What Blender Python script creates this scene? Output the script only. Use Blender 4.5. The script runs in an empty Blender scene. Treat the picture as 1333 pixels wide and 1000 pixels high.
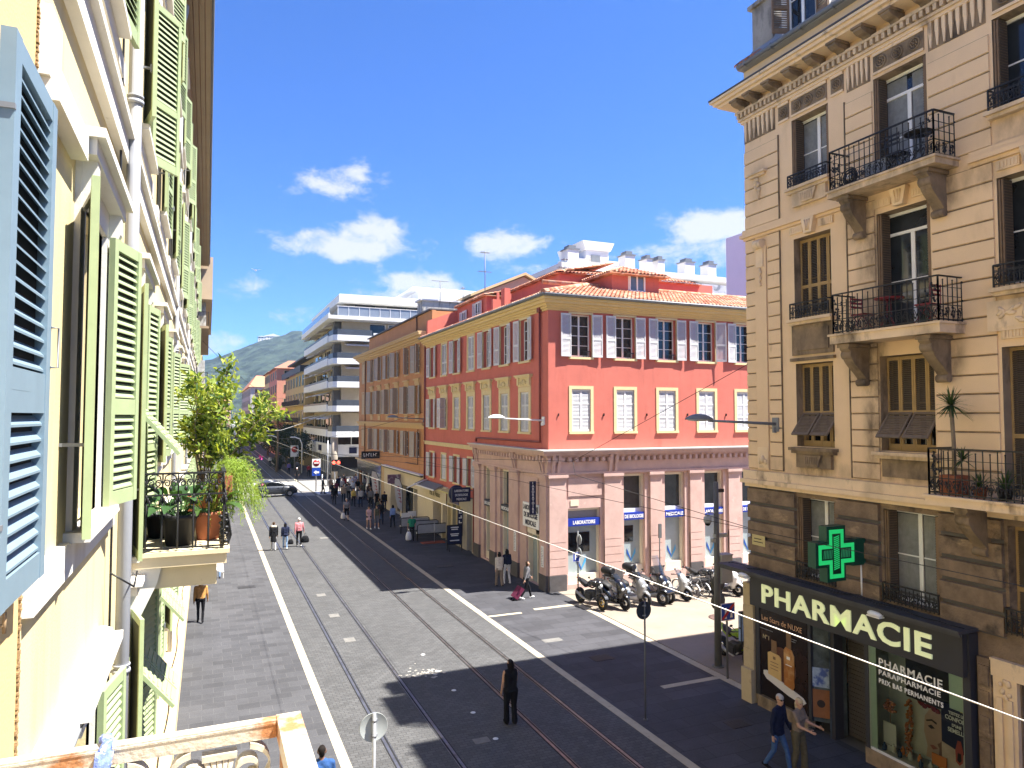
import bpy,bmesh,math,random
import numpy as np
from mathutils import Vector,Matrix
R=math.radians
PI=math.pi
rnd=random.Random(11)
scene=bpy.context.scene
col=scene.collection

# ---------------------------------------------------------------- materials
def nodes_of(m):
    m.use_nodes=True
    return m.node_tree.nodes,m.node_tree.links
MATS={}
def M(name,c,rough=.75,var=.12,scale=3.,bump=0.,bscale=40.,spec=.35,metal=0.,stain=None,rnd_obj=0.,coord='P',streak=None,coat=0.):
    """principled material: colour varied by two octaves of noise, optional stains (colour, scale, threshold), optional bump"""
    if name in MATS:return MATS[name]
    m=bpy.data.materials.new(name);n,l=nodes_of(m)
    b=n['Principled BSDF']
    b.inputs['Roughness'].default_value=rough
    b.inputs['Specular IOR Level'].default_value=spec
    b.inputs['Metallic'].default_value=metal
    b.inputs['Coat Weight'].default_value=coat
    if coord=='P':
        co=n.new('ShaderNodeNewGeometry').outputs['Position']
    else:
        co=n.new('ShaderNodeTexCoord').outputs['Object']
    src=None
    base=(c[0],c[1],c[2],1)
    if var>0:
        t=n.new('ShaderNodeTexNoise');t.inputs['Scale'].default_value=scale;t.inputs['Detail'].default_value=6;t.inputs['Roughness'].default_value=.65
        l.new(co,t.inputs['Vector'])
        r=n.new('ShaderNodeMapRange');r.inputs['From Min'].default_value=.25;r.inputs['From Max'].default_value=.75
        r.inputs['To Min'].default_value=1-var;r.inputs['To Max'].default_value=1+var
        l.new(t.outputs['Fac'],r.inputs['Value'])
        x=n.new('ShaderNodeMix');x.data_type='RGBA';x.blend_type='MULTIPLY';x.inputs['Factor'].default_value=1
        x.inputs[6].default_value=base
        l.new(r.outputs['Result'],x.inputs[7]);src=x.outputs[2]
    if stain:
        items=stain if isinstance(stain,list)else[stain]
        for(sc,ssc,th,wid,stretch)in items:
            mp=n.new('ShaderNodeMapping');mp.inputs['Scale'].default_value=(1,1,stretch);l.new(co,mp.inputs['Vector'])
            t2=n.new('ShaderNodeTexNoise');t2.inputs['Scale'].default_value=ssc;t2.inputs['Detail'].default_value=8;t2.inputs['Roughness'].default_value=.62
            l.new(mp.outputs['Vector'],t2.inputs['Vector'])
            rr=n.new('ShaderNodeMapRange');rr.inputs['From Min'].default_value=th;rr.inputs['From Max'].default_value=th+wid
            l.new(t2.outputs['Fac'],rr.inputs['Value'])
            x=n.new('ShaderNodeMix');x.data_type='RGBA'
            l.new(rr.outputs['Result'],x.inputs['Factor'])
            if src:l.new(src,x.inputs[6])
            else:x.inputs[6].default_value=base
            x.inputs[7].default_value=(*sc,1);src=x.outputs[2]
    if rnd_obj>0:
        oi=n.new('ShaderNodeObjectInfo')
        r=n.new('ShaderNodeMapRange');r.inputs['To Min'].default_value=1-rnd_obj;r.inputs['To Max'].default_value=1+rnd_obj
        l.new(oi.outputs['Random'],r.inputs['Value'])
        x=n.new('ShaderNodeMix');x.data_type='RGBA';x.blend_type='MULTIPLY';x.inputs['Factor'].default_value=1
        if src:l.new(src,x.inputs[6])
        else:x.inputs[6].default_value=base
        l.new(r.outputs['Result'],x.inputs[7]);src=x.outputs[2]
    if src:l.new(src,b.inputs['Base Color'])
    else:b.inputs['Base Color'].default_value=base
    if bump>0:
        t=n.new('ShaderNodeTexNoise');t.inputs['Scale'].default_value=bscale;t.inputs['Detail'].default_value=5
        l.new(co,t.inputs['Vector'])
        bp=n.new('ShaderNodeBump');bp.inputs['Strength'].default_value=bump;bp.inputs['Distance'].default_value=.02
        l.new(t.outputs['Fac'],bp.inputs['Height']);l.new(bp.outputs['Normal'],b.inputs['Normal'])
    MATS[name]=m
    return m

def soot(m,spots,c,ax=(1,2),ns=3.2):
    """soot and rain stains that sit at fixed places on a facade: soft patches (centre, half size, strength) broken up by noise"""
    n,l=nodes_of(m);b=n['Principled BSDF'];inp=b.inputs['Base Color']
    g=n.new('ShaderNodeNewGeometry');sp=n.new('ShaderNodeSeparateXYZ');l.new(g.outputs['Position'],sp.inputs[0])
    def mth(op,a,b_=0.,c_=0.):
        x=n.new('ShaderNodeMath');x.operation=op
        for i,q in enumerate((a,b_,c_)):
            if isinstance(q,(int,float)):x.inputs[i].default_value=q
            else:l.new(q,x.inputs[i])
        return x.outputs[0]
    tot=None
    for(uc,vc,hu,hv,s)in spots:
        u=mth('MULTIPLY',mth('SUBTRACT',sp.outputs[ax[0]],uc),1/hu);v=mth('MULTIPLY',mth('SUBTRACT',sp.outputs[ax[1]],vc),1/hv)
        q=mth('MULTIPLY',mth('EXPONENT',mth('MULTIPLY',mth('ADD',mth('POWER',mth('ABSOLUTE',u),4.),mth('POWER',mth('ABSOLUTE',v),4.)),-1.)),s)
        tot=q if tot is None else mth('MAXIMUM',tot,q)
    mp=n.new('ShaderNodeMapping');mp.inputs['Scale'].default_value=(1,1,.45);l.new(g.outputs['Position'],mp.inputs[0])
    t=n.new('ShaderNodeTexNoise');t.inputs['Scale'].default_value=ns;t.inputs['Detail'].default_value=7;t.inputs['Roughness'].default_value=.62;l.new(mp.outputs[0],t.inputs['Vector'])
    f=n.new('ShaderNodeMapRange');f.inputs['From Min'].default_value=.25;f.inputs['From Max'].default_value=.65;l.new(t.outputs['Fac'],f.inputs['Value'])
    k=mth('MINIMUM',mth('MULTIPLY',tot,f.outputs[0]),.92)
    x=n.new('ShaderNodeMix');x.data_type='RGBA';l.new(k,x.inputs['Factor'])
    if inp.links:l.new(inp.links[0].from_socket,x.inputs[6])
    else:x.inputs[6].default_value=inp.default_value
    x.inputs[7].default_value=(*c,1);l.new(x.outputs[2],inp)

def emis(name,c,st):
    if name in MATS:return MATS[name]
    m=M(name,c,.5,0)
    b=m.node_tree.nodes['Principled BSDF']
    b.inputs['Emission Color'].default_value=(*c,1);b.inputs['Emission Strength'].default_value=st
    return m

def paving(name,c,mortar,bw,bh,msize,rot=0.,var=.25,rough=.8,bump=.35,patches=.2,offs=.5,c2=None,tint=None):
    m=bpy.data.materials.new(name);n,l=nodes_of(m);b=n['Principled BSDF']
    b.inputs['Roughness'].default_value=rough;b.inputs['Specular IOR Level'].default_value=.3
    g=n.new('ShaderNodeNewGeometry')
    mp=n.new('ShaderNodeMapping');mp.inputs['Rotation'].default_value=(0,0,rot);l.new(g.outputs['Position'],mp.inputs['Vector'])
    # slight waviness so the courses are not ruled
    br=n.new('ShaderNodeTexBrick');br.offset=offs
    br.inputs['Scale'].default_value=1;br.inputs['Brick Width'].default_value=bw;br.inputs['Row Height'].default_value=bh
    br.inputs['Mortar Size'].default_value=msize;br.inputs['Mortar Smooth'].default_value=.3;br.inputs['Bias'].default_value=0
    d=1-var;u=1+var
    cc=c2 or c
    br.inputs['Color1'].default_value=(c[0]*d,c[1]*d,c[2]*d,1);br.inputs['Color2'].default_value=(cc[0]*u,cc[1]*u,cc[2]*u,1)
    br.inputs['Mortar'].default_value=(*mortar,1)
    nz=n.new('ShaderNodeTexNoise');nz.inputs['Scale'].default_value=1.7;nz.inputs['Detail'].default_value=3;l.new(mp.outputs['Vector'],nz.inputs['Vector'])
    add=n.new('ShaderNodeMixRGB');add.blend_type='LINEAR_LIGHT';add.inputs['Fac'].default_value=.012
    l.new(mp.outputs['Vector'],add.inputs['Color1']);l.new(nz.outputs['Color'],add.inputs['Color2'])
    l.new(add.outputs['Color'],br.inputs['Vector'])
    # large scale wear
    t=n.new('ShaderNodeTexNoise');t.inputs['Scale'].default_value=.55;t.inputs['Detail'].default_value=9;t.inputs['Roughness'].default_value=.68
    l.new(g.outputs['Position'],t.inputs['Vector'])
    r=n.new('ShaderNodeMapRange');r.inputs['From Min'].default_value=.3;r.inputs['From Max'].default_value=.7
    r.inputs['To Min'].default_value=1-patches;r.inputs['To Max'].default_value=1+patches;l.new(t.outputs['Fac'],r.inputs['Value'])
    x=n.new('ShaderNodeMix');x.data_type='RGBA';x.blend_type='MULTIPLY';x.inputs['Factor'].default_value=1
    l.new(br.outputs['Color'],x.inputs[6]);l.new(r.outputs['Result'],x.inputs[7])
    t2=n.new('ShaderNodeTexNoise');t2.inputs['Scale'].default_value=30;t2.inputs['Detail'].default_value=4;l.new(g.outputs['Position'],t2.inputs['Vector'])
    r2=n.new('ShaderNodeMapRange');r2.inputs['From Min'].default_value=.3;r2.inputs['From Max'].default_value=.7;r2.inputs['To Min'].default_value=.82;r2.inputs['To Max'].default_value=1.18
    l.new(t2.outputs['Fac'],r2.inputs['Value'])
    y=n.new('ShaderNodeMix');y.data_type='RGBA';y.blend_type='MULTIPLY';y.inputs['Factor'].default_value=1
    l.new(x.outputs[2],y.inputs[6]);l.new(r2.outputs['Result'],y.inputs[7])
    out=y.outputs[2]
    if tint:
        tc,th=tint
        t3=n.new('ShaderNodeTexNoise');t3.inputs['Scale'].default_value=.9;t3.inputs['Detail'].default_value=10;t3.inputs['Roughness'].default_value=.75
        l.new(g.outputs['Position'],t3.inputs['Vector'])
        r3=n.new('ShaderNodeMapRange');r3.inputs['From Min'].default_value=th;r3.inputs['From Max'].default_value=th+.15;r3.inputs['To Max'].default_value=.6
        l.new(t3.outputs['Fac'],r3.inputs['Value'])
        z=n.new('ShaderNodeMix');z.data_type='RGBA';l.new(r3.outputs['Result'],z.inputs['Factor']);l.new(out,z.inputs[6]);z.inputs[7].default_value=(*tc,1);out=z.outputs[2]
    l.new(out,b.inputs['Base Color'])
    bp=n.new('ShaderNodeBump');bp.inputs['Strength'].default_value=bump;bp.inputs['Distance'].default_value=.012
    ad=n.new('ShaderNodeMath');ad.operation='MULTIPLY_ADD';ad.inputs[1].default_value=-1.;l.new(br.outputs['Fac'],ad.inputs[0])
    ml=n.new('ShaderNodeMath');ml.operation='MULTIPLY';ml.inputs[1].default_value=.7;l.new(t2.outputs['Fac'],ml.inputs[0]);l.new(ml.outputs[0],ad.inputs[2])
    l.new(ad.outputs[0],bp.inputs['Height']);l.new(bp.outputs['Normal'],b.inputs['Normal'])
    MATS[name]=m
    return m

def glassmat(name,tint=(.9,.95,.95),through=.8):
    m=bpy.data.materials.new(name);n,l=nodes_of(m)
    n.remove(n['Principled BSDF'])
    tr=n.new('ShaderNodeBsdfTransparent');tr.inputs['Color'].default_value=(*[t*through for t in tint],1)
    gl=n.new('ShaderNodeBsdfGlossy');gl.inputs['Roughness'].default_value=.02;gl.inputs['Color'].default_value=(1,1,1,1)
    fr=n.new('ShaderNodeFresnel');fr.inputs['IOR'].default_value=1.5
    mx=n.new('ShaderNodeMixShader');l.new(fr.outputs[0],mx.inputs[0]);l.new(tr.outputs[0],mx.inputs[1]);l.new(gl.outputs[0],mx.inputs[2])
    l.new(mx.outputs[0],n['Material Output'].inputs['Surface'])
    MATS[name]=m
    return m

# ---------------------------------------------------------------- mesh builder
class MB:
    def __init__(s):s.v=[];s.f=[];s.m=[];s.sm=[]
    def add(s,vs,fs,mi=0,smooth=False):
        o=len(s.v);s.v+=[tuple(v)for v in vs]
        for f in fs:
            s.f.append(tuple(i+o for i in f));s.m.append(mi);s.sm.append(smooth)
        return s
    def box(s,x0,x1,y0,y1,z0,z1,mi=0):
        if x0>x1:x0,x1=x1,x0
        if y0>y1:y0,y1=y1,y0
        if z0>z1:z0,z1=z1,z0
        v=[(x0,y0,z0),(x1,y0,z0),(x1,y1,z0),(x0,y1,z0),(x0,y0,z1),(x1,y0,z1),(x1,y1,z1),(x0,y1,z1)]
        return s.add(v,[(0,3,2,1),(4,5,6,7),(0,1,5,4),(1,2,6,5),(2,3,7,6),(3,0,4,7)],mi)
    def xbox(s,mat,hx,hy,hz,mi=0):
        v=[mat@Vector((a*hx,b*hy,c*hz))for c in(-1,1)for a,b in((-1,-1),(1,-1),(1,1),(-1,1))]
        return s.add(v,[(0,3,2,1),(4,5,6,7),(0,1,5,4),(1,2,6,5),(2,3,7,6),(3,0,4,7)],mi)
    def bar(s,p,q,w,h,mi=0,up=(0,0,1)):
        p=Vector(p);q=Vector(q);d=q-p;L=d.length
        if L<1e-6:return s
        d/=L;u=Vector(up)
        if abs(d.dot(u))>.98:u=Vector((0,1,0))if abs(d.y)<.9 else Vector((1,0,0))
        x=d.cross(u).normalized();z=x.cross(d)
        m=Matrix(((x.x,d.x,z.x,0),(x.y,d.y,z.y,0),(x.z,d.z,z.z,0),(0,0,0,1)));m.translation=(p+q)/2
        return s.xbox(m,w/2,L/2,h/2,mi)
    def tube(s,pts,r,n=8,mi=0,closed=False,cap=True,smooth=True,flat=1.):
        P=[Vector(p)for p in pts];k=len(P);rr=r if isinstance(r,(list,tuple))else[r]*k
        vs=[];prev=None
        for i in range(k):
            if closed:t=P[(i+1)%k]-P[i-1]
            else:t=P[min(i+1,k-1)]-P[max(i-1,0)]
            if t.length<1e-9:t=Vector((0,0,1))
            t.normalize()
            if prev is None:
                a=Vector((0,0,1))if abs(t.z)<.9 else Vector((1,0,0))
                u=t.cross(a).normalized()
            else:
                u=(prev-t*prev.dot(t))
                u=u.normalized()if u.length>1e-6 else t.orthogonal().normalized()
            prev=u;w=t.cross(u)
            for j in range(n):
                a=2*PI*j/n
                vs.append(P[i]+(u*math.cos(a)+w*math.sin(a)*flat)*rr[i])
        fs=[]
        for i in range(k if closed else k-1):
            i2=(i+1)%k
            for j in range(n):
                j2=(j+1)%n
                fs.append((i*n+j,i*n+j2,i2*n+j2,i2*n+j))
        s.add(vs,fs,mi,smooth)
        if cap and not closed:
            o=len(s.v)-len(vs)
            s.f.append(tuple(o+j for j in range(n))[::-1]);s.m.append(mi);s.sm.append(False)
            s.f.append(tuple(o+(k-1)*n+j for j in range(n)));s.m.append(mi);s.sm.append(False)
        return s
    def cyl(s,p,q,r,n=12,mi=0,r2=None):return s.tube([p,q],[r,r if r2 is None else r2],n,mi)
    def lathe(s,prof,c=(0,0,0),n=16,axis='z',mi=0,smooth=True):
        vs=[];k=len(prof)
        for r,h in prof:
            for j in range(n):
                a=2*PI*j/n;x=r*math.cos(a);y=r*math.sin(a)
                p={'z':(x,y,h),'y':(x,h,y),'x':(h,x,y)}[axis]
                vs.append((c[0]+p[0],c[1]+p[1],c[2]+p[2]))
        fs=[(i*n+j,i*n+(j+1)%n,(i+1)*n+(j+1)%n,(i+1)*n+j)for i in range(k-1)for j in range(n)]
        return s.add(vs,fs,mi,smooth)
    def ball(s,c,rx,ry=None,rz=None,nu=12,nv=8,mi=0,rot=None):
        ry=rx if ry is None else ry;rz=rx if rz is None else rz
        vs=[]
        for i in range(nv+1):
            t=PI*i/nv
            for j in range(nu):
                a=2*PI*j/nu
                p=Vector((rx*math.sin(t)*math.cos(a),ry*math.sin(t)*math.sin(a),rz*math.cos(t)))
                if rot is not None:p=rot@p
                vs.append((c[0]+p.x,c[1]+p.y,c[2]+p.z))
        fs=[(i*nu+j,(i+1)*nu+j,(i+1)*nu+(j+1)%nu,i*nu+(j+1)%nu)for i in range(nv)for j in range(nu)]
        return s.add(vs,fs,mi,True)
    def prism(s,poly,a,b,axis='y',mi=0,smooth=False):
        """extrude a 2-D polygon along an axis from a to b: axis y -> poly is (x,z); x -> (y,z); z -> (x,y)"""
        f={'y':lambda p,t:(p[0],t,p[1]),'x':lambda p,t:(t,p[0],p[1]),'z':lambda p,t:(p[0],p[1],t)}[axis]
        k=len(poly);vs=[f(p,a)for p in poly]+[f(p,b)for p in poly]
        o=len(s.v);s.add(vs,[(i,(i+1)%k,k+(i+1)%k,k+i)for i in range(k)],mi,smooth)
        s.f.append(tuple(o+i for i in range(k))[::-1]);s.m.append(mi);s.sm.append(False)
        s.f.append(tuple(o+k+i for i in range(k)));s.m.append(mi);s.sm.append(False)
        return s
    def quad(s,a,b,c,d,mi=0):return s.add([a,b,c,d],[(0,1,2,3)],mi)
    def mesh(s,name,mats,fix=True,bevel=0):
        me=bpy.data.meshes.new(name)
        me.from_pydata(s.v,[],s.f)
        for m in(mats if isinstance(mats,(list,tuple))else[mats]):me.materials.append(m)
        me.polygons.foreach_set('material_index',s.m);me.polygons.foreach_set('use_smooth',s.sm)
        if fix:
            b=bmesh.new();b.from_mesh(me);bmesh.ops.recalc_face_normals(b,faces=b.faces);b.to_mesh(me);b.free()
        me.update()
        return me

WORLD={}
def link(o,parent,loc,rz,local):
    """loc is a world place unless local=True; roots carry no rotation except where noted"""
    col.objects.link(o)
    if parent is not None:o.parent=parent
    if parent is None or local:
        o.location=loc;o.rotation_euler=(0,0,rz)if not isinstance(rz,tuple)else rz
    else:
        pm=WORLD.get(parent.name,Matrix.Identity(4))
        w=Matrix.Translation(loc)@Matrix.Rotation(rz,4,'Z')
        l=pm.inverted()@w
        o.location=l.translation;o.rotation_euler=l.to_euler()
    l=Matrix.Translation(o.location)@o.rotation_euler.to_matrix().to_4x4()
    WORLD[o.name]=(WORLD.get(parent.name,Matrix.Identity(4))if parent is not None else Matrix.Identity(4))@l
    return o
def obj(name,mb,mats,parent=None,loc=(0,0,0),rz=0,local=False,fix=True):
    me=mb if isinstance(mb,bpy.types.Mesh)else mb.mesh(name,mats,fix)
    return link(bpy.data.objects.new(name,me),parent,loc,rz,local)
def tag(o,label=None,cat=None,group=None,kind=None):
    if label:o['label']=label
    if cat:o['category']=cat
    if group:o['group']=group
    if kind:o['kind']=kind
    return o
def thing(name,label,cat,loc=(0,0,0),rz=0,group=None):
    o=bpy.data.objects.new(name,None);o.empty_display_size=.2
    link(o,None,loc,rz,False)
    return tag(o,label,cat,group)
def dup(root,loc,rz=None,label=None,group=None,scale=None):
    def cp(o,par):
        c=o.copy();col.objects.link(c)
        if par is not None:c.parent=par
        for ch in o.children:cp(ch,c)
        return c
    r=cp(root,None);r.location=loc
    if rz is not None:r.rotation_euler=(0,0,rz)
    if scale:r.scale=(scale,)*3
    if label:r['label']=label
    if group:r['group']=group
    return r
def structure(name,mb,mats,**k):return tag(obj(name,mb,mats,**k),kind='structure')

def textmesh(body,size,extrude=.004,bold=0.,align='CENTER',space=1.,xs=1.):
    cu=bpy.data.curves.new('lettering','FONT');cu.body=body;cu.size=size;cu.extrude=extrude;cu.offset=bold
    cu.align_x=align;cu.align_y='BOTTOM_BASELINE';cu.space_character=space;cu.resolution_u=3;cu.fill_mode='BOTH'
    o=bpy.data.objects.new('lettering',cu)
    me=bpy.data.meshes.new_from_object(o)
    bpy.data.objects.remove(o);bpy.data.curves.remove(cu)
    # stand it up: text x -> X, text y -> Z, front towards -Y
    me.transform(Matrix.Diagonal((xs,1,1,1)))
    me.transform(Matrix.Rotation(PI/2,4,'X'))
    return me
def text(body,size,mat,parent,loc,rz=0,local=True,name='lettering',**k):
    me=textmesh(body,size,**k);me.materials.clear();me.materials.append(mat)
    return obj(name,me,None,parent,loc,rz,local)

# ---------------------------------------------------------------- facades
class Fac:
    """a vertical facade plane; local X runs along it (left to right seen from outside), local Y goes into the wall"""
    def __init__(s,kind,c):
        s.kind=kind;s.c=c
        s.rz={'S':0.,'E':PI/2,'N':PI,'W':-PI/2}[kind]
        s.org=(c,0,0)if kind in 'WE' else(0,c,0)
        s.sg=-1 if kind in 'WN' else 1
    def s(s,a):return s.sg*a
    def p(s,a,z=0.,out=0.):
        return{'W':(s.c-out,a,z),'E':(s.c+out,a,z),'S':(a,s.c-out,z),'N':(a,s.c+out,z)}[s.kind]
    def bx(s,mb,a0,a1,o0,o1,z0,z1,mi=0):  # o = distance outwards
        return mb.box(s.sg*a0,s.sg*a1,-o1,-o0,z0,z1,mi)
    def put(s,name,mb,mats,parent):return obj(name,mb,mats,parent,s.org,s.rz)
    def wall(s,mb,a0,a1,z0,z1,ops,depth=.25,mi=0,out=0.,rmi=None):
        A=sorted((s.sg*a0,s.sg*a1));O=[]
        for(p,q,b,t)in ops:
            lo,hi=sorted((s.sg*p,s.sg*q));lo=max(lo,A[0]);hi=min(hi,A[1]);b=max(b,z0);t=min(t,z1)
            if hi-lo>.01 and t-b>.01:O.append((lo,hi,b,t))
        xs=sorted(set([A[0],A[1]]+[o[0]for o in O]+[o[1]for o in O]))
        zs=sorted(set([z0,z1]+[o[2]for o in O]+[o[3]for o in O]))
        for i in range(len(xs)-1):
            cx=(xs[i]+xs[i+1])/2;run=None
            for j in range(len(zs)-1):
                cz=(zs[j]+zs[j+1])/2
                hole=any(o[0]<cx<o[1]and o[2]<cz<o[3]for o in O)
                if not hole:
                    if run is None:run=zs[j]
                if hole or j==len(zs)-2:
                    top=zs[j]if hole else zs[j+1]
                    if run is not None and top>run+1e-6:
                        mb.quad((xs[i],-out,run),(xs[i+1],-out,run),(xs[i+1],-out,top),(xs[i],-out,top),mi)
                    run=None
        for(p,q,b,t)in O:
            y0=-out;y1=depth;mi_,mi=mi,(mi if rmi is None else rmi)
            mb.quad((p,y0,b),(p,y0,t),(p,y1,t),(p,y1,b),mi);mb.quad((q,y0,b),(q,y1,b),(q,y1,t),(q,y0,t),mi)
            mb.quad((p,y0,t),(q,y0,t),(q,y1,t),(p,y1,t),mi);mb.quad((p,y0,b),(p,y1,b),(q,y1,b),(q,y0,b),mi);mi=mi_
        return mb

CACHE={}
def cached(key,fn):
    if key not in CACHE:CACHE[key]=fn()
    return CACHE[key]

# window pieces: local origin at the bottom centre of the opening, X along the wall, Y inwards, Z up
def m_frame(w,h,d,mat,cols=2,rows=3,bar=.05,trans=0.):
    def f():
        b=MB();y0,y1=d-.06,d
        b.box(-w/2,-w/2+.06,y0,y1,0,h);b.box(w/2-.06,w/2,y0,y1,0,h)
        b.box(-w/2+.06,w/2-.06,y0,y1,0,.09);b.box(-w/2+.06,w/2-.06,y0,y1,h-.07,h)
        hh=h-.07
        if trans:
            b.box(-w/2+.06,w/2-.06,y0,y1,h-trans,h-trans+.07);hh=h-trans
        for i in range(1,cols):
            x=-w/2+w*i/cols;t=bar if(cols==2 or i==cols//2)else .025
            b.box(x-t,x+t,y0+.005,y1-.002,.09,h-.07 if not trans else h-trans)
        for j in range(1,rows):
            z=.09+(hh-.09)*j/rows
            b.box(-w/2+.06,w/2-.06,y0+.02,y1-.01,z-.015,z+.015)
        return b.mesh('window',[mat])
    return cached(('fr',round(w,3),round(h,3),d,mat.name,cols,rows,bar,trans),f)
def m_pane(w,h,d,mat):
    return cached(('pn',round(w,3),round(h,3),d,mat.name),lambda:MB().box(-w/2+.03,w/2-.03,d-.022,d-.012,.05,h-.04).mesh('pane',[mat]))
def m_leaf(w,h,mat,splits=(.42,),pitch=.06,t=.05,st=.055,flip=1,ov=.36,back=None):
    """louvred shutter leaf: hinge edge at x=0, extends to +x (flip=1) or -x; thickness towards -Y; z 0..h"""
    def f():
        b=MB();X=lambda a,c:(min(flip*a,flip*c),max(flip*a,flip*c))
        b.box(*X(0,st),-t,0,0,h);b.box(*X(w-st,w),-t,0,0,h)
        zs=[0]+[h*q for q in splits]+[h]
        edges=[]
        for i,z in enumerate(zs):
            hh=.11 if i==0 else .085
            lo=0 if i==0 else(h-hh if i==len(zs)-1 else z-hh/2)
            b.box(*X(st,w-st),-t+.003,-.003,lo,lo+hh);edges.append((lo,lo+hh))
        for i in range(len(edges)-1):
            a,c=edges[i][1],edges[i+1][0];n=max(2,int((c-a)/pitch));p=(c-a)/n
            x0,x1=X(st,w-st)
            for k in range(n):
                z=a+p*(k+.5)
                y0,y1=-t+.010,-.006;dz=p*ov
                v=[(x0,y0,z-dz-.004),(x1,y0,z-dz-.004),(x1,y1,z+dz-.004),(x0,y1,z+dz-.004),
                     (x0,y0,z-dz+.006),(x1,y0,z-dz+.006),(x1,y1,z+dz+.006),(x0,y1,z+dz+.006)]
                b.add(v,[(0,3,2,1),(4,5,6,7),(0,1,5,4),(2,3,7,6)])
        if back:b.box(*X(st,w-st),-.004,-.001,.1,h-.08,1)  # dark sheet added behind the slats, painted shade for the gaps
        return b.mesh('shutter',[mat,back]if back else[mat])
    return cached(('lf',round(w,3),round(h,3),mat.name,splits,pitch,t,st,flip,ov,back and back.name),f)
def m_surround(w,h,bw,th,mat,sill=.08,silo=.09,head=None):
    def f():
        b=MB()
        b.box(-w/2-bw,-w/2,-th,.02,0,h);b.box(w/2,w/2+bw,-th,.02,0,h)
        b.box(-w/2-bw,w/2+bw,-th,.02,h,h+bw)
        b.box(-w/2-bw,w/2+bw,-th-silo*.55,.02,-sill*1.4,0)
        return b.mesh('surround',[mat])
    return cached(('sr',round(w,3),round(h,3),bw,th,mat.name,sill,silo),f)

def win(parent,fac,a,z,w,h,fm,pm,d=.2,cols=2,rows=3,sur=None,shut=None,sm=None,lw=None,splits=(.42,),ang=(4,4),pitch=.06,trans=0.,label=None,bar=.045,lh=None):
    o=obj('window',m_frame(w,h,d,fm,cols,rows,bar,trans),None,parent,fac.p(a,z),fac.rz)
    if label:o['label']=label
    obj('pane',m_pane(w,h,d,pm),None,o,(0,0,0),0,True)
    if sur:obj('surround',m_surround(w,h,sur[0],sur[1],sur[2]),None,o,(0,0,0),0,True)
    lh=lh or h
    if shut=='open':
        lw=lw or w/2
        if ang[0]is not None:obj('shutter',m_leaf(lw,lh,sm,splits,pitch,flip=-1),None,o,(-w/2-.01,-.075,0),(0,0,R(ang[0])),True)
        if ang[1]is not None:obj('shutter',m_leaf(lw,lh,sm,splits,pitch,flip=1),None,o,(w/2+.01,-.075,0),(0,0,R(-ang[1])),True)
    elif shut=='closed':
        lw=w/2-.008
        obj('shutter',m_leaf(lw,lh-.02,sm,splits,pitch,flip=1),None,o,(-w/2+.004,.07,.01),0,True)
        obj('shutter',m_leaf(lw,lh-.02,sm,splits,pitch,flip=-1),None,o,(w/2-.004,.07,.01),0,True)
    return o

def scroll(mb,c,r,turns=1.4,th=.008,n=18,a0=0.,d=1,plane='xz',w=.02,mi=0,y=0.):
    """a flat-bar spiral scroll in the XZ plane"""
    pts=[]
    for i in range(n+1):
        t=i/n;a=a0+d*t*turns*2*PI;q=r*(1-.78*t)
        pts.append((c[0]+q*math.cos(a),y,c[1]+q*math.sin(a)))
    for i in range(n):mb.bar(pts[i],pts[i+1],w,th,mi,up=(0,1,0))if False else mb.tube([pts[i],pts[i+1]],th,4,mi,cap=False)
    return mb

# ---------------------------------------------------------------- shared materials
mWhiteFrame=M('white_paint',(.78,.78,.76),.45,.05,4)
mPane=M('window_glass',(.018,.022,.026),.04,.5,1.1,spec=.6)
mPaneDk=M('dark_window_glass',(.008,.009,.011),.05,.3,1.1,spec=.5)
mPaneBl=M('pale_window_glass',(.10,.13,.15),.06,.5,.9,spec=.6)
mIron=M('black_iron',(.012,.012,.013),.5,.2,20,spec=.4)
mSteel=M('galvanised_steel',(.33,.34,.36),.45,.15,9,metal=.5)
mGreySteel=M('grey_painted_steel',(.16,.17,.18),.5,.15,7)
mBlackPlastic=M('black_plastic',(.012,.012,.013),.45,.2,8)
mRubber=M('tyre_rubber',(.013,.013,.014),.85,.2,20)
mChrome=M('bare_metal',(.55,.55,.56),.25,.05,8,metal=1)

# ================================================================ PEOPLE
cSkin=M('skin',(.46,.27,.18),.55,.06,20,coord='O')
cSkinDk=M('dark_skin',(.16,.085,.055),.5,.06,20,coord='O')
def cloth(name,c):return M('cloth_'+name,c,.85,.22,14,.55,11,spec=.15,coord='O')
C_=dict(black=(.009,.009,.011),navy=(.012,.016,.04),jeans=(.05,.10,.22),ltjeans=(.20,.30,.46),white=(.72,.72,.70),cream=(.55,.49,.40),beige=(.36,.28,.20),
          khaki=(.10,.085,.05),grey=(.14,.14,.15),ltgrey=(.36,.36,.38),pink=(.52,.20,.22),palepink=(.62,.42,.42),green=(.02,.19,.11),blue=(.20,.30,.56),midblue=(.03,.08,.22),
          red=(.28,.03,.03),brown=(.07,.04,.025),orange=(.52,.26,.08),yellow=(.55,.42,.10),purple=(.16,.12,.30),hairdk=(.012,.009,.008),hairbr=(.05,.028,.015),hairgr=(.38,.37,.36),hairbl=(.50,.40,.24),olive=(.09,.09,.06),taupe=(.22,.17,.13),wine=(.12,.02,.05))
for k_,v_ in C_.items():cloth(k_,v_)
def K(k):return MATS['cloth_'+k]

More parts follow.
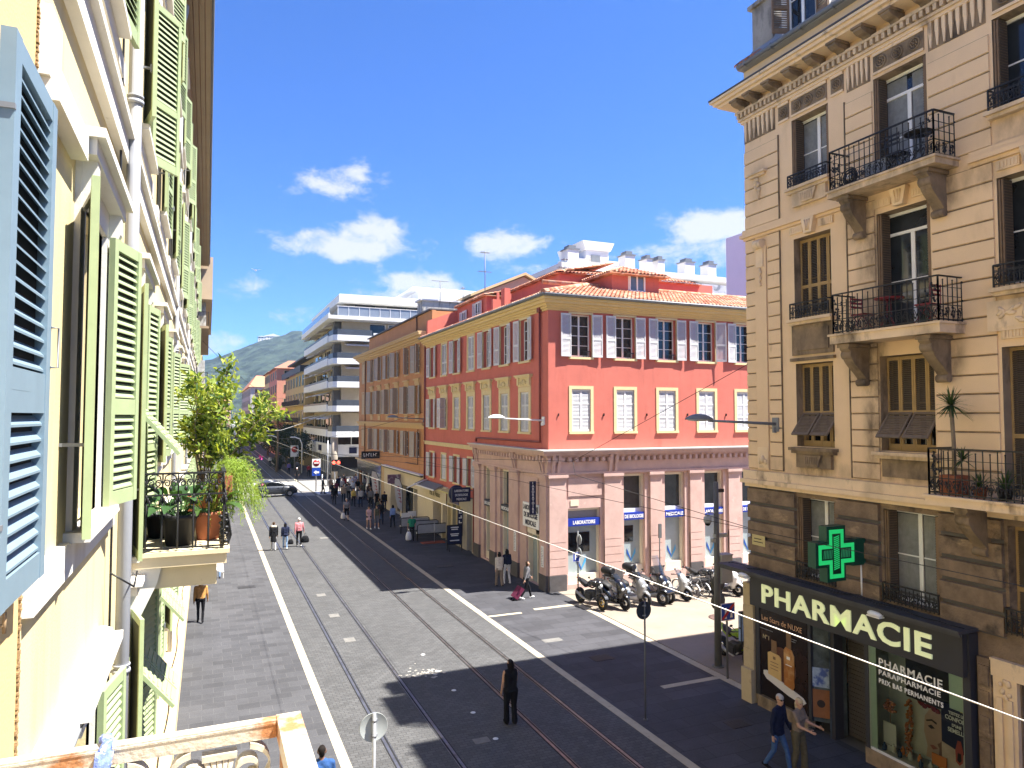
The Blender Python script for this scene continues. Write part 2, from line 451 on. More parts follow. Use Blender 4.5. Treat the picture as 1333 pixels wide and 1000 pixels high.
def make_body(P):
    """one continuous body: tapered capsules for every limb fused by a fine remesh; each face takes the material of the limb it lies on"""
    S=[]  # a, b, ra, rb, material
    mats=[]
    def mi(m):
        if m not in mats:mats.append(m)
        return mats.index(m)
    def cap(a,b,ra,rb,m):S.append((Vector(a),Vector(b),ra,rb,mi(m)))
    sk=cSkinDk if P.get('dark')else cSkin
    top=K(P.get('top','grey'));bot=K(P.get('bot','black'));shoe=K(P.get('shoe','black'));hair=K(P.get('hair','hairdk'))
    slv=P.get('sleeve','long');fem=P.get('fem',0);st=P.get('stride',.0);lean=P.get('lean',.02)
    sw=.165 if fem else .195;hw=.10 if fem else .095;bulk=P.get('bulk',1.)
    def T(p):  # lean the trunk about the hips
        x,y,z=p
        return Vector((x,y+lean*max(0,z-.92)/.5,z))
    hipz=.92-.05*abs(st)
    # legs: +Y is forward. st = stride in metres of half a step
    feet={}
    for sx,ph in((-1,1),(1,-1)):
        f=st*ph
        hip=Vector((sx*hw,0,hipz-.02))
        if ph>0 or st==0:ank=Vector((sx*(hw+P.get('stance',0)),f,.085));knee=Vector((sx*hw*1.02,f*.58+.035,.49));toe=ank+Vector((sx*.02,.17,-.045));heel=ank+Vector((0,-.055,-.05))
        else:ank=Vector((sx*hw,f,.085+.25*abs(st)));knee=Vector((sx*hw*1.02,f*.36+.05,.485));toe=ank+Vector((sx*.02,.15,-.045-.22*abs(st)));heel=ank+Vector((0,-.06,-.03))
        lt=P.get('trouser','slim');kk={'slim':1.,'wide':1.32,'shorts':1.15,'bare':.95}[lt]
        lower=bot if lt in('slim','wide')else sk
        upper=bot if lt!='bare' else sk
        cap(hip,knee,.088*kk,.060*kk,upper)
        if lt=='wide':cap(knee,ank+Vector((0,0,.0)),.078,.085,bot)
        else:cap(knee,knee.lerp(ank,.35),.056,.056,lower);cap(knee.lerp(ank,.35),ank,.056 if lower is sk else .06,.036 if lower is sk else .048,lower)
        cap(heel,toe,.040,.034,shoe);cap(ank,heel.lerp(toe,.4),.042,.038,shoe)
    # trunk
    coat=P.get('coat',0);bm=top
    cap(T((-hw*.8,0,.93)),T((hw*.8,0,.93)),.115*bulk,.115*bulk,bot if not coat else top)
    cap(T((-.045,0,1.02)),T((.045,0,1.02)),.112*bulk,.112*bulk,top)
    cap(T((-.05,0,1.14)),T((.05,0,1.14)),(.105 if fem else .12)*bulk,(.105 if fem else .12)*bulk,top)
    cap(T((-.085,.005,1.29)),T((.085,.005,1.29)),.112*bulk,.112*bulk,top)
    cap(T((-sw*.82,0,1.40)),T((sw*.82,0,1.40)),.070,.070,top)
    cap(T((-.05,0,1.43)),T((.05,0,1.43)),.065,.065,top)
    for sx in(-1,1):cap(T((sx*.06,0,1.0)),T((sx*.095,0,1.34)),.112*bulk,.108*bulk,top)
    if fem:cap(T((-.075,.085,1.27)),T((.075,.085,1.27)),.055,.055,top)
    if coat:
        for a in np.linspace(0,2*PI,10,endpoint=False):
            cap((.075*math.cos(a),.05*math.sin(a),1.0),(.125*math.cos(a),.10*math.sin(a),1.0-coat),.075,.06,top)
    sk_=P.get('skirt',0)
    if sk_:
        for a in np.linspace(0,2*PI,12,endpoint=False):
            cap((.05*math.cos(a),.04*math.sin(a),1.0),(.15*math.cos(a),.13*math.sin(a),.96-sk_),.07,.045,K(P.get('skirtc',P.get('top'))))
    # neck and head
    hd=P.get('head',(0,0));hc=T((0,.015+.03*hd[0],1.605));yaw=hd[1]
    cap(T((0,-.005,1.43)),hc-Vector((0,.01,.06)),.052,.050,sk)
    fx=Vector((math.sin(-yaw),math.cos(yaw),0));rx=Vector((fx.y,-fx.x,0))
    cap(hc+Vector((0,0,.03))-fx*.015,hc+Vector((0,0,-.02))+fx*.012,.088,.074,sk)
    cap(hc+fx*.035+Vector((0,0,-.07)),hc+fx*.045+Vector((0,0,-.075)),.045,.040,sk)  # jaw
    cap(hc+fx*.085+Vector((0,0,.005)),hc+fx*.102+Vector((0,0,-.022)),.010,.014,sk)  # nose
    cap(hc+fx*.082+rx*.015+Vector((0,0,-.055)),hc+fx*.082-rx*.015+Vector((0,0,-.055)),.010,.010,sk)  # mouth
    for s_ in(-1,1):cap(hc+rx*.083*s_+Vector((0,0,.012)),hc+rx*.085*s_+Vector((0,0,-.02)),.016,.012,sk)  # ears
    hs=P.get('hairstyle','short')
    if hs!='bald':
        cap(hc+Vector((0,0,.05))-fx*.03,hc+Vector((0,0,.055))+fx*.028,.080,.066,hair)
        cap(hc+Vector((0,0,.03))-fx*.045,hc+Vector((0,0,-.03))-fx*.045,.072,.055,hair)
    if hs in('long','bob'):
        e=-.20 if hs=='long' else-.09
        for s_ in(-1,0,1):cap(hc+rx*.058*s_-fx*(.035 if s_ else .06),hc+rx*.062*s_-fx*(.05 if s_ else .075)+Vector((0,0,e)),.045,.035,hair)
    if hs=='bun':cap(hc-fx*.10+Vector((0,0,.06)),hc-fx*.11+Vector((0,0,.06)),.04,.04,hair)
    if P.get('cap'):
        cm=K(P['cap'])
        cap(hc+Vector((0,0,.06))-fx*.03,hc+Vector((0,0,.062))+fx*.025,.087,.078,cm)
        if P.get('brim',1):cap(hc+fx*.08+Vector((0,0,.055))-rx*.03,hc+fx*.11+Vector((0,0,.045))+rx*.03,.02,.02,cm)
    if P.get('hood'):cap(T((-.10,-.05,1.46)),T((.10,-.05,1.46)),.065,.065,K(P['hood']))
    # arms: (shoulder swing forward angle, elbow bend, outwards) per side, angles in degrees
    hands=[]
    for sx,key in((-1,'armL'),(1,'armR')):
        swing,bend,outw=P.get(key,(20*st/.3*(-sx if True else 1)*-1 if st else 4,14,7))
        sh=T((sx*sw,0,1.40))
        def dirv(a,o):return Vector((sx*math.sin(R(o)),math.sin(R(a))*math.cos(R(o)),-math.cos(R(a))*math.cos(R(o))))
        el=sh+dirv(swing,outw)*.285
        inn=P.get(key+'in',0)
        d2=dirv(swing+bend,outw-4-inn);wr=el+d2*.245
        cl={'long':(top,top),'short':(top,sk),'none':(sk,sk)}[slv]
        th=1.18 if slv=='long' else 1.
        cap(sh,el,.056*th,.043*th,cl[0])if slv!='short' else(cap(sh,sh.lerp(el,.6),.062,.056,top),cap(sh.lerp(el,.5),el,.046,.042,sk))
        cap(el,wr,.041*th,.029*(1.25 if slv=='long' else 1),cl[1])
        palm=wr+d2*.085
        cap(wr+d2*.02,palm,.030,.034,sk)
        hands.append((sx,wr,palm,d2))
    # accessories worn on the body
    if P.get('pack'):
        pm=K(P['pack'])
        for x in(-.07,.07):cap(T((x,-.20,1.36)),T((x,-.21,1.08)),.085,.10,pm)
        for x in(-.12,.12):cap(T((x,-.1,1.47)),T((x*.95,.11,1.30)),.022,.02,pm)
    mb=MB();vox=P.get('vox',.017)
    for a,b,ra,rb,m in S:
        n=10;d=(b-a);L=d.length
        ax=d.normalized()if L>1e-5 else Vector((0,0,1));u=ax.orthogonal().normalized();w=ax.cross(u)
        rings=[]
        for i in range(5):t=PI/2*(1-i/4);rings.append((a-ax*ra*math.sin(t),ra*math.cos(t)))
        for i in range(5):t=PI/2*i/4;rings.append((b+ax*rb*math.sin(t),rb*math.cos(t)))
        vs=[]
        for c,r in rings:
            r=max(r,.0008)
            for j in range(n):
                q=2*PI*j/n;vs.append(c+(u*math.cos(q)+w*math.sin(q))*r)
        k=len(rings)
        fs=[(i*n+j,i*n+(j+1)%n,(i+1)*n+(j+1)%n,(i+1)*n+j)for i in range(k-1)for j in range(n)]+[tuple(range(n))[::-1],tuple((k-1)*n+j for j in range(n))]
        mb.add(vs,fs,0)
    me=mb.mesh('body_raw',[mats[0]])
    o=bpy.data.objects.new('body_raw',me);col.objects.link(o)
    rm=o.modifiers.new('r','REMESH');rm.mode='VOXEL';rm.voxel_size=vox
    sm=o.modifiers.new('s','SMOOTH');sm.iterations=7;sm.factor=.5
    dg=bpy.context.evaluated_depsgraph_get()
    body=bpy.data.meshes.new_from_object(o.evaluated_get(dg))
    bpy.data.objects.remove(o);bpy.data.meshes.remove(me)
    nP=len(body.polygons);nV=len(body.vertices)
    vc=np.empty(nV*3);body.vertices.foreach_get('co',vc);vc=vc.reshape(-1,3)
    lv=np.empty(len(body.loops),dtype=np.int32);body.loops.foreach_get('vertex_index',lv)
    pl=np.empty(nP,dtype=np.int32);body.polygons.foreach_get('loop_total',pl)
    ps=np.empty(nP,dtype=np.int32);body.polygons.foreach_get('loop_start',ps)
    cen=np.add.reduceat(vc[lv],ps)/pl[:,None]
    best=np.full(nP,1e9);bi=np.zeros(nP,dtype=np.int32)
    for a,b,ra,rb,m in S:
        a=np.array(a);b=np.array(b);d=b-a;L2=max(d@d,1e-9)
        t=np.clip(((cen-a)@d)/L2,0,1)
        dist=np.linalg.norm(cen-a-t[:,None]*d,axis=1)-(ra+(rb-ra)*t)
        k=dist<best;best[k]=dist[k];bi[k]=m
    if P.get('stripes'):
        zz=cen[:,2];k=(bi==mi(top))&(np.floor(zz/.045).astype(int)%2==0)&(zz>.95);bi[k]=mi(K(P['stripes']))
    # fingers, thumbs and eyes are rooted in the palm and face and joined to the same mesh
    xb=MB();ski=mi(sk)
    for sx,wr,palm,d2 in hands:
        side=Vector((0,1,0));side=(side-d2*side.dot(d2)).normalized();inw=d2.cross(side)*(1 if sx<0 else-1)
        for q,ln in zip((-.024,-.008,.008,.023),(.062,.075,.080,.068)):
            p0=palm+side*q*.95+d2*.015;p1=p0+d2*ln*.5+inw*.006;p2=p1+(d2*.8+inw*.6).normalized()*ln*.5
            xb.tube([p0,p1,p2],[.0095,.0085,.006],6,ski)
        p0=palm+side*.026-d2*.03;xb.tube([p0,p0+side*.03+d2*.02+inw*.008,p0+side*.036+d2*.05+inw*.02],[.011,.010,.007],6,ski)
    ei=mi(K('hairdk'))
    for s_ in(-1,1):xb.ball(hc+fx*.083+rx*.032*s_+Vector((0,0,.012)),.011,.011,.008,6,4,ei)
    if P.get('shades'):
        for s_ in(-1,1):xb.ball(hc+fx*.088+rx*.034*s_+Vector((0,0,.012)),.026,.026,.016,8,5,ei);xb.tube([hc+fx*.085+rx*.05*s_+Vector((0,0,.016)),hc+rx*.088*s_+Vector((0,0,.016))],.005,4,ei)
    xm=xb.mesh('x',mats)
    body.materials.clear()
    for m in mats:body.materials.append(m)
    body.polygons.foreach_set('material_index',bi)
    body.polygons.foreach_set('use_smooth',np.ones(nP,dtype=bool))
    b=bmesh.new();b.from_mesh(body);b.from_mesh(xm);b.to_mesh(body);b.free()
    bpy.data.meshes.remove(xm)
    body.name='person'
    return body

PEOPLE=[]
def person(x,y,face,label,h=1.7,group=None,parts=(),**P):
    """face: degrees, 0 = walking up the street (+Y), 90 = towards +X"""
    me=make_body(P);s=h/1.70
    PEOPLE.append((me,x,y,face,label,s,group,parts,P.get('z',0)))
def place_people():
    for me,x,y,face,label,s,group,parts,z in PEOPLE:
        o=bpy.data.objects.new('person',me);link(o,None,(x,y,GZ(x)+z),R(-face),False);o.scale=(s,)*3
        tag(o,label,'person',group)
GP='people walking in the street'
person(7.67,18.0,4,'person in sleeveless black top and wide black trousers standing on the tram track, back turned',1.68,None,fem=1,top='black',bot='black',trouser='wide',sleeve='none',hair='hairdk',hairstyle='bob',armL=(6,10,8),armR=(18,55,6),stride=.05,vox=.013)
person(12.42,13.2,158,'person in dark navy jacket and blue jeans with sunglasses walking past the pharmacy',1.76,None,top='navy',bot='jeans',hair='hairgr',stride=.24,lean=.05,head=(0,-.5),shades=1,armL=(8,20,8),armR=(-12,18,8),vox=.013,bulk=1.08,coat=.12)
person(12.84,12.98,165,'person with pale blond hair in beige top and khaki trousers holding a phone',1.68,None,fem=1,top='taupe',bot='khaki',hair='hairbl',hairstyle='bob',sleeve='short',stride=.1,head=(.3,-.4),armL=(25,60,5),armR=(25,60,5),vox=.013,trouser='wide')
person(2.2,14.7,10,'person in blue shirt seen from behind beside the rusty balcony corner',1.74,None,dark=1,top='midblue',bot='navy',hair='hairdk',stride=.2,sleeve='short',vox=.015)
person(3.9,46.6,0,'person in long black coat with a cream fur hood walking up the street',1.72,GP,top='black',bot='ltgrey',coat=.42,hood='cream',hair='hairbr',stride=.16,shoe='white',bulk=1.15)
person(4.6,46.7,0,'person in navy jacket with pale sweater round the waist carrying a black bag',1.62,GP,top='navy',bot='ltjeans',hair='hairdk',hairstyle='bob',cap='navy',brim=0,stride=.14,shoe='white',coat=.05)
person(5.5,47.3,0,'person in pink shirt and white cap walking up the street with a bag',1.78,GP,top='pink',bot='black',hair='hairgr',cap='white',stride=.2,shoe='white',armR=(12,12,14))
person(13.45,29.8,88,'person in grey jacket walking in the sun and pulling a suitcase past the corner',1.68,GP,fem=1,top='grey',bot='black',hair='hairbr',hairstyle='bob',stride=.30,lean=.06,armL=(20,25,6),armR=(-30,4,14),shoe='white',scarf=1)
person(13.25,32.5,2,'person in pale cardigan and loose patterned trousers by the pink stone wall',1.64,GP,fem=1,top='cream',bot='taupe',trouser='wide',hairstyle='bob',stride=.16,coat=.12)
person(13.8,32.85,0,'person in dark blue jacket and white trousers by the pink stone wall',1.68,GP,fem=1,top='navy',bot='white',hairstyle='long',stride=.14,pack='navy',shoe='white')
person(.62,40.0,180,'person in pale blue jeans on the left pavement below the plant balcony',1.72,GP,top='white',bot='ltjeans',stride=.16,shoe='navy')
person(-.12,31.6,5,'person in orange jacket and black trousers close to the left wall',1.7,GP,top='orange',bot='black',stride=.14)
person(12.6,46.3,12,'person in green shirt with a white plastic bag beside the empty cafe benches',1.72,GP,top='green',bot='black',hair='hairgr',sleeve='short',stride=.15,armL=(5,8,10))
person(12.85,52.6,0,'person in light blue shirt and black trousers walking away, dark hair',1.66,GP,fem=1,top='blue',bot='black',hairstyle='bob',stride=.18)
person(12.35,54.3,0,'person in dark navy clothes with a backpack in front of the feather banner',1.8,GP,top='navy',bot='navy',pack='black',stride=.18)
person(11.05,52.6,178,'person in pale pink summer dress walking towards the camera',1.66,GP,fem=1,top='palepink',skirt=.22,skirtc='palepink',trouser='bare',sleeve='none',hair='hairbr',hairstyle='long',stride=.16,shoe='white',armR=(30,80,8))
person(11.65,52.6,182,'person in grey shorts and olive top beside the pink summer dress',1.68,GP,fem=1,top='olive',bot='grey',trouser='shorts',sleeve='none',hair='hairbr',stride=.18,shoe='white')
person(10.3,57.5,178,'person in black and white striped shirt and dark shorts at the kerb',1.76,GP,top='ltgrey',stripes='navy',bot='black',trouser='shorts',sleeve='short',hair='hairgr',stride=.16,bulk=1.15)
person(11.15,68.7,180,'person all in black on the kerb beyond the striped shirt',1.74,GP,top='black',bot='black',stride=.14)
person(12.95,65.2,0,'person in white shirt and dark trousers deep in the crowd',1.74,GP,top='ltgrey',bot='navy',stride=.16,bulk=1.1)
person(12.5,66.3,175,'person in yellow top behind the white shirt',1.66,GP,fem=1,top='yellow',bot='black',hairstyle='long',stride=.14)
person(13.7,64.4,3,'person in dark grey jacket right of the white shirt by the shop window',1.78,GP,top='grey',bot='black',stride=.16)
person(12.2,69.8,185,'person in beige jacket in the middle of the crowd',1.72,GP,top='beige',bot='black',stride=.12,coat=.1)
person(13.1,72.6,0,'person in black coat next to the beige jacket',1.72,GP,top='black',bot='grey',coat=.3,stride=.12)
person(11.45,78.0,90,'person in black at the left edge of the crowd on the crossing',1.74,GP,top='black',bot='black',stride=.2)
person(12.25,78.1,170,'person in cream jacket and grey trousers at the crossing, beside the black clothes',1.7,GP,top='beige',bot='ltgrey',stride=.15)
person(13.35,79.6,180,'person in dark top and dark shorts waiting in the sun',1.72,GP,top='navy',bot='black',trouser='shorts',stride=.1)
person(14.1,79.9,5,'person with long dark hair and red top in the sunlit crossing',1.64,GP,fem=1,top='red',bot='black',hairstyle='long',stride=.1)
person(14.5,78.7,185,'person in white blouse and black trousers in the sunlit crossing',1.66,GP,fem=1,top='white',bot='black',hairstyle='long',stride=.14)
person(15.0,79.5,0,'person in pale grey shirt behind the white blouse',1.72,GP,top='ltgrey',bot='jeans',stride=.12)
person(15.3,77.4,100,'person in brown jacket at the corner of the orange building',1.74,GP,top='brown',bot='black',stride=.12)
person(14.2,70.5,0,'person in dark green jacket near the glossy shop front',1.74,GP,top='olive',bot='black',stride=.12)
person(14.35,61.9,182,'person in black puffer by the second feather banner',1.7,GP,top='black',bot='navy',stride=.12,bulk=1.15)
person(10.6,94.3,183,'person in black with a white cap crossing the far side street',1.74,GP,top='black',bot='black',cap='white',stride=.18)
person(10.8,106,180,'person in purple jacket in the shade beyond the side street',1.7,GP,top='purple',bot='black',stride=.14)
person(12.4,110,0,'person in dark clothes under the far trees',1.7,GP,top='grey',bot='black',stride=.14)
person(9.6,124,180,'person in white top far down the shaded street',1.7,GP,top='white',bot='black',stride=.14)
person(12.9,101,180,'person in red top near the far no-entry sign',1.68,GP,top='red',bot='black',stride=.14)
CR=['black','navy','grey','brown','olive','beige','ltgrey','wine']
crowd=[(13.3,67.6,'navy','jeans','navy jacket and jeans in front of the glossy shop windows'),(14.2,67.0,'black','black','black at the door of the glossy shop'),(12.9,70.9,'grey','black','grey hooded top behind the beige jacket'),(13.8,73.6,'white','jeans','white t-shirt and jeans in the back of the crowd'),(14.5,74.6,'black','ltgrey','black top and light trousers beside the far shop corner'),(12.3,74.5,'wine','black','dark wine coloured top at the back of the crowd near the kerb'),(11.6,72.5,'black','navy','black top and navy trousers close to the kerb'),(13.2,76.2,'ltgrey','navy','light grey jacket at the edge of the sunlight'),(14.6,69.6,'brown','black','brown coat against the glossy shop glass'),(15.6,81.5,'navy','black','navy top crossing beyond the orange building'),(14.6,83.5,'black','grey','black top far side of the sunny crossing'),(13.9,62.9,'black','black','black next to the second feather banner'),(12.75,56.6,'olive','jeans','olive jacket behind the backpack')]
for i,(x,y,a,b_,lb)in enumerate(crowd):
    person(x,y,(0,180,8,172,355)[i%5],'person in '+lb,1.66+.03*(i%5),GP,top=a,bot=b_,fem=i%2,hair=('hairdk','hairbr','hairdk','hairgr')[i%4],hairstyle=('short','long','short','bob')[i%4],stride=.10+.02*(i%4),vox=.024,shoe=('black','white')[i%2],sleeve=('long','short')[(i//3)%2])

# ================================================================ CAMERA, SUN, SKY
CAMZ=8.3
TH,PT=R(23.18),R(2.60)
cam=bpy.data.cameras.new('camera');camo=bpy.data.objects.new('camera',cam);col.objects.link(camo)
cam.sensor_width=36;cam.lens=925/1333*36;cam.clip_start=.05;cam.clip_end=8000
camo.location=(0,0,CAMZ);camo.rotation_euler=(PI/2+PT,0,-TH);scene.camera=camo
SUN=Vector((.472,-.267,1.)).normalized()
sl=bpy.data.lights.new('sun','SUN');sl.energy=5.0;sl.angle=R(.53);sl.color=(1.,.955,.88)
slo=bpy.data.objects.new('sun',sl);col.objects.link(slo);slo.location=(60,-40,120)
slo.rotation_euler=SUN.to_track_quat('Z','Y').to_euler()
scene.view_settings.view_transform='Standard';scene.view_settings.look='None';scene.view_settings.gamma=1
scene.view_settings.exposure=1.90
FW=Vector((math.sin(TH)*math.cos(PT),math.cos(TH)*math.cos(PT),math.sin(PT)))
RT=Vector((math.cos(TH),-math.sin(TH),0));UP=RT.cross(FW)
def ray(px,py):return(FW+RT*((px-666.5)/925)+UP*((500-py)/925)).normalized()
def sky():
    w=bpy.data.worlds.new('World');scene.world=w;w.use_nodes=True
    n,l=w.node_tree.nodes,w.node_tree.links
    bg=n['Background'];bg.inputs['Strength'].default_value=SKYS
    st=n.new('ShaderNodeTexSky');st.sky_type='NISHITA';st.sun_disc=False
    st.sun_elevation=math.asin(SUN.z);st.sun_rotation=math.atan2(SUN.x,SUN.y)
    st.air_density=1.;st.dust_density=.25;st.ozone_density=3.;st.altitude=0
    tc=n.new('ShaderNodeTexCoord');d=tc.outputs['Generated']
    def vm(op,a,b=None):
        x=n.new('ShaderNodeVectorMath');x.operation=op
        for i,q in enumerate((a,b)):
            if q is None:continue
            if isinstance(q,(tuple,Vector)):x.inputs[i].default_value=q
            else:l.new(q,x.inputs[i])
        return x.outputs['Value']if op in('DOT_PRODUCT','LENGTH')else x.outputs['Vector']
    def mth(op,a,b=0.,c=0.):
        x=n.new('ShaderNodeMath');x.operation=op
        for i,q in enumerate((a,b,c)):
            if isinstance(q,(int,float)):x.inputs[i].default_value=q
            else:l.new(q,x.inputs[i])
        return x.outputs[0]
    tot=None
    blobs=[(452,320,80,21,.95),(488,302,42,22,.92),(432,240,66,22,.62),(470,228,38,18,.58),(660,318,52,21,.88),(545,370,62,18,.95),(505,384,44,13,.75),
             (925,296,55,24,1.05),(960,320,80,26,.8),(870,330,60,16,.6),(385,412,50,14,.42),(318,372,34,16,.45),(290,450,50,18,.5),(1150,330,120,40,.8),(700,350,60,12,.5),
             (60,300,120,50,.8),(-400,260,200,70,.8),(1700,250,200,60,.8)]
    for px,py,sx,sy,am in blobs:
        c=ray(px,py);e1=Vector((c.y,-c.x,0)).normalized();e2=e1.cross(c)
        u=mth('MULTIPLY',vm('DOT_PRODUCT',d,tuple(e1)),925/sx);v=mth('MULTIPLY',vm('DOT_PRODUCT',d,tuple(e2)),925/sy)
        f=mth('GREATER_THAN',vm('DOT_PRODUCT',d,tuple(c)),.5)
        q=mth('MULTIPLY',mth('EXPONENT',mth('MULTIPLY',mth('ADD',mth('MULTIPLY',u,u),mth('MULTIPLY',v,v)),-.8)),am)
        q=mth('MULTIPLY',q,f)
        tot=q if tot is None else mth('MAXIMUM',tot,q)
    nz=n.new('ShaderNodeTexNoise');nz.inputs['Scale'].default_value=26;nz.inputs['Detail'].default_value=12;nz.inputs['Roughness'].default_value=.64;nz.inputs['Distortion'].default_value=.25
    mp=n.new('ShaderNodeMapping');mp.inputs['Scale'].default_value=(1,1,1.7);l.new(d,mp.inputs['Vector']);l.new(mp.outputs[0],nz.inputs['Vector'])
    a=mth('ADD',tot,mth('MULTIPLY',mth('SUBTRACT',nz.outputs['Fac'],.5),1.5))
    mr=n.new('ShaderNodeMapRange');mr.interpolation_type='SMOOTHSTEP';mr.inputs['From Min'].default_value=.30;mr.inputs['From Max'].default_value=.85;mr.inputs['To Max'].default_value=.90
    l.new(mth('MULTIPLY',a,mth('MINIMUM',mth('MULTIPLY',tot,6.),1.)),mr.inputs['Value'])
    # blue tint of the high-pressure sky
    tm=n.new('ShaderNodeMix');tm.data_type='RGBA';tm.blend_type='MULTIPLY';tm.inputs['Factor'].default_value=1
    l.new(st.outputs[0],tm.inputs[6]);tm.inputs[7].default_value=(*SKYTINT,1)
    mx=n.new('ShaderNodeMix');mx.data_type='RGBA';l.new(mr.outputs[0],mx.inputs['Factor']);l.new(tm.outputs[2],mx.inputs[6])
    k=CLOUD/SKYS
    mx.inputs[7].default_value=(k*.97,k*.99,k*1.02,1)
    l.new(mx.outputs[2],bg.inputs['Color'])
SKYS=.085;SKYTINT=(.25,.43,.78);CLOUD=.27
sky()

# ================================================================ GROUND
def GZ(x):return .008
Lx,Rx=-.8,15.0
def sheet(name,x0,x1,y0,y1,z,m,kind='structure'):
    b=MB().box(x0,x1,y0,y1,z-.3,z)
    return tag(obj(name,b,m),kind=kind)
def big():
    b=MB();b.quad((-1095,-55,-.02),(1695,-55,-.02),(1695,2145,-.02),(-1095,2145,-.02));return b
structure('ground',big(),M('dusty_ground',(.10,.095,.08),.95,.3,.05))
mSetts=paving('road_setts',(.074,.074,.074),(.040,.040,.041),.21,.125,.009,0,.16,.8,.4,.15,tint=((.115,.110,.098),.60))
mSlabL=paving('pavement_slabs',(.060,.060,.064),(.10,.10,.10),.62,.42,.006,0,.18,.75,.3,.2)
mSlabR=paving('dark_pavement_slabs',(.050,.050,.056),(.022,.022,.024),1.1,.55,.010,R(0),.2,.75,.3,.25,tint=((.095,.092,.088),.6))
mTarBeige=M('beige_tarmac',(.235,.195,.155),.9,.14,.9,.25,60,stain=[((.16,.13,.10),1.1,.60,.2,1),((.30,.26,.21),5.,.64,.1,1)])
mKerb=M('pale_kerb_stone',(.40,.35,.25),.8,.16,2.2,.2,40,stain=((.2,.17,.12),3.5,.6,.12,1))
mCross=M('side_street_concrete',(.26,.245,.22),.85,.15,.8,.2,30,stain=((.15,.145,.14),.7,.58,.15,1))
mZebra=M('white_road_paint',(.62,.62,.60),.7,.12,3,stain=((.3,.29,.27),4,.62,.1,1))
sheet('left_pavement',-.8,3.05,-25,430,.006,mSlabL)
sheet('tram_road',3.3,10.6,-25,77,.004,mSetts)
sheet('tram_road',3.3,10.6,95,430,.004,mSetts)
sheet('side_street',3.3,10.6,77,95,.0045,mCross)
sheet('right_pavement',10.85,15.05,-25,77,.006,mSlabR)
sheet('right_pavement',10.85,15.05,95,430,.006,mSlabR)
sheet('side_street',10.85,70,77.0,95,.0065,mCross)
sheet('side_street',15.4,60,16.9,30.6,.0065,mTarBeige)
sheet('right_pavement',15.05,15.4,28.3,30.6,.0062,mSlabR)
structure('kerb',MB().box(3.05,3.3,-25,77,-.2,.010),mKerb)
structure('kerb',MB().box(10.6,10.85,-25,77,-.2,.010),mKerb)
structure('kerb',MB().box(3.05,3.3,95,430,-.2,.010),mKerb)
structure('kerb',MB().box(10.6,10.85,95,430,-.2,.010),mKerb)
b=MB();b.box(15.06,15.34,16.9,28.2,-.2,.011);b.box(12.95,15.05,18.45,18.68,-.2,.0105);b.box(10.87,12.35,27.72,27.92,-.2,.0105);b.box(13.05,15.05,27.95,28.2,-.2,.0105)
structure('kerb',b,mKerb)
b=MB()
for i in range(12):b.box(3.6+i*.58,3.6+i*.58+.3,90.2,93.6,.0,.0135)
for i in range(30):b.box(11.+i*1.0,11.+i*1.0+.5,78.0,81.2,.0,.0135)
structure('road_marking',b,mZebra)
# tram rails: a polished head with a dark groove beside it
mRail=M('polished_rail',(.26,.25,.25),.30,.25,3,metal=.8,stain=((.15,.13,.12),2.5,.5,.2,.2))
mGroove=M('rail_groove',(.012,.012,.012),.8,.3,6)
mPatch=M('light_patch_stone',(.15,.145,.135),.85,.25,5,.1)
for x,sd in((4.30,1),(5.735,-1),(8.15,1),(9.585,-1)):
    b=MB();b.box(x-.035,x+.035,-25,400,-.1,.0125,0)
    b.box(x+sd*.036,x+sd*.082,-25,400,-.1,.0085,1);b.box(x+sd*.083,x+sd*.098,-25,400,-.1,.0115,0)
    b.box(x-sd*.036,x-sd*.066,-25,400,-.1,.0082,1)
    structure('tram_rail',b,[mRail,mGroove])
def cover(x,y,w,h,name,label,m,rz=0,round_=False):
    b=MB()
    if round_:
        b.lathe([(0,.012),(w*.38,.012),(w*.40,.0145),(w*.5,.0145),(w*.5,-.05)],n=24)
    else:
        b.box(-w/2,w/2,-h/2,h/2,-.05,.0135)
        for i in range(int(w/.09)):b.box(-w/2+.05+i*.09,-w/2+.09+i*.09,-h/2+.04,h/2-.04,.0135,.018)
    tag(obj(name,b,m,None,(x,y,.004),rz),label,'cover')
mCast=M('cast_iron_cover',(.045,.043,.042),.6,.3,12,metal=.3)
mRust=M('rusty_cover',(.10,.06,.05),.8,.25,8)
cover(19.6,23.9,1.0,1.0,'manhole_cover','round rust coloured manhole cover in the beige side street',mRust,round_=True)
cover(12.6,21.6,.75,.55,'drain_cover','dark square drain cover in the shaded right pavement',mCast)
cover(13.3,15.6,.6,.45,'drain_cover','brownish drain cover beside the stone corner block of the pharmacy',mCast)
cover(12.2,38.0,.9,.6,'drain_cover','dark drain cover in the shaded pavement by the pink stone laboratory',mCast)
cover(1.9,37.2,.8,.5,'drain_cover','dark drain cover in the sunny left pavement',mCast)
cover(12.8,44.0,.5,.4,'drain_cover','small dark drain cover near the advertising board',mCast)
for i,(x,y,w,h,lb)in enumerate([(11.9,24.0,.75,.38,'pale rectangular slab set in the grey pavement across from the motorcycles'),(6.6,17.4,.42,.3,'pale worn slab between the tram tracks near the bottom of the view'),(5.0,27.0,.4,.5,'pale worn slab between the left tram rails, nearest of three'),(5.0,30.5,.4,.5,'pale worn slab between the left tram rails, middle of three'),(5.0,34.2,.4,.5,'pale worn slab between the left tram rails, farthest of three'),(7.6,50.0,.8,.5,'grey slab in the shaded right tram track')]):
    b=MB().box(-w/2,w/2,-h/2,h/2,-.05,.011);tag(obj('paving_slab',b,mPatch,None,(x,y,0)),lb,'slab')
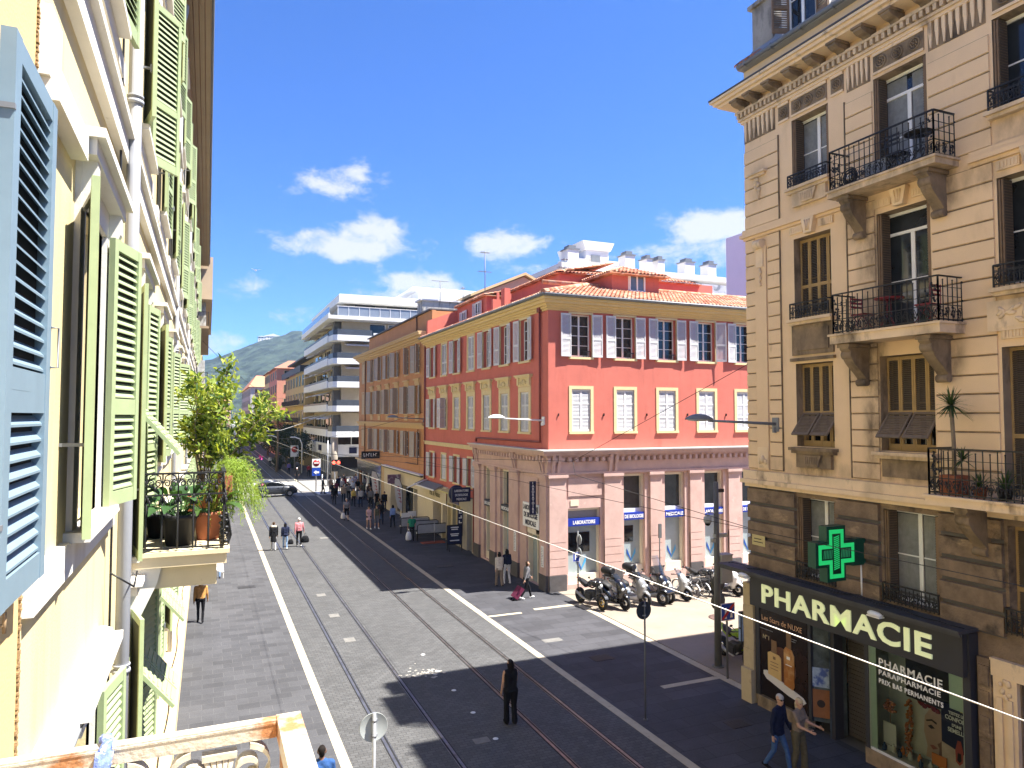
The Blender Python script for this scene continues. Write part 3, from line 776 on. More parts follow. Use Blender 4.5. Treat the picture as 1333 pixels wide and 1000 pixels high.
# white scuffed mortar patch beside the middle rail
b=MB()
rr=random.Random(4)
for i in range(46):
    x=6.55+rr.gauss(0,.35);y=22.6+rr.gauss(0,.28);s=rr.uniform(.02,.07);a=rr.uniform(0,3)
    pts=[(x+s*rr.uniform(.5,1.6)*math.cos(a+k*PI/3),y+s*rr.uniform(.4,1.2)*math.sin(a+k*PI/3))for k in range(6)]
    b.prism(pts,.0,.0095,'z')
tag(obj('mortar_spill',b,M('dried_mortar',(.34,.32,.28),.9,.2,12)),kind='stuff')
# small round studs between the tracks
for i in range(6):
    x,y=6.95+.02*i,15.6+i*1.75
    tag(obj('road_stud',MB().lathe([(0,.016),(.055,.014),(.075,.004)],n=12),mZebra,None,(x,y,.004)),'small pale round stud set in the setts between the two tram tracks','stud','pale studs between the tracks')

# hazy sea air that turns the far hill blue: one closed even volume round the whole scene, sky outside it
def haze():
    m=bpy.data.materials.new('hazy_air');n,l=nodes_of(m);n.remove(n['Principled BSDF'])
    v=n.new('ShaderNodeVolumePrincipled');v.inputs['Color'].default_value=(.45,.68,1,1);v.inputs['Density'].default_value=HAZE;v.inputs['Anisotropy'].default_value=.2
    l.new(v.outputs[0],n['Material Output'].inputs['Volume'])
    tag(obj('haze',MB().box(-1100,1700,-60,2150,-1.2,215),m),kind='stuff')
HAZE=.00014
haze()
# ================================================================ HILL
def hill():
    xs=np.linspace(-900,1500,250);ys=np.linspace(650,2000,130)
    px=np.array([-900,-500,-300,-150,-60,0,82,163,182,230,320,500,800,1500]);pz=np.array([30,40,52,72,92,110,148,174,170,150,120,110,100,60])
    rg=np.random.RandomState(3)
    def vnoise(x,y,f,seed):
        r=np.random.RandomState(seed).rand(64,64)
        u=(x*f)%64;v=(y*f)%64;i=u.astype(int);j=v.astype(int);a=u-i;b=v-j
        a=a*a*(3-2*a);b=b*b*(3-2*b);i2=(i+1)%64;j2=(j+1)%64
        return r[i,j]*(1-a)*(1-b)+r[i2,j]*a*(1-b)+r[i,j2]*(1-a)*b+r[i2,j2]*a*b
    X,Y=np.meshgrid(xs,ys,indexing='ij')
    xn=X*1500/np.maximum(Y,700)
    t=np.clip((Y-700)/800,0,1);ramp=t*t*(3-2*t)
    fall=np.clip(1-(Y-1500)/900,0,1)
    Z=np.interp(X,px,pz)*ramp*fall+14*(vnoise(X,Y,.008,1)-.5)*ramp*(t<.98)+7*(vnoise(X,Y,.035,2)-.5)*np.minimum(1,t*3)+4*rg.rand(*X.shape)*np.minimum(1,t*3)
    Z-=1.
    n0,n1=X.shape
    v=[(float(X[i,j]),float(Y[i,j]),float(Z[i,j]))for i in range(n0)for j in range(n1)]
    f=[(i*n1+j,(i+1)*n1+j,(i+1)*n1+j+1,i*n1+j+1)for i in range(n0-1)for j in range(n1-1)]
    return MB().add(v,f,0,False)
structure('hill',hill(),M('wooded_hill',(.030,.044,.026),.95,.6,.045,stain=[((.010,.017,.010),.035,.48,.1,1),((.14,.13,.11),.02,.68,.03,1)]),fix=False)
mFarWhite=M('far_white_wall',(.62,.60,.56),.8,.05,.1)
mFarRoof=M('far_tile_roof',(.30,.13,.08),.85,.2,.3)
def hill_house(x,y,z,w,d,h,label,roof=False):
    t=thing('hill_house',label,'house',(x,y,z),0,'pale houses on the wooded hill')
    obj('wall',MB().box(-w/2,w/2,0,d,-8,h),mFarWhite,t,local=1)
    obj('roof',MB().prism([(-w/2-.8,h),(w/2+.8,h),(0,h+w*.16)],-.8,d+.8,'y'),mFarRoof if roof else mFarWhite,t,local=1)
    b=MB()
    for i in range(int(w/5)):
        for k in range(int(h/4)):b.box(-w/2+2+i*5,-w/2+3.6+i*5,-.1,.2,1.2+k*4,3.0+k*4)
    tag(obj('window',b,mPaneDk,t,local=1),kind='stuff')
hill_house(118,1490,159,34,12,9,'long white building on top of the wooded hill')
hill_house(96,1480,153,14,10,12,'white building just left of the long one on the hilltop')
for i,(px,py,Y,w,lb)in enumerate([(291,528,900,9,'lowest pale house on the left flank of the hill'),(312,500,1100,10,'pale house half way up the hill, left of the rooftops'),(303,512,1000,9,'pale house below its neighbour on the left hill flank'),(340,498,1050,12,'pale house on the hill right above the far orange roof'),(352,494,1080,10,'small pale house on the hill beside the far yellow gable')]):
    d=ray(px,py);t_=Y/d.y
    hill_house(d.x*t_,Y,CAMZ+d.z*t_,w,8,7,lb,True)

# ================================================================ RED CORNER BUILDING
W15=Fac('W',15.0)
mRed=M('red_stucco',(.53,.150,.112),.9,.10,1.1,.12,60,stain=[((.44,.118,.085),.9,.60,.18,.4),((.60,.19,.14),6.,.70,.1,1),((.44,.125,.095),1.7,.54,.2,.12)])
mYelTrim=M('ochre_trim',(.66,.49,.22),.85,.06,2)
mCreamTrim=M('cream_trim',(.66,.54,.30),.85,.07,3,stain=((.42,.33,.2),5.,.64,.12,.5))
mShutGrey=M('grey_white_shutter_paint',(.62,.62,.63),.6,.06,9,rnd_obj=.06)
mPink=M('pink_stone',(.54,.37,.32),.85,.12,1.6,.2,30,stain=[((.42,.28,.24),.7,.55,.2,.6),((.62,.48,.42),4.,.62,.12,1)])
mPinkDk=M('weathered_pink_stone',(.34,.235,.20),.85,.16,2.2,.2,30)
mPlinth=M('dark_plinth_stone',(.085,.078,.078),.6,.25,3)
mZincLt=M('pale_zinc_capping',(.50,.48,.45),.6,.1,2)
mTerra=None
def tilemat():
    m=bpy.data.materials.new('roman_roof_tiles');n,l=nodes_of(m);b=n['Principled BSDF'];b.inputs['Roughness'].default_value=.9;b.inputs['Specular IOR Level'].default_value=.2
    g=n.new('ShaderNodeNewGeometry');mp=n.new('ShaderNodeMapping');mp.inputs['Scale'].default_value=(4,2.6,2.6);l.new(g.outputs['Position'],mp.inputs['Vector'])
    v=n.new('ShaderNodeTexVoronoi');v.feature='F1';v.inputs['Scale'].default_value=1.;l.new(mp.outputs[0],v.inputs['Vector'])
    cr=n.new('ShaderNodeValToRGB');sp=n.new('ShaderNodeSeparateColor');l.new(v.outputs['Color'],sp.inputs[0]);l.new(sp.outputs[0],cr.inputs[0])
    e=cr.color_ramp.elements;e[0].color=(.24,.10,.06,1);e[1].color=(.58,.36,.22,1)
    for p,c in((.3,(.40,.17,.10,1)),(.6,(.50,.24,.14,1)),(.85,(.46,.30,.22,1))):q=e.new(p);q.color=c
    t=n.new('ShaderNodeTexNoise');t.inputs['Scale'].default_value=9;l.new(g.outputs['Position'],t.inputs['Vector'])
    x=n.new('ShaderNodeMix');x.data_type='RGBA';x.blend_type='OVERLAY';x.inputs['Factor'].default_value=.35;l.new(cr.outputs[0],x.inputs[6]);l.new(t.outputs['Color'],x.inputs[7])
    l.new(x.outputs[2],b.inputs['Base Color']);return m
mTerra=tilemat()
def tile_slope(mb,o,ex,ey,L,D,inside,pitch=.24,row=.38,amp=.055):
    """barrel tiles on a slope: o = eave start, ex along the eave, ey up the slope"""
    o=Vector(o);ex=Vector(ex).normalized();ey=Vector(ey).normalized();nn=ex.cross(ey).normalized()
    if nn.z<0:nn=-nn
    nr=int(D/row);nc=int(L/pitch)
    prof=[(0,0),(.14,.7),(.32,1),(.5,.7),(.62,.1),(.8,-.35),(1,0)]
    for j in range(nr):
        for i in range(nc):
            a=(i+.5)*pitch;bq=(j+.5)*row
            if not inside(a,bq):continue
            jit=rnd.uniform(-.012,.012)
            vs=[]
            for t,lift in((0,.045),(1.06,.0)):
                for u,h in prof:vs.append(o+ex*((i+u)*pitch)+ey*((j+t)*row+jit)+nn*(h*amp+lift))
            k=len(prof)
            mb.add(vs,[(q,q+1,k+q+1,k+q)for q in range(k-1)],0,True)
            mb.add([vs[q]for q in range(k)]+[vs[q]-nn*.04 for q in range(k)],[(q,q+1,k+q+1,k+q)for q in range(k-1)],0,False)
    return mb

red=thing('corner_building','red stuccoed corner building with grey shutters, ochre cornice and pink stone ground floor','building',(15,30.6,0))
yS=30.6;S30=Fac('S',yS);yN=51.5;xE=36.
wy=[33.35+2.72*k for k in range(7)]  # window axes, street side
sx=[16.78+2.52*k for k in range(8)]  # window axes, side street
opW=[];opS=[]
for k,y in enumerate(wy):
    opW+=[(y-.55,y+.55,11.15,13.3),(y-.52,y+.52,7.5,9.55)]
    if k>=3:opW.append((y-.5,y+.5,3.98,5.68))
for x in sx:opS+=[(x-.58,x+.58,11.2,13.3),(x-.52,x+.52,7.55,9.62)]
mb=MB();W15.wall(mb,30.6,51.5,6.7,13.75,opW,.3);W15.wall(mb,40.6,51.5,3.3,6.7,opW,.3);W15.put('wall',mb,mRed,red)
mb=MB();S30.wall(mb,15.0,xE,6.7,13.75,opS,.3);S30.put('wall',mb,mRed,red)
obj('wall',MB().box(15.02,xE,51.2,51.5,0,13.7).box(xE-.3,xE,30.65,51.2,0,13.7).box(15.3,xE-.3,30.9,51.2,13.3,13.45),mRed,red)
# windows, street side
topk={0:'open',1:'open',2:'open',3:'closed',4:'open',5:'closed',6:'open'}
for k,y in enumerate(wy):
    win(red,W15,y,11.15,1.1,2.15,mWhiteFrame,mPane,.26,2,4,(.16,.03,mCreamTrim),topk[k],mShutGrey,.58,splits=(.4,),ang=(rnd.uniform(3,9),rnd.uniform(3,12)))
    s='closed' if k<5 else 'open'
    win(red,W15,y,7.5,1.04,2.05,mWhiteFrame,mPane if k<5 else mPaneDk,.26,2,4,(.26,.04,mCreamTrim),s,mShutGrey,.54,splits=(.33,.66),ang=(8,60 if k==5 else 10))
    # carved head with a shell and a little cornice
    b=MB();W15.bx(b,y-.78,y+.78,0,.06,9.82,10.28);W15.bx(b,y-.92,y+.92,0,.17,10.28,10.36);W15.bx(b,y-.98,y+.98,0,.22,10.36,10.43)
    for q in(-.68,.68):W15.bx(b,y+q-.1,y+q+.1,.06,.13,9.9,10.28)
    for i in range(7):
        a=PI*(i+.5)/7;c=-y
        b.tube([(c+.05*math.cos(a),-.10,9.9+.05*math.sin(a)),(c+.30*math.cos(a),-.085,9.92+.28*math.sin(a))],[.02,.045],5)
    for q in(-.42,.42):b.ball((-y+q,-.08,9.98),.09,.05,.11,8,5)
    W15.put('window_head',b,mCreamTrim,red)
    if k>=3:
        win(red,W15,y,3.98,1.0,1.7,mWhiteFrame,mPaneDk,.24,2,3,(.13,.03,mCreamTrim),'open' if k!=5 else 'closed',mShutGrey,.52,ang=(6,8))
for k,x in enumerate(sx):
    a=(2,2)if k!=3 else(3,25)
    win(red,S30,x,11.2,1.16,2.1,mWhiteFrame,mPane,.28,2,4,(.10,.03,mCreamTrim),'open',mShutGrey,.56,splits=(.42,),ang=a)
    win(red,S30,x,7.55,1.04,2.07,mWhiteFrame,mPane,.28,2,4,(.16,.03,mCreamTrim),'closed',mShutGrey,.54,splits=(.33,.66))
    if k<3:  # a little pot rail in the window
        b=MB();b.box(x+.1,x+.5,yS-.05,yS-.03,11.45,11.5)
        for i in range(5):b.box(x+.1+i*.095,x+.115+i*.095,yS-.05,yS-.03,11.2,11.5)
        obj('window_guard',b,mIron,red)
# shutter dogs: small hooks on the wall beside the closed shutters
b=MB()
for x in sx:
    for q in(-1.25,1.25):b.box(x+q-.015,x+q+.015,yS-.06,yS,8.32,8.44)
obj('shutter_hook',b,mIron,red)
# cornice in stepped ochre mouldings along both fronts
def cornice(parent,m,steps,x0=15.0,y0=30.6,y1=51.5,x1=xE,name='cornice'):
    b=MB()
    for(o,za,zb)in steps:
        b.box(x0-o,x0+.02,y0-o,y1,za,zb);b.box(x0+.021,x1,y0-o,y0+.02,za,zb)
    return obj(name,b,m,parent,(0,0,0))
cornice(red,mYelTrim,[(.06,13.42,13.52),(.14,13.521,13.62),(.24,13.621,13.74),(.36,13.741,13.90),(.46,13.901,14.02)])
b=MB()
b.tube([(14.45,51.5,14.10),(14.45,30.05,14.10),(xE,30.05,14.10)],.075,8)
b.box(14.46,15.0,30.06,51.5,14.03,14.10);b.box(15.0,xE,30.06,30.6,14.03,14.10)
obj('gutter',b,mGreySteel,red)
# hipped tile roof
SL=.30;mb=MB();Dn=5.6;ang=math.atan(SL);ca,sa=math.cos(ang),math.sin(ang)
tile_slope(mb,(14.45,30.05,14.13),(1,0,0),(0,ca,sa),xE-14.45,Dn,lambda a,d:a>d*ca-.1)
tile_slope(mb,(14.45,30.05,14.13),(0,1,0),(ca,0,sa),21.3,2.6,lambda a,d:a>d*ca-.1)
mb.tube([(14.45,30.05,14.2),(14.45+5.4,30.05+5.4,14.2+5.4*SL)],.13,8)
mb.tube([(17,30.05+Dn*ca,14.18+Dn*sa),(xE,30.05+Dn*ca,14.18+Dn*sa)],.13,8)
b2=MB();z1=14.1+Dn*sa;yr=30.05+Dn*ca
b2.add([(14.45,30.05,14.1),(xE,30.05,14.1),(xE,yr,z1),(14.45+Dn*ca,yr,z1),(14.45,51.5,14.1),(14.45+Dn*ca,51.5,z1),(xE,51.5,z1)],
       [(0,1,2,3),(0,3,5,4),(3,2,6,5)])
obj('roof',mb,mTerra,red,(0,0,0),fix=False);obj('roof_deck',b2,mRed,red)
# attic storey: two set-back volumes, party wall, terrace parapet, chimney stubs
mb=MB()
mb.box(17.4,24,45.0,51.2,13.6,16.55)
mb.box(18.9,30,37.0,44.98,13.6,16.75)
obj('attic_wall',mb,mRed,red)
mb=MB();mb.prism([(15.05,13.9),(15.05,15.45),(17.6,16.45),(24,16.9),(24,13.9)],51.22,51.52,'y');obj('party_wall',mb,mRed,red)
mb=MB();mb.box(16.9,18.88,42.6,42.85,14.3,15.9);mb.box(17.3,17.7,41.6,42.2,14.3,16.5)
for i in range(3):mb.box(17.2+i*.42,17.36+i*.42,42.62,42.8,15.9,16.35)
obj('terrace_parapet',mb,mRed,red)
mb=MB()
tile_slope(mb,(17.1,44.7,16.55),(0,1,0),(.98,0,.2),6.7,5,lambda a,d:True)
tile_slope(mb,(18.55,36.7,16.72),(0,1,0),(.97,0,.24),8.3,5,lambda a,d:a>d*.3)
tile_slope(mb,(18.6,36.65,16.72),(1,0,0),(0,.96,.28),10,3.4,lambda a,d:a>d*.9)
mb.box(17.1,23,44.72,51.2,16.5,16.55);mb.box(18.6,29,36.75,44.9,16.68,16.73)
obj('attic_roof',mb,mTerra,red,(0,0,0),fix=False)
Wa=Fac('W',17.4)
win(red,Wa,49.6,14.75,.8,1.3,mWhiteFrame,mPane,-.02,2,2,(.08,.03,mShutGrey),'open',mShutGrey,.35,ang=(3,3))
win(red,Wa,46.6,14.75,.95,1.55,mWhiteFrame,mPane,-.02,2,2,(.08,.03,mShutGrey),'open',mShutGrey,.42,ang=(5,5))
# dormer with a hipped tile cap
mb=MB();mb.box(20.64,23.75,34.0,39.5,14.8,16.3);obj('dormer_wall',mb,mRed,red)
mb=MB();mb.add([(20.2,33.5,16.28),(24.2,33.5,16.28),(24.2,40,16.28),(20.2,40,16.28),(22.2,35.3,17.0),(22.2,38.2,17.0),(20.2,33.5,16.2),(24.2,33.5,16.2),(24.2,40,16.2),(20.2,40,16.2)],
       [(0,1,4),(1,2,5,4),(2,3,5),(3,0,4,5),(6,7,1,0),(7,8,2,1),(9,6,0,3),(6,9,8,7)])
tile_slope(mb,(20.2,33.5,16.28),(1,0,0),(0,.93,.37),4.0,1.95,lambda a,d:d*.93*1.1<a<4.0-d*.93*1.1)
tile_slope(mb,(20.2,33.5,16.28),(0,1,0),(.94,0,.34),6.4,2.1,lambda a,d:a>d*.8)
obj('dormer_roof',mb,mTerra,red,(0,0,0),fix=False)
win(red,Fac('S',34.0),22.25,15.32,1.0,1.0,mWhiteFrame,mPaneBl,-.02,2,1,(.07,.03,mWhiteFrame),'closed',mShutGrey)
# ---- downpipes
mPipeRed=M('red_painted_pipe',(.20,.045,.035),.6,.1,6)
b=MB();b.tube([(14.90,31.35,13.5),(14.90,31.35,7.05),(14.90,40.3,7.0),(14.90,40.3,6.78)],.055,8);b.box(14.80,14.99,31.2,31.5,13.4,13.75)
b.tube([(14.90,51.35,13.6),(14.90,51.35,3.4)],.06,8);b.tube([(14.90,40.7,6.6),(14.90,40.7,.1)],.06,8)
obj('downpipe',b,mPipeRed,red)
# ---- string course above the shops
b=MB();W15.bx(b,40.95,51.45,0,.12,6.24,6.44);W15.bx(b,40.95,51.45,0,.16,6.44,6.50);W15.put('string_course',b,mCreamTrim,red)

# ================ pink stone ground floor (laboratory)
LZ=6.7
sxl=[16.9,19.75,22.2,24.7,27.2,29.7,32.2]
opL=[(16.0,17.8,.25,3.85)]+[(x-.62,x+.62,.45,5.42)for x in sxl[1:]]
mb=MB();S30.wall(mb,14.94,xE,0,6.55,opL,.34,0,.06);S30.put('stone_front',mb,mPink,red)
opLW=[(31.5,33.05,.0,2.75),(35.35,36.55,.1,5.4),(38.0,39.1,.1,5.4)]
mb=MB();W15.wall(mb,30.54,40.6,0,6.55,opLW,.34,0,.06);W15.put('stone_front',mb,mPinkDk if False else mPink,red)
# pilasters with grooves, plinths and caps
def pil(fac,a0,a1,out=.10,grooves=True):
    b=MB()
    if grooves:
        zs=[.75,1.13,1.51,1.89,2.27]
        for i in range(4):fac.bx(b,a0,a1,.055,.06+out,zs[i]+.03,zs[i+1])
        fac.bx(b,a0,a1,.055,.06+out,2.30,5.28)
        fac.bx(b,a0,a1,.055,.03+out,.75,2.3)
    else:fac.bx(b,a0,a1,.055,.06+out,.75,5.28)
    fac.bx(b,a0-.05,a1+.05,.055,.12+out,5.28,5.36);fac.bx(b,a0-.09,a1+.09,.055,.16+out,5.36,5.5)
    fac.put('pilaster',b,mPink,red)
    b=MB();fac.bx(b,a0-.02,a1+.02,.055,.10+out,.0,.75);fac.put('plinth',b,mPlinth,red)
for a0,a1 in((14.97,15.85),(17.98,18.95),(20.65,21.35),(23.1,23.85),(25.6,26.35),(28.1,28.85),(30.6,31.3),(33,33.8)):pil(S30,a0,a1)
for a0,a1 in((30.57,31.3),(33.9,34.75),(37.05,37.85),(39.6,40.45)):pil(W15,a0,a1,.10,False)
# entablature: frieze panels, paired consoles, dentils, capping
b=MB()
for o,za,zb in((.20,5.5,5.6),(.13,5.6,6.1),(.22,6.32,6.44),(.42,6.44,6.56),(.50,6.56,6.64)):
    b.box(15-o,15.3,30.6-o,40.55,za,zb);b.box(15.3,xE,30.6-o,30.9,za,zb)
obj('entablature',b,mPink,red)
b=MB()
y=30.5
while y<40.4:
    b.box(15-.33,15-.12,y,y+.16,6.12,6.32);y+=.37
x=14.8
while x<xE-.3:
    b.box(x,x+.16,yS-.33,yS-.12,6.12,6.32);x+=.37
for yy in(40.2,39.9,34.5,34.2,31.15,30.85):
    b.prism([(15-.36,6.43),(15-.36,6.2),(15-.27,6.0),(15-.19,5.6),(15-.12,5.6),(15-.12,6.43)],yy-.08,yy+.08,'y')
for xx in(15.15,15.45,18.3,18.62):
    b.prism([(yS-.36,6.43),(yS-.36,6.2),(yS-.27,6.0),(yS-.19,5.6),(yS-.12,5.6),(yS-.12,6.43)],xx-.08,xx+.08,'x')
obj('dentils',b,mPink,red)
b=MB();b.box(14.46,15.0,30.06,40.7,6.645,6.70);b.box(15.0,xE,30.06,30.6,6.645,6.70);obj('capping',b,mZincLt,red)
b=MB();S30.bx(b,16.0,17.85,.06,.10,4.45,5.3);obj('raised_panel',b,mPink,red,S30.org,0)if False else S30.put('raised_panel',b,mPink,red)
b=MB();W15.bx(b,31.6,33.6,.06,.10,3.95,5.3);W15.put('raised_panel',b,mPink,red)
mLabCr=M('cream_window_lining',(.70,.62,.48),.8,.05,3)
# laboratory windows: cream linings, glass above and below a sign band, blue butterfly decals
mFrost=M('frosted_lab_glass',(.30,.36,.38),.12,.12,1.4,spec=.5)
mLabDk=M('lab_dark_glass',(.03,.035,.04),.05,.5,1.6,spec=.55)
mBlueSign=M('blue_sign_enamel',(.012,.035,.30),.4,.05,5)
mNavy=M('navy_sign_enamel',(.008,.012,.05),.45,.05,5)
mSignW=M('white_sign_paint',(.78,.78,.77),.5,.04,5)
mDecal1=M('dark_blue_decal',(.01,.07,.32),.4,0);mDecal2=M('light_blue_decal',(.06,.33,.62),.4,0)
def decal(parent,s=1.,c=(0,0,0)):
    for nm,m,sgn in(('decal',mDecal1,-1),('decal',mDecal2,1)):
        b=MB();pts=[(0,0),(sgn*.10*s,.18*s),(sgn*.26*s,.42*s),(sgn*.25*s,.68*s),(sgn*.14*s,.42*s),(sgn*.02*s,.16*s)]
        b.prism(pts,-.004,.004,'y');obj(nm,b,m,parent,c,0,True)
def labwin(fac,a,w,z0,z1,band,dark_hi=True,wide=False,word=None,lm=None):
    o=obj('window',MB().box(-w/2,w/2,.30,.31,.0,.02),mLabCr,red,fac.p(a,z0),fac.rz)
    b=MB();h=z1-z0
    t=.10 if not wide else .05
    b.box(-w/2,-w/2+t,.10,.33,0,h);b.box(w/2-t,w/2,.10,.33,0,h);b.box(-w/2+t,w/2-t,.10,.33,h-.12,h);b.box(-w/2+t,w/2-t,.06,.33,0,.42)
    obj('lining',b,mLabCr,o,local=1)
    obj('pane',MB().box(-w/2+t,w/2-t,.30,.325,.42,band-.02),mFrost,o,local=1)
    if band+.45<h:obj('pane',MB().box(-w/2+t,w/2-t,.30,.325,band+.40,h-.12),mLabDk,o,local=1)
    decal(o,1.,(0,.285,.55))
    if word:
        sg=obj('sign_band',MB().box(-w/2-.02,w/2+.02,-.02,.28,band,band+.36),lm,o,local=1)
        text(word,.24,mSignW,sg,(0,-.025,band+.09),bold=.006,xs=.95 if len(word)<11 else .78)
    return o
words=['LABORATOIRE','DE BIOLOGIE','MEDICALE','LABORATOIRE','DE BIOLOGIE','MEDICALE','LABORATOIRE']
o=labwin(S30,16.9,1.8,.25,3.85,2.75,wide=True,word=words[0],lm=mBlueSign)
obj('display_screen',MB().box(-.85,.45,.26,.295,1.45,2.4),mPaneDk,o,local=1)
obj('spandrel',MB().box(-.85,.85,.24,.32,3.11,3.48),M('grey_roller_box',(.30,.29,.27),.7,.08,4),o,local=1)
for i,x in enumerate(sxl[1:]):
    o=labwin(S30,x,1.24,.45,5.42,2.68,word=words[i+1],lm=mBlueSign)
    if i==0:obj('display_screen',MB().box(-.5,.12,.27,.297,1.55,2.35),mPaneDk,o,local=1)
    obj('roller_box',MB().box(-.52,.52,.18,.34,3.02,3.22),mWhiteFrame,o,local=1)
labwin(W15,35.95,1.2,.1,5.4,3.02,word='MEDICALE',lm=M('dull_navy_band',(.03,.035,.055),.5,.1,4))
labwin(W15,38.55,1.1,.1,5.4,3.02,word='BIOLOGIE',lm=MATS['dull_navy_band'])
# entrance
dr=obj('door',MB().box(-.775,-.7,.05,.33,0,2.5).box(.7,.775,.05,.33,0,2.5).box(-.7,.7,.05,.33,2.42,2.5).box(-.03,.03,.2,.3,0,2.42),mLabCr,red,W15.p(32.27,0),W15.rz)
obj('pane',MB().box(-.7,.7,.28,.32,.02,2.42),mFrost,dr,local=1)
b=MB();b.box(-.5,.5,-.12,-.10,2.50,2.74);obj('lintel_plate',b,mLabCr,dr,local=1)
# ---- signs that hang on the building
t=thing('shop_sign','white fascia sign of the medical laboratory with dark blue lettering above the entrance','sign',W15.p(32.3,2.78),W15.rz)
obj('panel',MB().box(-.95,.95,-.17,-.07,0,1.2),mSignW,t,local=1)
for i,wd in enumerate(('LABORATOIRE','DE BIOLOGIE','MEDICALE')):text(wd,.33,mNavy,t,(0,-.178,.86-i*.37),bold=.012,xs=.82)
t=thing('blade_sign','tall narrow navy sign reading LABORATOIRE downwards beside the corner pilaster','sign',(14.55,31.45,3.55),0)
obj('panel',MB().box(-.16,.16,-.05,.05,0,1.6),mNavy,t,local=1)
for i,ch in enumerate('LABORATOIRE'):text(ch,.16,mSignW,t,(0,-.056,1.46-i*.138),bold=.004)
obj('bracket',MB().box(.16,.45,-.02,.02,.03,.07).box(.16,.45,-.02,.02,1.5,1.54),mGreySteel,t,local=1)
t=thing('blade_sign','rectangular navy sign of the laboratory projecting over the shop doors, three lines of lettering','sign',(14.20,40.9,3.15),0)
obj('panel',MB().box(-.62,.55,-.06,.06,0,.85),mNavy,t,local=1)
for i,wd in enumerate(('LABORATOIRE','DE BIOLOGIE','MEDICALE')):text(wd,.19,mSignW,t,(-.03,-.066,.60-i*.25),xs=.72)
obj('bracket',MB().box(.55,.82,-.02,.02,.15,.2).box(.55,.82,-.02,.02,.62,.67),mGreySteel,t,local=1)
t=thing('round_sign','round navy sign beside the rectangular laboratory sign over the pavement','sign',(14.35,42.3,3.5),0)
obj('panel',MB().lathe([(0,-.08),(.50,-.08),(.52,-.04),(.52,.04),(.50,.08),(0,.08)],n=28,axis='y'),mNavy,t,local=1)
text('OTT',.36,M('dim_sign_blue',(.10,.14,.30),.5,0),t,(0,-.085,-.13))
obj('bracket',MB().box(.5,.66,-.02,.02,-.03,.03),mGreySteel,t,local=1)
t=thing('street_plaque','small cream street name plaque on the pink stone corner','sign',(16.35,30.53,3.98))
obj('panel',MB().box(-.22,.22,-.02,0,0,.28),M('cream_enamel',(.66,.62,.45),.5,.03,5),t,local=1)
t=thing('notice','tall white notice with grey lettering on the pilaster right of the laboratory entrance','sign',W15.p(30.95,1.1),W15.rz)
obj('panel',MB().box(-.14,.14,-.185,-.165,0,1.0),mSignW,t,local=1)
b=MB()
for i in range(11):b.box(-.1,rnd.uniform(.02,.1),-.188,-.184,.08+i*.08,.11+i*.08)
obj('lettering',b,mGreySteel,t,local=1)
t2=dup(t,W15.p(34.25,1.3),W15.rz,'tall white notice with grey lettering on the pilaster left of the laboratory entrance')
# ================ shop fronts under the red wall
mShopCream=M('cream_shop_render',(.62,.54,.38),.8,.07,2,stain=((.45,.38,.26),3,.62,.12,.6))
mBrownDoor=M('brown_wood_door',(.09,.050,.025),.6,.2,6)
mAwnGrey=M('grey_awning',(.17,.165,.16),.8,.1,5)
sh=thing('shop','cream shop front with cursive sign and grey awning under the red building','shop',(15,48.6,0))
b=MB();W15.wall(b,45.9,51.45,0,3.42,[(47.0,48.9,.0,2.35),(45.95,46.7,.0,2.35)],.5,0,.16);W15.bx(b,45.9,51.45,-.3,.16,3.42,3.5);W15.put('front',b,mShopCream,sh)
b=MB();W15.bx(b,47.0,48.9,-.5,-.42,0,2.35);W15.bx(b,45.95,46.7,-.5,-.42,0,2.35);W15.put('door',b,mBrownDoor,sh)
b=MB();W15.bx(b,49.2,51.2,.165,.17,.5,2.4);W15.put('shutter',b,mShopCream,sh)
b=MB();b.prism([(14.84,3.5),(14.84,3.62),(14.2,3.34),(14.2,3.26)],46.6,51.6,'y');obj('awning',b,mAwnGrey,sh)
obj('awning_bar',MB().box(14.14,14.2,46.6,51.6,3.24,3.33),mSignW,sh)
t=thing('shop_sign','dark cursive shop lettering on the cream fascia behind the benches','sign',W15.p(48.5,2.62),W15.rz)
text('Pat & Natas',.52,M('dark_olive_letter',(.08,.075,.03),.6,0),t,(0,-.175,.08),bold=.004)
sh=thing('shop','dark shop front with yellow canopy, blue poster and glass doors next to the laboratory','shop',(15,43.2,0))
mShopGrey=M('greige_shop_frame',(.36,.33,.27),.7,.1,3)
b=MB();W15.wall(b,40.75,45.88,0,3.28,[(41.0,41.9,.0,2.4),(43.1,44.7,.12,2.55),(44.95,45.7,.05,2.5)],.4,0,.10);W15.put('front',b,mShopGrey,sh)
b=MB();W15.bx(b,41.0,41.9,-.4,-.3,0,2.4);W15.put('door',b,mPaneDk,sh)
b=MB();W15.bx(b,43.1,44.7,-.25,-.2,.12,2.55);W15.put('shop_window',b,M('teal_dark_glass',(.03,.075,.085),.06,.4,1.2,spec=.6),sh)
b=MB();W15.bx(b,44.95,45.7,-.25,-.2,.05,2.5);W15.put('shop_window',b,mPaneDk,sh)
b=MB()
for q in(43.05,43.9,44.75,44.95,45.72):W15.bx(b,q-.04,q+.04,-.2,.12,.05,2.55)
W15.put('window_frame',b,mCreamTrim,sh)
b=MB();b.prism([(14.95,3.45),(14.95,3.36),(14.25,3.32),(14.25,3.40)],41.9,45.9,'y');obj('canopy',b,M('yellow_canopy',(.60,.52,.20),.7,.06,3),sh)
t=thing('poster','blue and plum poster on the fascia under the yellow canopy','poster',W15.p(44.3,2.62),W15.rz)
obj('panel',MB().box(-.9,.9,-.14,-.105,0,.66),M('plum_poster',(.07,.035,.09),.5,.3,3,stain=((.03,.06,.22),2,.5,.1,1)),t,local=1)
b=MB()
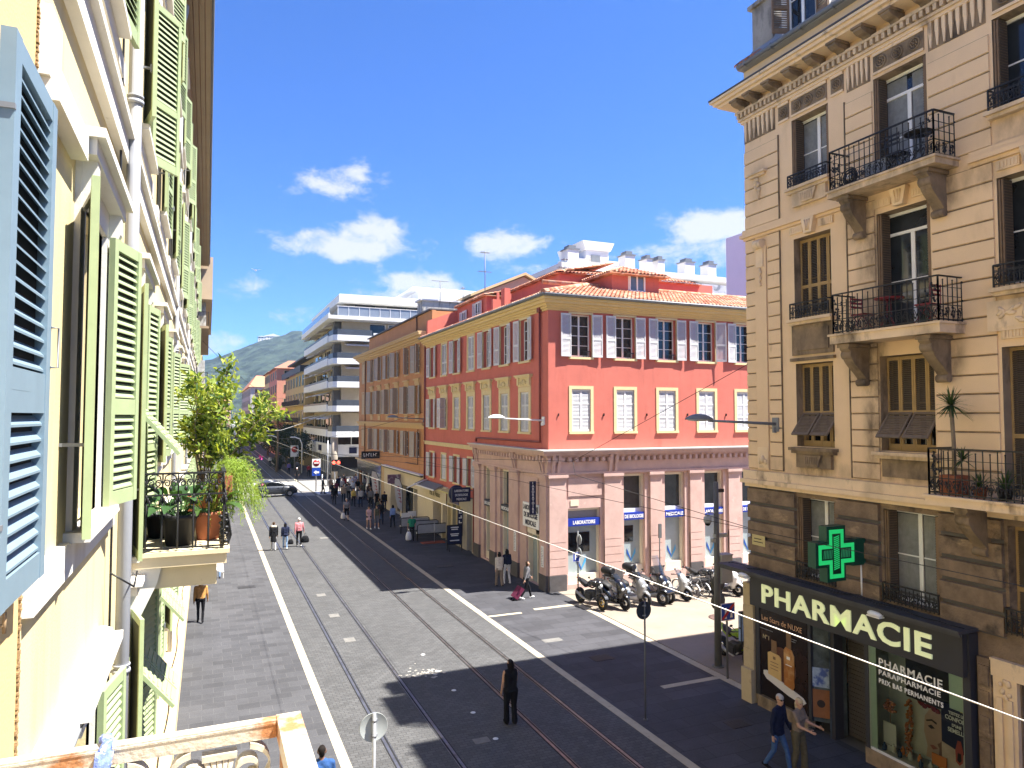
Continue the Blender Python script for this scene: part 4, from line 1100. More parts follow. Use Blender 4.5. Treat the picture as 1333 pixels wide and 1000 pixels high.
for i in range(9):b.box(-.7+i*.13,-.62+i*.13,-.146,-.14,.32,.46+.08*(i%3))
obj('lettering',b,mSignW,t,local=1)
t=thing('blade_sign','narrow navy sign panel with white letters standing at the shop window edge','sign',(14.7,42.6,.8))
obj('panel',MB().box(-.16,.16,-.03,.03,0,1.65),mNavy,t,local=1)
b=MB()
for i in range(5):b.box(-.1,.1,-.036,-.03,.2+i*.3,.26+i*.3);b.box(-.1+.12*(i%2),-.03+.12*(i%2),-.036,-.03,.26+i*.3,.38+i*.3)
obj('lettering',b,mSignW,t,local=1)

# ================================================================ ORANGE BUILDING
mOrange=M('orange_stucco',(.48,.235,.105),.9,.10,1.2,.1,50,stain=((.38,.16,.06),1.1,.6,.16,.4))
mOraTrim=M('sandy_trim',(.55,.39,.20),.85,.08,3)
mShutBeige=M('beige_shutter_paint',(.44,.41,.36),.6,.06,9,rnd_obj=.06)
mBlind=M('painted_blind_window',(.50,.38,.24),.85,.1,5)
ora=thing('terraced_building','orange stuccoed building with beige shutters between the red building and the white apartment block','building',(15,64,0))
oy=[53.75+3.32*k for k in range(6)];oyb=74.6;oyc=71.6
yA,yB=51.53,76.9
ops=[]
for k,y in enumerate(oy):
    ops+=[(y-.58,y+.58,11.7,13.85),(y-.56,y+.56,8.5,10.7),(y-.56,y+.56,5.12,7.1)]
mb=MB();W15.wall(mb,yA,yB,3.6,14.2,ops,.3);W15.put('wall',mb,mOrange,ora)
obj('wall',MB().box(15.02,30,yB-.3,yB,0,14.2).box(15.4,30,yA,yA+.3,0,14.2).box(15.4,30,yA+.3,yB-.3,13.9,14.0),mOrange,ora)
for k,y in enumerate(oy):
    one=(k==1)
    win(ora,W15,y,11.7,1.16,2.15,mWhiteFrame,mPaneDk,.24,2,4,(.05,.02,mOraTrim),'open',mShutBeige,.55,ang=(None if one else rnd.uniform(8,30),rnd.uniform(8,60)),pitch=.09)
    win(ora,W15,y,8.5,1.12,2.2,mWhiteFrame,mPaneDk,.24,2,4,(.12,.03,mOraTrim),'open',mShutBeige,.54,ang=(rnd.uniform(15,50),rnd.uniform(10,70)),pitch=.09)
    win(ora,W15,y,5.12,1.12,1.98,mWhiteFrame,mPaneDk,.24,2,3,None,'open',mShutBeige,.54,ang=(rnd.uniform(5,40),rnd.uniform(8,60)),pitch=.09)
    b=MB();W15.bx(b,y-.72,y+.72,0,.06,10.83,11.12);W15.bx(b,y-.84,y+.84,0,.16,11.12,11.24);W15.bx(b,y-.5,y+.5,.06,.10,10.9,11.06)
    W15.bx(b,y-.5,y+.5,0,.05,7.95,8.35)
    W15.put('window_head',b,mOraTrim,ora)
for z0,z1 in((11.7,13.75),(8.5,10.6),(5.2,7.0)):  # painted blind windows in the narrow end bay
    for y in(oyb,):
        b=MB();W15.bx(b,y-.5,y+.5,0,.02,z0,z1);W15.bx(b,y-.62,y-.5,0,.05,z0-.05,z1+.1);W15.bx(b,y+.5,y+.62,0,.05,z0-.05,z1+.1);W15.bx(b,y-.62,y+.62,0,.08,z1+.1,z1+.2)
        for i in range(4):W15.bx(b,y-.46,y+.46,.021,.035,z0+.1+i*(z1-z0)/4,z0+(i+.75)*(z1-z0)/4)
        W15.put('blind_window',b,mBlind,ora)
b=MB()
for(o,za,zb)in((.07,14.0,14.12),(.2,14.12,14.28),(.36,14.28,14.46),(.55,14.46,14.62),(.62,14.62,14.72)):
    b.box(15-o,15.05,yA,yB+o,za,zb);b.box(15.05,16.0,yB-.02,yB+o,za,zb)
obj('cornice',b,mOraTrim,ora)
b=MB();W15.bx(b,yA+.05,yB-.01,0,.20,7.55,7.68);W15.bx(b,yA+.05,yB-.01,0,.28,7.68,7.78);W15.bx(b,yA+.05,yB-.01,0,.08,7.34,7.55);W15.put('string_course',b,mOraTrim,ora)
b=MB();b.box(15.5,15.8,yA+.0,74.3,14.2,16.35);b.box(15.8,28,74.0,74.3,14.2,16.35);b.box(15.8,28,yA,yA+.25,14.2,16.3);obj('attic_wall',b,mOrange,ora)
b=MB();b.box(15.3,28.2,yA,74.5,16.36,16.46);obj('roof_edge',b,mPlinth,ora)
b=MB();b.tube([(14.9,73.2,14.0),(14.9,73.2,3.7)],.06,6);b.tube([(14.9,53.2,7.3),(14.9,53.2,4.6),(14.9,56.8,4.55)],.04,6);b.tube([(15.42,55.6,16.3),(15.42,55.6,14.7)],.06,6);obj('downpipe',b,M('brown_pipe',(.16,.075,.03),.6,.1,5),ora)
# shops
mGlossBlk=M('glossy_black_fascia',(.02,.022,.024),.12,.4,.8,spec=.7)
sh=thing('shop','glossy dark shop front with tall glass under the orange building','shop',(15,71,0))
b=MB();W15.bx(b,65.6,76.9,.02,.14,2.62,3.75);W15.put('fascia',b,mGlossBlk,sh)
b=MB()
for q in(65.75,68.4,71.2,74.0,76.7):W15.bx(b,q-.14,q+.14,0,.12,0,2.62)
W15.put('pier',b,M('silver_pier',(.30,.31,.32),.35,.1,2,metal=.4),sh)
b=MB();W15.bx(b,65.8,76.8,-.25,-.2,.05,2.62);W15.bx(b,yA+.05,yB,-.6,-.5,0,4.2);W15.put('shop_window',b,mPane,sh)
b=MB();W15.bx(b,65.5,76.95,-.02,.35,3.76,3.92);W15.put('canopy',b,mOraTrim,sh)
b=MB()
for y,w,h,z in((67,.7,1.5,.3),(70,.8,1.8,.2),(72.6,.7,1.6,.3),(75.2,.8,1.7,.2)):W15.bx(b,y-w/2,y+w/2,-.19,-.17,z,z+h)
W15.put('window_poster',b,M('pale_window_poster',(.55,.54,.50),.5,.4,2.2,stain=((.08,.09,.10),2.5,.52,.1,1)),sh)
sh=thing('shop','cream rendered shop front with wide dark opening under the orange building','shop',(15,57.5,0))
b=MB();W15.wall(b,51.6,64.4,0,3.85,[(53.2,61.8,0,2.68)],.5,0,.10);W15.put('front',b,mShopCream,sh)
b=MB();W15.bx(b,53.2,61.8,-1.4,-1.3,0,2.68);W15.put('interior_wall',b,M('shop_interior',(.10,.105,.08),.8,.2,1),sh)
b=MB();W15.bx(b,58.2,58.5,-.3,.08,0,2.68);W15.bx(b,54.6,54.75,-.3,.0,0,2.68);W15.put('post',b,mShopCream,sh)
b=MB();W15.bx(b,51.6,64.3,-.02,.42,3.86,3.93);W15.put('ledge',b,mSignW,sh);b=MB();W15.bx(b,51.7,64.2,.02,.3,3.72,3.85);W15.put('ledge_soffit',b,mPlinth,sh)
b=MB();W15.bx(b,64.45,65.55,0,.1,0,3.7);W15.put('stone_pier',b,mOraTrim,ora)
t=thing('shop_sign','plum and white sign box projecting from the cream shop front','sign',(14.3,58.0,2.75))
obj('panel',MB().box(-.6,.5,-.08,.08,0,.75),M('plum_sign',(.16,.09,.13),.5,.5,4,stain=((.5,.45,.45),3,.55,.1,1)),t,local=1)
t=thing('shop_sign','black sign with white lettering high on the orange wall above the glossy shop','sign',(14.2,66.6,4.35))
obj('panel',MB().box(-.95,.75,-.07,.07,0,.68),mBlackPlastic,t,local=1)
b=MB()
for i in range(6):b.box(-.75+i*.22,-.70+i*.22,-.078,-.07,.2,.5);b.box(-.70+i*.22,-.60+i*.22,-.078,-.07,.2+.12*(i%3),.26+.12*(i%3))
obj('lettering',b,mSignW,t,local=1)
t=thing('shop_light','white tube arm projecting from the shop wall over the pavement','lamp',(14.9,50.6,3.2))
obj('arm',MB().tube([(0,0,.5),(-1.6,-.3,-.05)],.05,6),mSignW,t,local=1)

# ================================================================ generic far buildings
mWinFar=M('far_window_glass',(.02,.024,.028),.1,.4,1,spec=.5)
mShutFar=M('far_shutter',(.20,.22,.17),.7,.1,1)
def block(name,label,cat,x0,x1,y0,y1,h,wall,roofm=None,roofh=1.2,bays=4,floors=4,fl0=3.8,side='W',shut=None,balc=None,south=True,parapet=0):
    t=thing(name,label,cat,((x0+x1)/2,y0,0),0)
    obj('wall',MB().box(x0,x1,y0,y1,0,h),wall,t)
    fh=(h-fl0)/floors
    f=Fac('W' if side=='W' else 'E',x0 if side=='W' else x1)
    for k in range(floors):
        for i in range(bays):
            y=y0+(y1-y0)*(i+.5)/bays;z=fl0+fh*k+.7
            o=obj('window',cached(('bw',round(fh,2),shut and shut.name),lambda:MB().box(-.6,.6,-.04,.05,0,fh*.62).mesh('window',[mCreamTrim])),None,t,f.p(y,z),f.rz)
            obj('pane',cached(('bp',round(fh,2)),lambda:MB().box(-.5,.5,-.06,-.03,.05,fh*.6).mesh('pane',[mWinFar])),None,o,local=1)
            if shut:
                for sg in(-1,1):obj('shutter',cached(('bs',sg,round(fh,2),shut.name),lambda:MB().box(sg*.62,sg*1.08,-.10,-.05,0,fh*.62).mesh('shutter',[shut])),None,o,local=1)
    if south:
        fs=Fac('S',y0)
        for k in range(floors):
            for i in range(2):
                x=x0+2+i*3.2
                if x>x1-1:continue
                o=obj('window',cached(('bw',round(fh,2),shut and shut.name),None),None,t,fs.p(x,fl0+fh*k+.7),0)
                obj('pane',cached(('bp',round(fh,2)),None),None,o,local=1)
    if balc:
        for k in balc:
            z=fl0+fh*k+.45
            b=MB()
            f.bx(b,y0+1,y1-1,0,.9,z-.14,z)
            o=f.put('balcony',b,wall,t)
            b=MB()
            f.bx(b,y0+1,y1-1,.86,.9,z+.9,z+.95)
            n=int((y1-y0-2)/.16)
            for i in range(n):f.bx(b,y0+1+i*.16,y0+1.03+i*.16,.87,.89,z,z+.9)
            obj('railing',b,mIron,o,local=1)
    if roofm:
        b=MB();e=.7
        b.add([(x0-e,y0-e,h),(x1+e,y0-e,h),(x1+e,y1+e,h),(x0-e,y1+e,h),(x0+3,(y0+y1)/2-(y1-y0)*.2,h+roofh),(x1-3,(y0+y1)/2+(y1-y0)*.2,h+roofh),(x0+3,(y0+y1)/2+(y1-y0)*.2,h+roofh),(x1-3,(y0+y1)/2-(y1-y0)*.2,h+roofh)],
              [(0,1,7,4),(1,2,5,7),(2,3,6,5),(3,0,4,6),(4,7,5,6),(0,3,2,1)])
        obj('roof',b,roofm,t)
    return t

# ================================================================ WHITE MODERN APARTMENT BLOCK
mModW=M('white_concrete',(.72,.72,.71),.75,.06,1.2,stain=((.5,.49,.47),.9,.62,.15,.5))
mModBeige=M('beige_render',(.46,.38,.27),.85,.08,1.5)
mModDk=M('painted_loggia_shade',(.13,.12,.105),.8,.2,1)  # recess shade painted into the colour of the window surrounds
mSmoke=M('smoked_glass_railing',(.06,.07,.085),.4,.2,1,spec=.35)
mAwnW=M('white_awning',(.60,.60,.60),.8,.1,2)
wb=thing('apartment_block','white modern apartment block with wrap-round balconies beyond the orange building','building',(16,96,0))
X0=15.9;Y0=96.4;Y1=124;XE=44
obj('wall',MB().box(X0+.7,XE,Y0+1.4,Y1,0,23.4),mModBeige,wb)
obj('wall',MB().box(X0-.55,X0+.66,100,Y1-.2,4.4,22.9),mModDk,wb)if False else None
fl=[5.55,8.95,12.15,15.25,18.35]
for i,z in enumerate(fl):
    o=obj('balcony',MB().box(14.85,X0+.75,98.6,Y1,z,z+.22).box(14.85,14.97,98.6,Y1,z+.22,z+.95).box(14.97,X0+.7,98.6,98.72,z+.22,z+.95),mModW,wb)
    obj('railing',MB().box(14.87,14.93,98.6,Y1,z+.95,z+1.25),mSmoke,o)
    # south-west balcony with a chamfered end
    o=obj('balcony',MB().prism([(14.9,97.9),(15.1,95.4),(15.6,95.0),(20.2,95.0),(20.2,97.9)],z,z+.22,'z').box(15.6,20.2,95.0,95.12,z+.22,z+.75).prism([(14.9,97.9),(15.1,95.4),(15.6,95.0),(15.62,95.14),(15.2,95.5),(15.02,97.9)],z+.22,z+.75,'z'),mModW,wb)
    obj('railing',MB().box(15.6,20.2,95.02,95.07,z+.75,z+1.5).prism([(14.9,97.9),(15.1,95.4),(15.6,95.0),(15.62,95.06),(15.16,95.46),(14.98,97.9)],z+.75,z+1.4,'z'),mSmoke,o)
    if i==4:o=obj('balcony',MB().box(20.4,32,95.0,97.8,z,z+.22).box(20.4,32,95.0,95.12,z+.22,z+1.15),mModW,wb)
    # recess with windows, awnings and clutter on the long street side
    for k in range(6):
        y=100.6+k*4.0
        if y>Y1-1:continue
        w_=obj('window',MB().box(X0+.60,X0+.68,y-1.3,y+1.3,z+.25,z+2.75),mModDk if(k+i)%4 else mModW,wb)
        if(k*5+i)%3:
            pb=MB()
            for q in range(14):pb.ball((15.05+rnd.random()*.3,y+rnd.uniform(-1.4,1.4),z+.9+rnd.random()*.5),.16,.2,.18,6,4)
            pb.box(15.0,15.3,y-1.4,y+1.4,z+.7,z+.95);obj('plant_box',pb,M('balcony_greenery',(.035,.05,.022),.9,.5,3),wb)
        if(k+2*i)%3==0:obj('blind',MB().box(X0+.50,X0+.54,y-1.25,y+.2,z+1.0+.3*(k%3),z+2.75),mAwnW,wb)
        obj('pane',MB().box(X0+.56,X0+.59,y-1.2,y+1.2,z+.3,z+2.65),mPaneDk if(k+i)%3 else mPane,w_)
        if(k*7+i*3)%5<3:
            aw=MB().prism([(X0+.6,z+2.98),(X0+.6,z+2.86),(14.7-.25*((k+i)%2),z+2.3),(14.7-.25*((k+i)%2),z+2.4)],y-1.6,y+1.6,'y')
            obj('awning',aw,mAwnW if(k+i)%2 else M('striped_awning',(.50,.44,.40),.8,.2,4),wb)
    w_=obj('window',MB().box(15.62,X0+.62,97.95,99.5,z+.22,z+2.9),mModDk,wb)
    o=obj('wall_panel',MB().box(16.6,20.4,97.4,97.79,z+.22,z+3.2),mModBeige,wb)
    if i in(2,3):obj('awning',MB().prism([(97.3,z+2.95),(97.3,z+2.85),(95.3,z+2.45),(95.3,z+2.65)],16.9,20.2,'x'),M('striped_awning',(.50,.44,.40),.8,.2,4),wb)
    # upper rooms right of the beige panel
    for q in(21.4,24.2,27.4,30.4):
        w_=obj('window',MB().box(q-1.2,q+1.2,97.6,97.79,z+.3,z+2.7),mModW,wb);obj('pane',MB().box(q-1.1,q+1.1,97.55,97.59,z+.35,z+2.6),mPaneBl if q in(24.2,30.4)else mPaneDk,w_)
# top terrace and roof slabs
o=obj('balcony',MB().box(14.4,34,94.9,Y1,21.2,21.65).box(14.4,14.6,94.9,Y1,21.65,21.9),mModW,wb)
b=MB()
b.box(14.5,14.54,95.0,Y1,21.9,22.75);b.box(15.6,34,95.0,95.04,21.7,22.85)
obj('railing',b,M('tinted_glass_railing',(.22,.25,.29),.12,.1,1,spec=.6),o)
b=MB()
for i in range(14):b.box(15.6+i*1.4,15.66+i*1.4,94.95,95.0,21.65,22.9)
b.box(15.5,34,94.93,95.06,22.86,22.92)
obj('railing',b,mModW,o)
obj('wall',MB().box(17.2,XE,99.2,Y1,21.65,24.2),M('pale_penthouse_wall',(.56,.56,.55),.8,.06,1),wb)
for q in(20,24.5,29):
    w_=obj('window',MB().box(q-1.5,q+1.5,99.05,99.19,21.7,23.9),mModW,wb);obj('pane',MB().box(q-1.4,q+1.4,99.0,99.04,21.8,23.8),mPaneBl,w_)
obj('roof',MB().box(16.0,XE,96.2,Y1,23.75,24.75),mModW,wb)
obj('penthouse',MB().box(28,42,100,115,24.75,26.6).box(26.8,43,99,116,26.6,26.95),mModW,wb)
# base
obj('base_wall',MB().box(15.2,XE,96.8,Y1,2.9,4.5).box(16.3,XE,97.4,Y1,0,2.9),mModW,wb)
o=obj('window',MB().box(15.5,38,96.95,97.7,4.5,5.55).box(15.4,16.4,97,Y1,4.5,5.55),mPaneDk,wb)
b=MB()
for i in range(9):b.box(15.45+i*2.4,15.55+i*2.4,96.9,96.95,4.5,5.55)
for i in range(10):b.box(15.35,15.4,98+i*2.6,98.1+i*2.6,4.5,5.55)
obj('mullion',b,mModW,o)
o=obj('shop_window',MB().box(16.2,38,97.3,97.38,.2,2.8).box(16.2,16.28,97.6,Y1-.5,.2,2.8),mPaneDk,wb)
b=MB()
for i in range(14):b.box(16.1,16.19,98.5+i*1.8,98.75+i*1.8,0,2.9)
obj('pier',b,mModW,wb)
b=MB().cyl((15.55,95.9,0),(15.55,95.9,5.6),.42,18);obj('column',b,M('beige_column',(.34,.29,.23),.7,.1,2),wb)
for(x,y,z,lb)in((18.1,96.7,3.3,'dark square sign on the white base wall facing the sunny side street'),(15.05,106,3.4,'dark square sign on the white base wall facing the tram street')):
    t=thing('wall_sign',lb,'sign',(x,y,z));obj('panel',MB().box(-.5,.5,-.06,.06,0,.8)if y<100 else MB().box(-.1,.1,-.8,.8,0,.8),mNavy,t,local=1)

# ================================================================ BUILDINGS DOWN THE STREET, right side
mYelF=M('yellow_far_render',(.50,.38,.19),.9,.1,.5);mPinkF=M('pink_far_render',(.52,.24,.17),.9,.1,.5);mPaleYF=M('pale_yellow_render',(.60,.50,.22),.9,.08,.5)
mGreyF=M('grey_far_render',(.40,.38,.35),.9,.1,.5);mPeachF=M('peach_far_render',(.55,.33,.22),.9,.1,.5);mBalcD=M('dark_railing_band',(.05,.055,.06),.6,.2,2)
t=block('terraced_building','yellow building with dark balconies and a roof terrace beyond the white block','building',15.1,34,124.6,157,16.0,mYelF,None,0,7,4,3.6,shut=mShutFar,balc=(1,2))
obj('terrace_railing',MB().box(14.3,14.5,124.6,157.6,15.9,17.0).box(14.3,34,124.5,124.65,15.9,17.0),mBalcD,t);obj('attic',MB().box(17,33,126,156,16,18.6),mYelF,t);obj('roof',MB().box(15.4,34,125,157,18.6,18.9),mBalcD,t)
obj('awning',MB().prism([(15,9.5),(15,9.3),(11.5,8.0),(11.5,8.3)],150,158,'y'),mAwnW,t)
block('terraced_building','pink building with tiled roof half hidden behind the yellow one','building',13.6,34,160,182,18.6,mPinkF,mFarRoof,2.2,4,5,3.6,shut=mShutFar)
t=block('terraced_building','pale yellow building with dark window boxes next to the pink one','building',14.2,34,184,204,19.2,mPaleYF,mFarRoof,1.6,5,5,3.6,shut=mShutFar,balc=(1,2,3))
block('terraced_building','grey building lower than its yellow neighbour, far down the street','building',14.6,34,206,250,15.8,mGreyF,mFarRoof,1.5,9,4,3.6,shut=mShutFar,balc=(1,))
block('terraced_building','far building with broad orange tiled roof closing the street','building',13.6,40,262,330,18.5,mGreyF,M('orange_far_roof',(.50,.20,.10),.9,.15,.3),5.0,8,4,3.6,shut=mShutFar)
block('terraced_building','peach building across the end of the street below the hill','building',-18,12,430,450,17,mPeachF,mFarRoof,3,4,4,4,side='W',shut=mShutFar)
# left side beyond the houses with green shutters
# ================================================================ ROOFTOPS BEHIND THE RED BUILDING
rt=thing('rooftop_apartments','white apartment block with chimneys and a terrace seen above the red roof','building',(50,70,0))
mRW=M('rooftop_white',(.68,.66,.64),.8,.06,.8)
obj('wall',MB().box(37.5,75,70,88,0,22.9).box(36.0,75,74,88,22.9,24.6),mRW,rt)
o=obj('terrace',MB().box(36.8,75,69.2,74,22.9,23.25),mRW,rt);obj('railing',MB().box(37,75,69.25,69.32,23.25,24.3),M('pale_railing_panel',(.50,.50,.52),.5,.2,.7,stain=((.2,.21,.23),1.2,.52,.1,1)),o)
obj('roof',MB().box(36.2,75,70.4,88,25.0,25.6).box(38,75,73.8,87,24.4,25.0),mRW,rt)
obj('awning',MB().prism([(74,24.95),(74,24.8),(71.2,24.55),(71.2,24.7)],48.5,56,'x'),M('grey_canvas',(.35,.35,.36),.8,.1,1),rt)
obj('penthouse',MB().box(39.0,45.8,73,84,25.6,26.9).box(40.6,43.6,72.6,80,26.9,27.9).prism([(40.4,27.9),(43.8,27.9),(44.3,28.9),(40.0,28.9)],72.4,79,'y'),mRW,rt)
wn=obj('window',MB().box(41.2,42.4,72.5,72.6,26.5,27.3),mGreySteel,rt)
for i,(x,z,w)in enumerate(((38.0,25.6,1.4),(45.6,25.6,1.3),(48.3,25.4,.8),(50.0,25.4,.9),(54.2,25.5,1.4),(57.6,25.5,1.2))):
    o=obj('chimney',MB().box(x-w/2,x+w/2,71,72.6,z,z+1.7),mRW,rt);obj('pot',MB().box(x-w/2-.12,x+w/2+.12,70.9,72.7,z+1.7,z+1.85).box(x-w/3,x+w/3,71.2,72.4,z+1.85,z+2.25),mGreySteel,o)
t=thing('party_wall','plain lilac side wall rising between the red building and the pharmacy building','wall',(57,52,0))
obj('panel',MB().box(50.0,64,52.0,59.4,0,27.05),M('lilac_render',(.68,.63,.74),.85,.04,.6),t)
t=thing('gabled_house','peach gable with pale roof edge behind the red attic','house',(27,60,0))
obj('wall',MB().prism([(22,0),(22,19.2),(26.9,21.3),(30.5,19.6),(30.5,0)],60,66,'y'),mPeachF,t);obj('roof',MB().prism([(21.5,19.05),(26.9,21.4),(31,19.45),(31,19.7),(26.9,21.65),(21.5,19.3)],59.6,66.4,'y'),mOraTrim,t)
t=thing('chimney_stack','stained concrete chimney stack behind the orange roof','chimney',(19,62,13.9))
obj('stack',MB().box(-1.3,2.6,0,1.6,0,4.9),M('stained_concrete',(.42,.40,.36),.9,.1,2,stain=((.12,.11,.10),2.2,.5,.15,.25)),t,local=1);obj('cap',MB().box(-1.5,2.8,-.15,1.75,4.9,5.05),mRW,t,local=1)
# television aerials
def aerial(x,y,z,h,label,arms=((.8,.9),(.55,.6))):
    t=thing('aerial',label,'aerial',(x,y,z));obj('mast',MB().cyl((0,0,0),(0,0,h),.035,6),mGreySteel,t,local=1)
    b=MB()
    for f,w in arms:
        b.box(-w/2,w/2,-.015,.015,h*f-.015,h*f+.015)
        for i in range(7):b.box(-w/2+i*w/6-.01,-w/2+i*w/6+.01,-.3+.02*i,.3-.02*i,h*f-.01,h*f+.01)
    obj('antenna',b,mGreySteel,t,local=1)
aerial(18.8,49.0,16.5,4.1,'tall thin aerial on the red attic roof',((.97,.7),(.62,1.0)))
aerial(19.2,61.4,18.7,1.9,'T-shaped aerial by the stained chimney stack',((.97,1.5),))
aerial(21.4,61.4,18.8,1.4,'short aerial right of the stained chimney stack',((.9,.4),))
aerial(25.5,49,17.5,3.2,'aerial with short arms left of the white rooftop apartments',((.95,.5),(.75,1.2),(.5,.6)))

# ================================================================ PHARMACY CORNER BUILDING
mTan=M('tan_stucco',(.76,.555,.345),.9,.07,.9,.08,50,stain=[((.56,.40,.24),.8,.60,.2,.35),((.16,.12,.085),1.5,.66,.16,.25)])
mTanLt=M('pale_tan_stone',(.76,.58,.38),.85,.10,2.2,.1,40,stain=[((.22,.16,.11),2.0,.57,.16,.4)])
mTanDk=M('dark_blotched_tan',(.24,.175,.11),.9,.3,2.5,.15,40,stain=((.07,.055,.04),2.0,.46,.22,.5))  # darker blotched tan for joints, brackets, frieze panels and aprons
SPOTS=[(12.45,9.2,.32,2.7,.95),(12.5,12.4,.35,.9,.9),(14.36,7.05,.75,.42,.95),(11.6,7.1,.85,.38,.9),(14.36,10.45,.75,.5,.7),(10.6,13.35,.42,.5,.85),(12.75,13.2,.5,.55,.8),(10.6,9.7,.4,.6,.85),(12.8,9.7,.45,.6,.85),(14.4,14.35,.7,.35,.5),(8.7,14.3,.9,.4,.6),(8.7,10.75,.9,.25,.7),(16.3,15.2,.3,.6,.4),(11.6,16.5,.8,.2,.4),(13.3,6.9,3.4,.22,.45),(9.7,13.4,.5,.3,.6)]
soot(mTan,SPOTS,(.085,.062,.042));soot(mTanLt,SPOTS,(.10,.075,.05))
soot(mTanLt,[(12,17.55,9,.22,.55),(12,13.85,4.0,.14,.6)],(.14,.105,.07),ns=5)
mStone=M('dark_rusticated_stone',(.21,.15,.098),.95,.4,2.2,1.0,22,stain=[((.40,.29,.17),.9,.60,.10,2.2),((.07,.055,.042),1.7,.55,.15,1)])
mReveal=M('sooty_shaded_reveal',(.30,.22,.14),.9,.2,2.5,stain=((.10,.075,.05),2.2,.5,.2,.5))  # soot together with the reveal's shade, painted into one colour
mShutBr=M('brown_shutter_paint',(.20,.13,.075),.7,.2,6,rnd_obj=.1)
mShutOch=M('ochre_shutter_frame',(.36,.24,.10),.7,.15,5)
mShutDkPanel=M('dark_shutter_slats',(.10,.078,.055),.8,.2,9)
mCurtain=M('net_curtain',(.50,.50,.48),.9,.12,8)
ph=thing('apartment_building','tan stuccoed corner apartment building with iron balconies above the pharmacy','building',(15,16.9,0))
YN,YS_=16.9,-6.0
Fp=Fac('W',15.0)
bays={'A':(13.72,15.0),'B':(10.92,12.32),'C':(7.9,9.43),'D':(4.6,6.0),'E':(1.2,2.6)}
flo=[(3.92,6.08),(7.48,9.75),(11.0,13.24),(14.68,16.62)]
ops=[]
for n_,(a,c)in bays.items():
    for k,(z0,z1)in enumerate(flo):
        zz0=z0
        if n_ in 'B' and k==2:zz0=10.35
        if n_ in 'B' and k==3:zz0=13.98
        if n_ in 'CDE' and k==1:zz0=6.65
        ops.append((a,c,zz0,z1 if n_!='C' or k!=1 else 9.72))
mb=MB();Fp.wall(mb,YS_,YN,6.3,18.9,ops,.42,rmi=1);Fp.put('wall',mb,[mTan,mReveal],ph)
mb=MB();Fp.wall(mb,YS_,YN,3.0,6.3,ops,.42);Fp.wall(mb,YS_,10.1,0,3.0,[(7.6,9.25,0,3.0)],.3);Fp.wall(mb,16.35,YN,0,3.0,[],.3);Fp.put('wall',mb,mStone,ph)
obj('wall',MB().box(15.02,30,YN-.3,YN-.01,0,18.9).box(15.3,30,YS_,YS_+.3,0,18.9).box(15.3,30,YS_+.3,YN-.3,18.5,18.6).box(29.7,30,YS_+.3,YN-.3,0,18.5),mTan,ph)
# rusticated courses, proud of the wall, broken round the openings
def courses(segs,z0,z1,n,out,gap,mat,name='rustication',jitter=0.):
    p=(z1-z0)/n
    for(a0,a1)in segs:
        b=MB()
        for i in range(n):
            za,zb=z0+i*p+gap/2,z0+(i+1)*p-gap/2
            oo=out+(rnd.uniform(-jitter,jitter)if jitter else 0)
            x0,x1=sorted((-a0,-a1));g=min(.02,gap*.45)
            v=[(x0,-.001,za),(x1,-.001,za),(x1,-.001,zb),(x0,-.001,zb),(x0+.0,-oo,za+g),(x1-.0,-oo,za+g),(x1-.0,-oo,zb-g),(x0,-oo,zb-g)]
            b.add(v,[(4,5,6,7),(0,1,5,4),(1,2,6,5),(2,3,7,6),(3,0,4,7)])
        Fp.put(name,b,mat,ph)
        b=MB();x0,x1=sorted((-a0,-a1));b.quad((x0,-.002,z0),(x1,-.002,z0),(x1,-.002,z1),(x0,-.002,z1));Fp.put('mortar_joint',b,mTanDk if mat is mTan else mPlinth,ph)
courses([(15.52,16.0),(16.52,16.9),(12.36,13.15),(9.5,10.88),(6.1,7.8),(2.7,4.5)],6.75,13.62,17,.035,.028,mTan)
courses([(15.52,16.9),(12.36,13.15),(9.5,10.88),(6.1,7.8),(2.7,4.5)],13.95,16.35,6,.035,.026,mTan)
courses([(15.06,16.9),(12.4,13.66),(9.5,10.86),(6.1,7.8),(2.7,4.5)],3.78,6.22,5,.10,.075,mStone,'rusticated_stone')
# smooth corner pilaster with a roll capital and a small carved drop
b=MB();Fp.bx(b,16.03,16.49,0,.06,6.75,13.3);Fp.put('pilaster',b,mTan,ph)
b=MB();Fp.bx(b,16.12,16.40,.06,.09,12.7,13.3);b.cyl((-16.42,-.10,13.38),(-16.10,-.10,13.38),.14,12)
for i in range(6):b.ball((-16.26+.03*(i%2),-.09,12.62-i*.09),.06-.006*i,.05,.06,8,5)
for dx in(-.12,.12):b.ball((-16.26+dx,-.085,6.98),.06,.04,.09,8,5)
b.ball((-16.26,-.09,7.05),.09,.05,.12,8,6);Fp.bx(b,16.05,16.47,.06,.075,6.8,7.4)
Fp.put('capital',b,mTanLt,ph)
# string courses
def band(a0,a1,steps,m,name='string_course'):
    b=MB()
    for(o,za,zb)in steps:b.box(15-o,15.0,a0,a1+(o if a1>16.8 else 0),za,zb)
    return obj(name,b,m,ph)
band(YS_,16.9,[(.10,6.22,6.32),(.20,6.321,6.44),(.13,6.441,6.70)],mTanLt)
band(13.16,16.9,[(.06,13.62,13.70),(.14,13.701,13.80),(.08,13.801,13.94)],mTan);band(YS_,9.95,[(.06,13.62,13.70),(.14,13.701,13.80),(.08,13.801,13.94)],mTan)
for a in(13.18,15.5):
    b=MB();Fp.bx(b,a-.012,a+.012,.0,.045,6.75,16.4);Fp.put('moulding',b,mTanDk,ph)
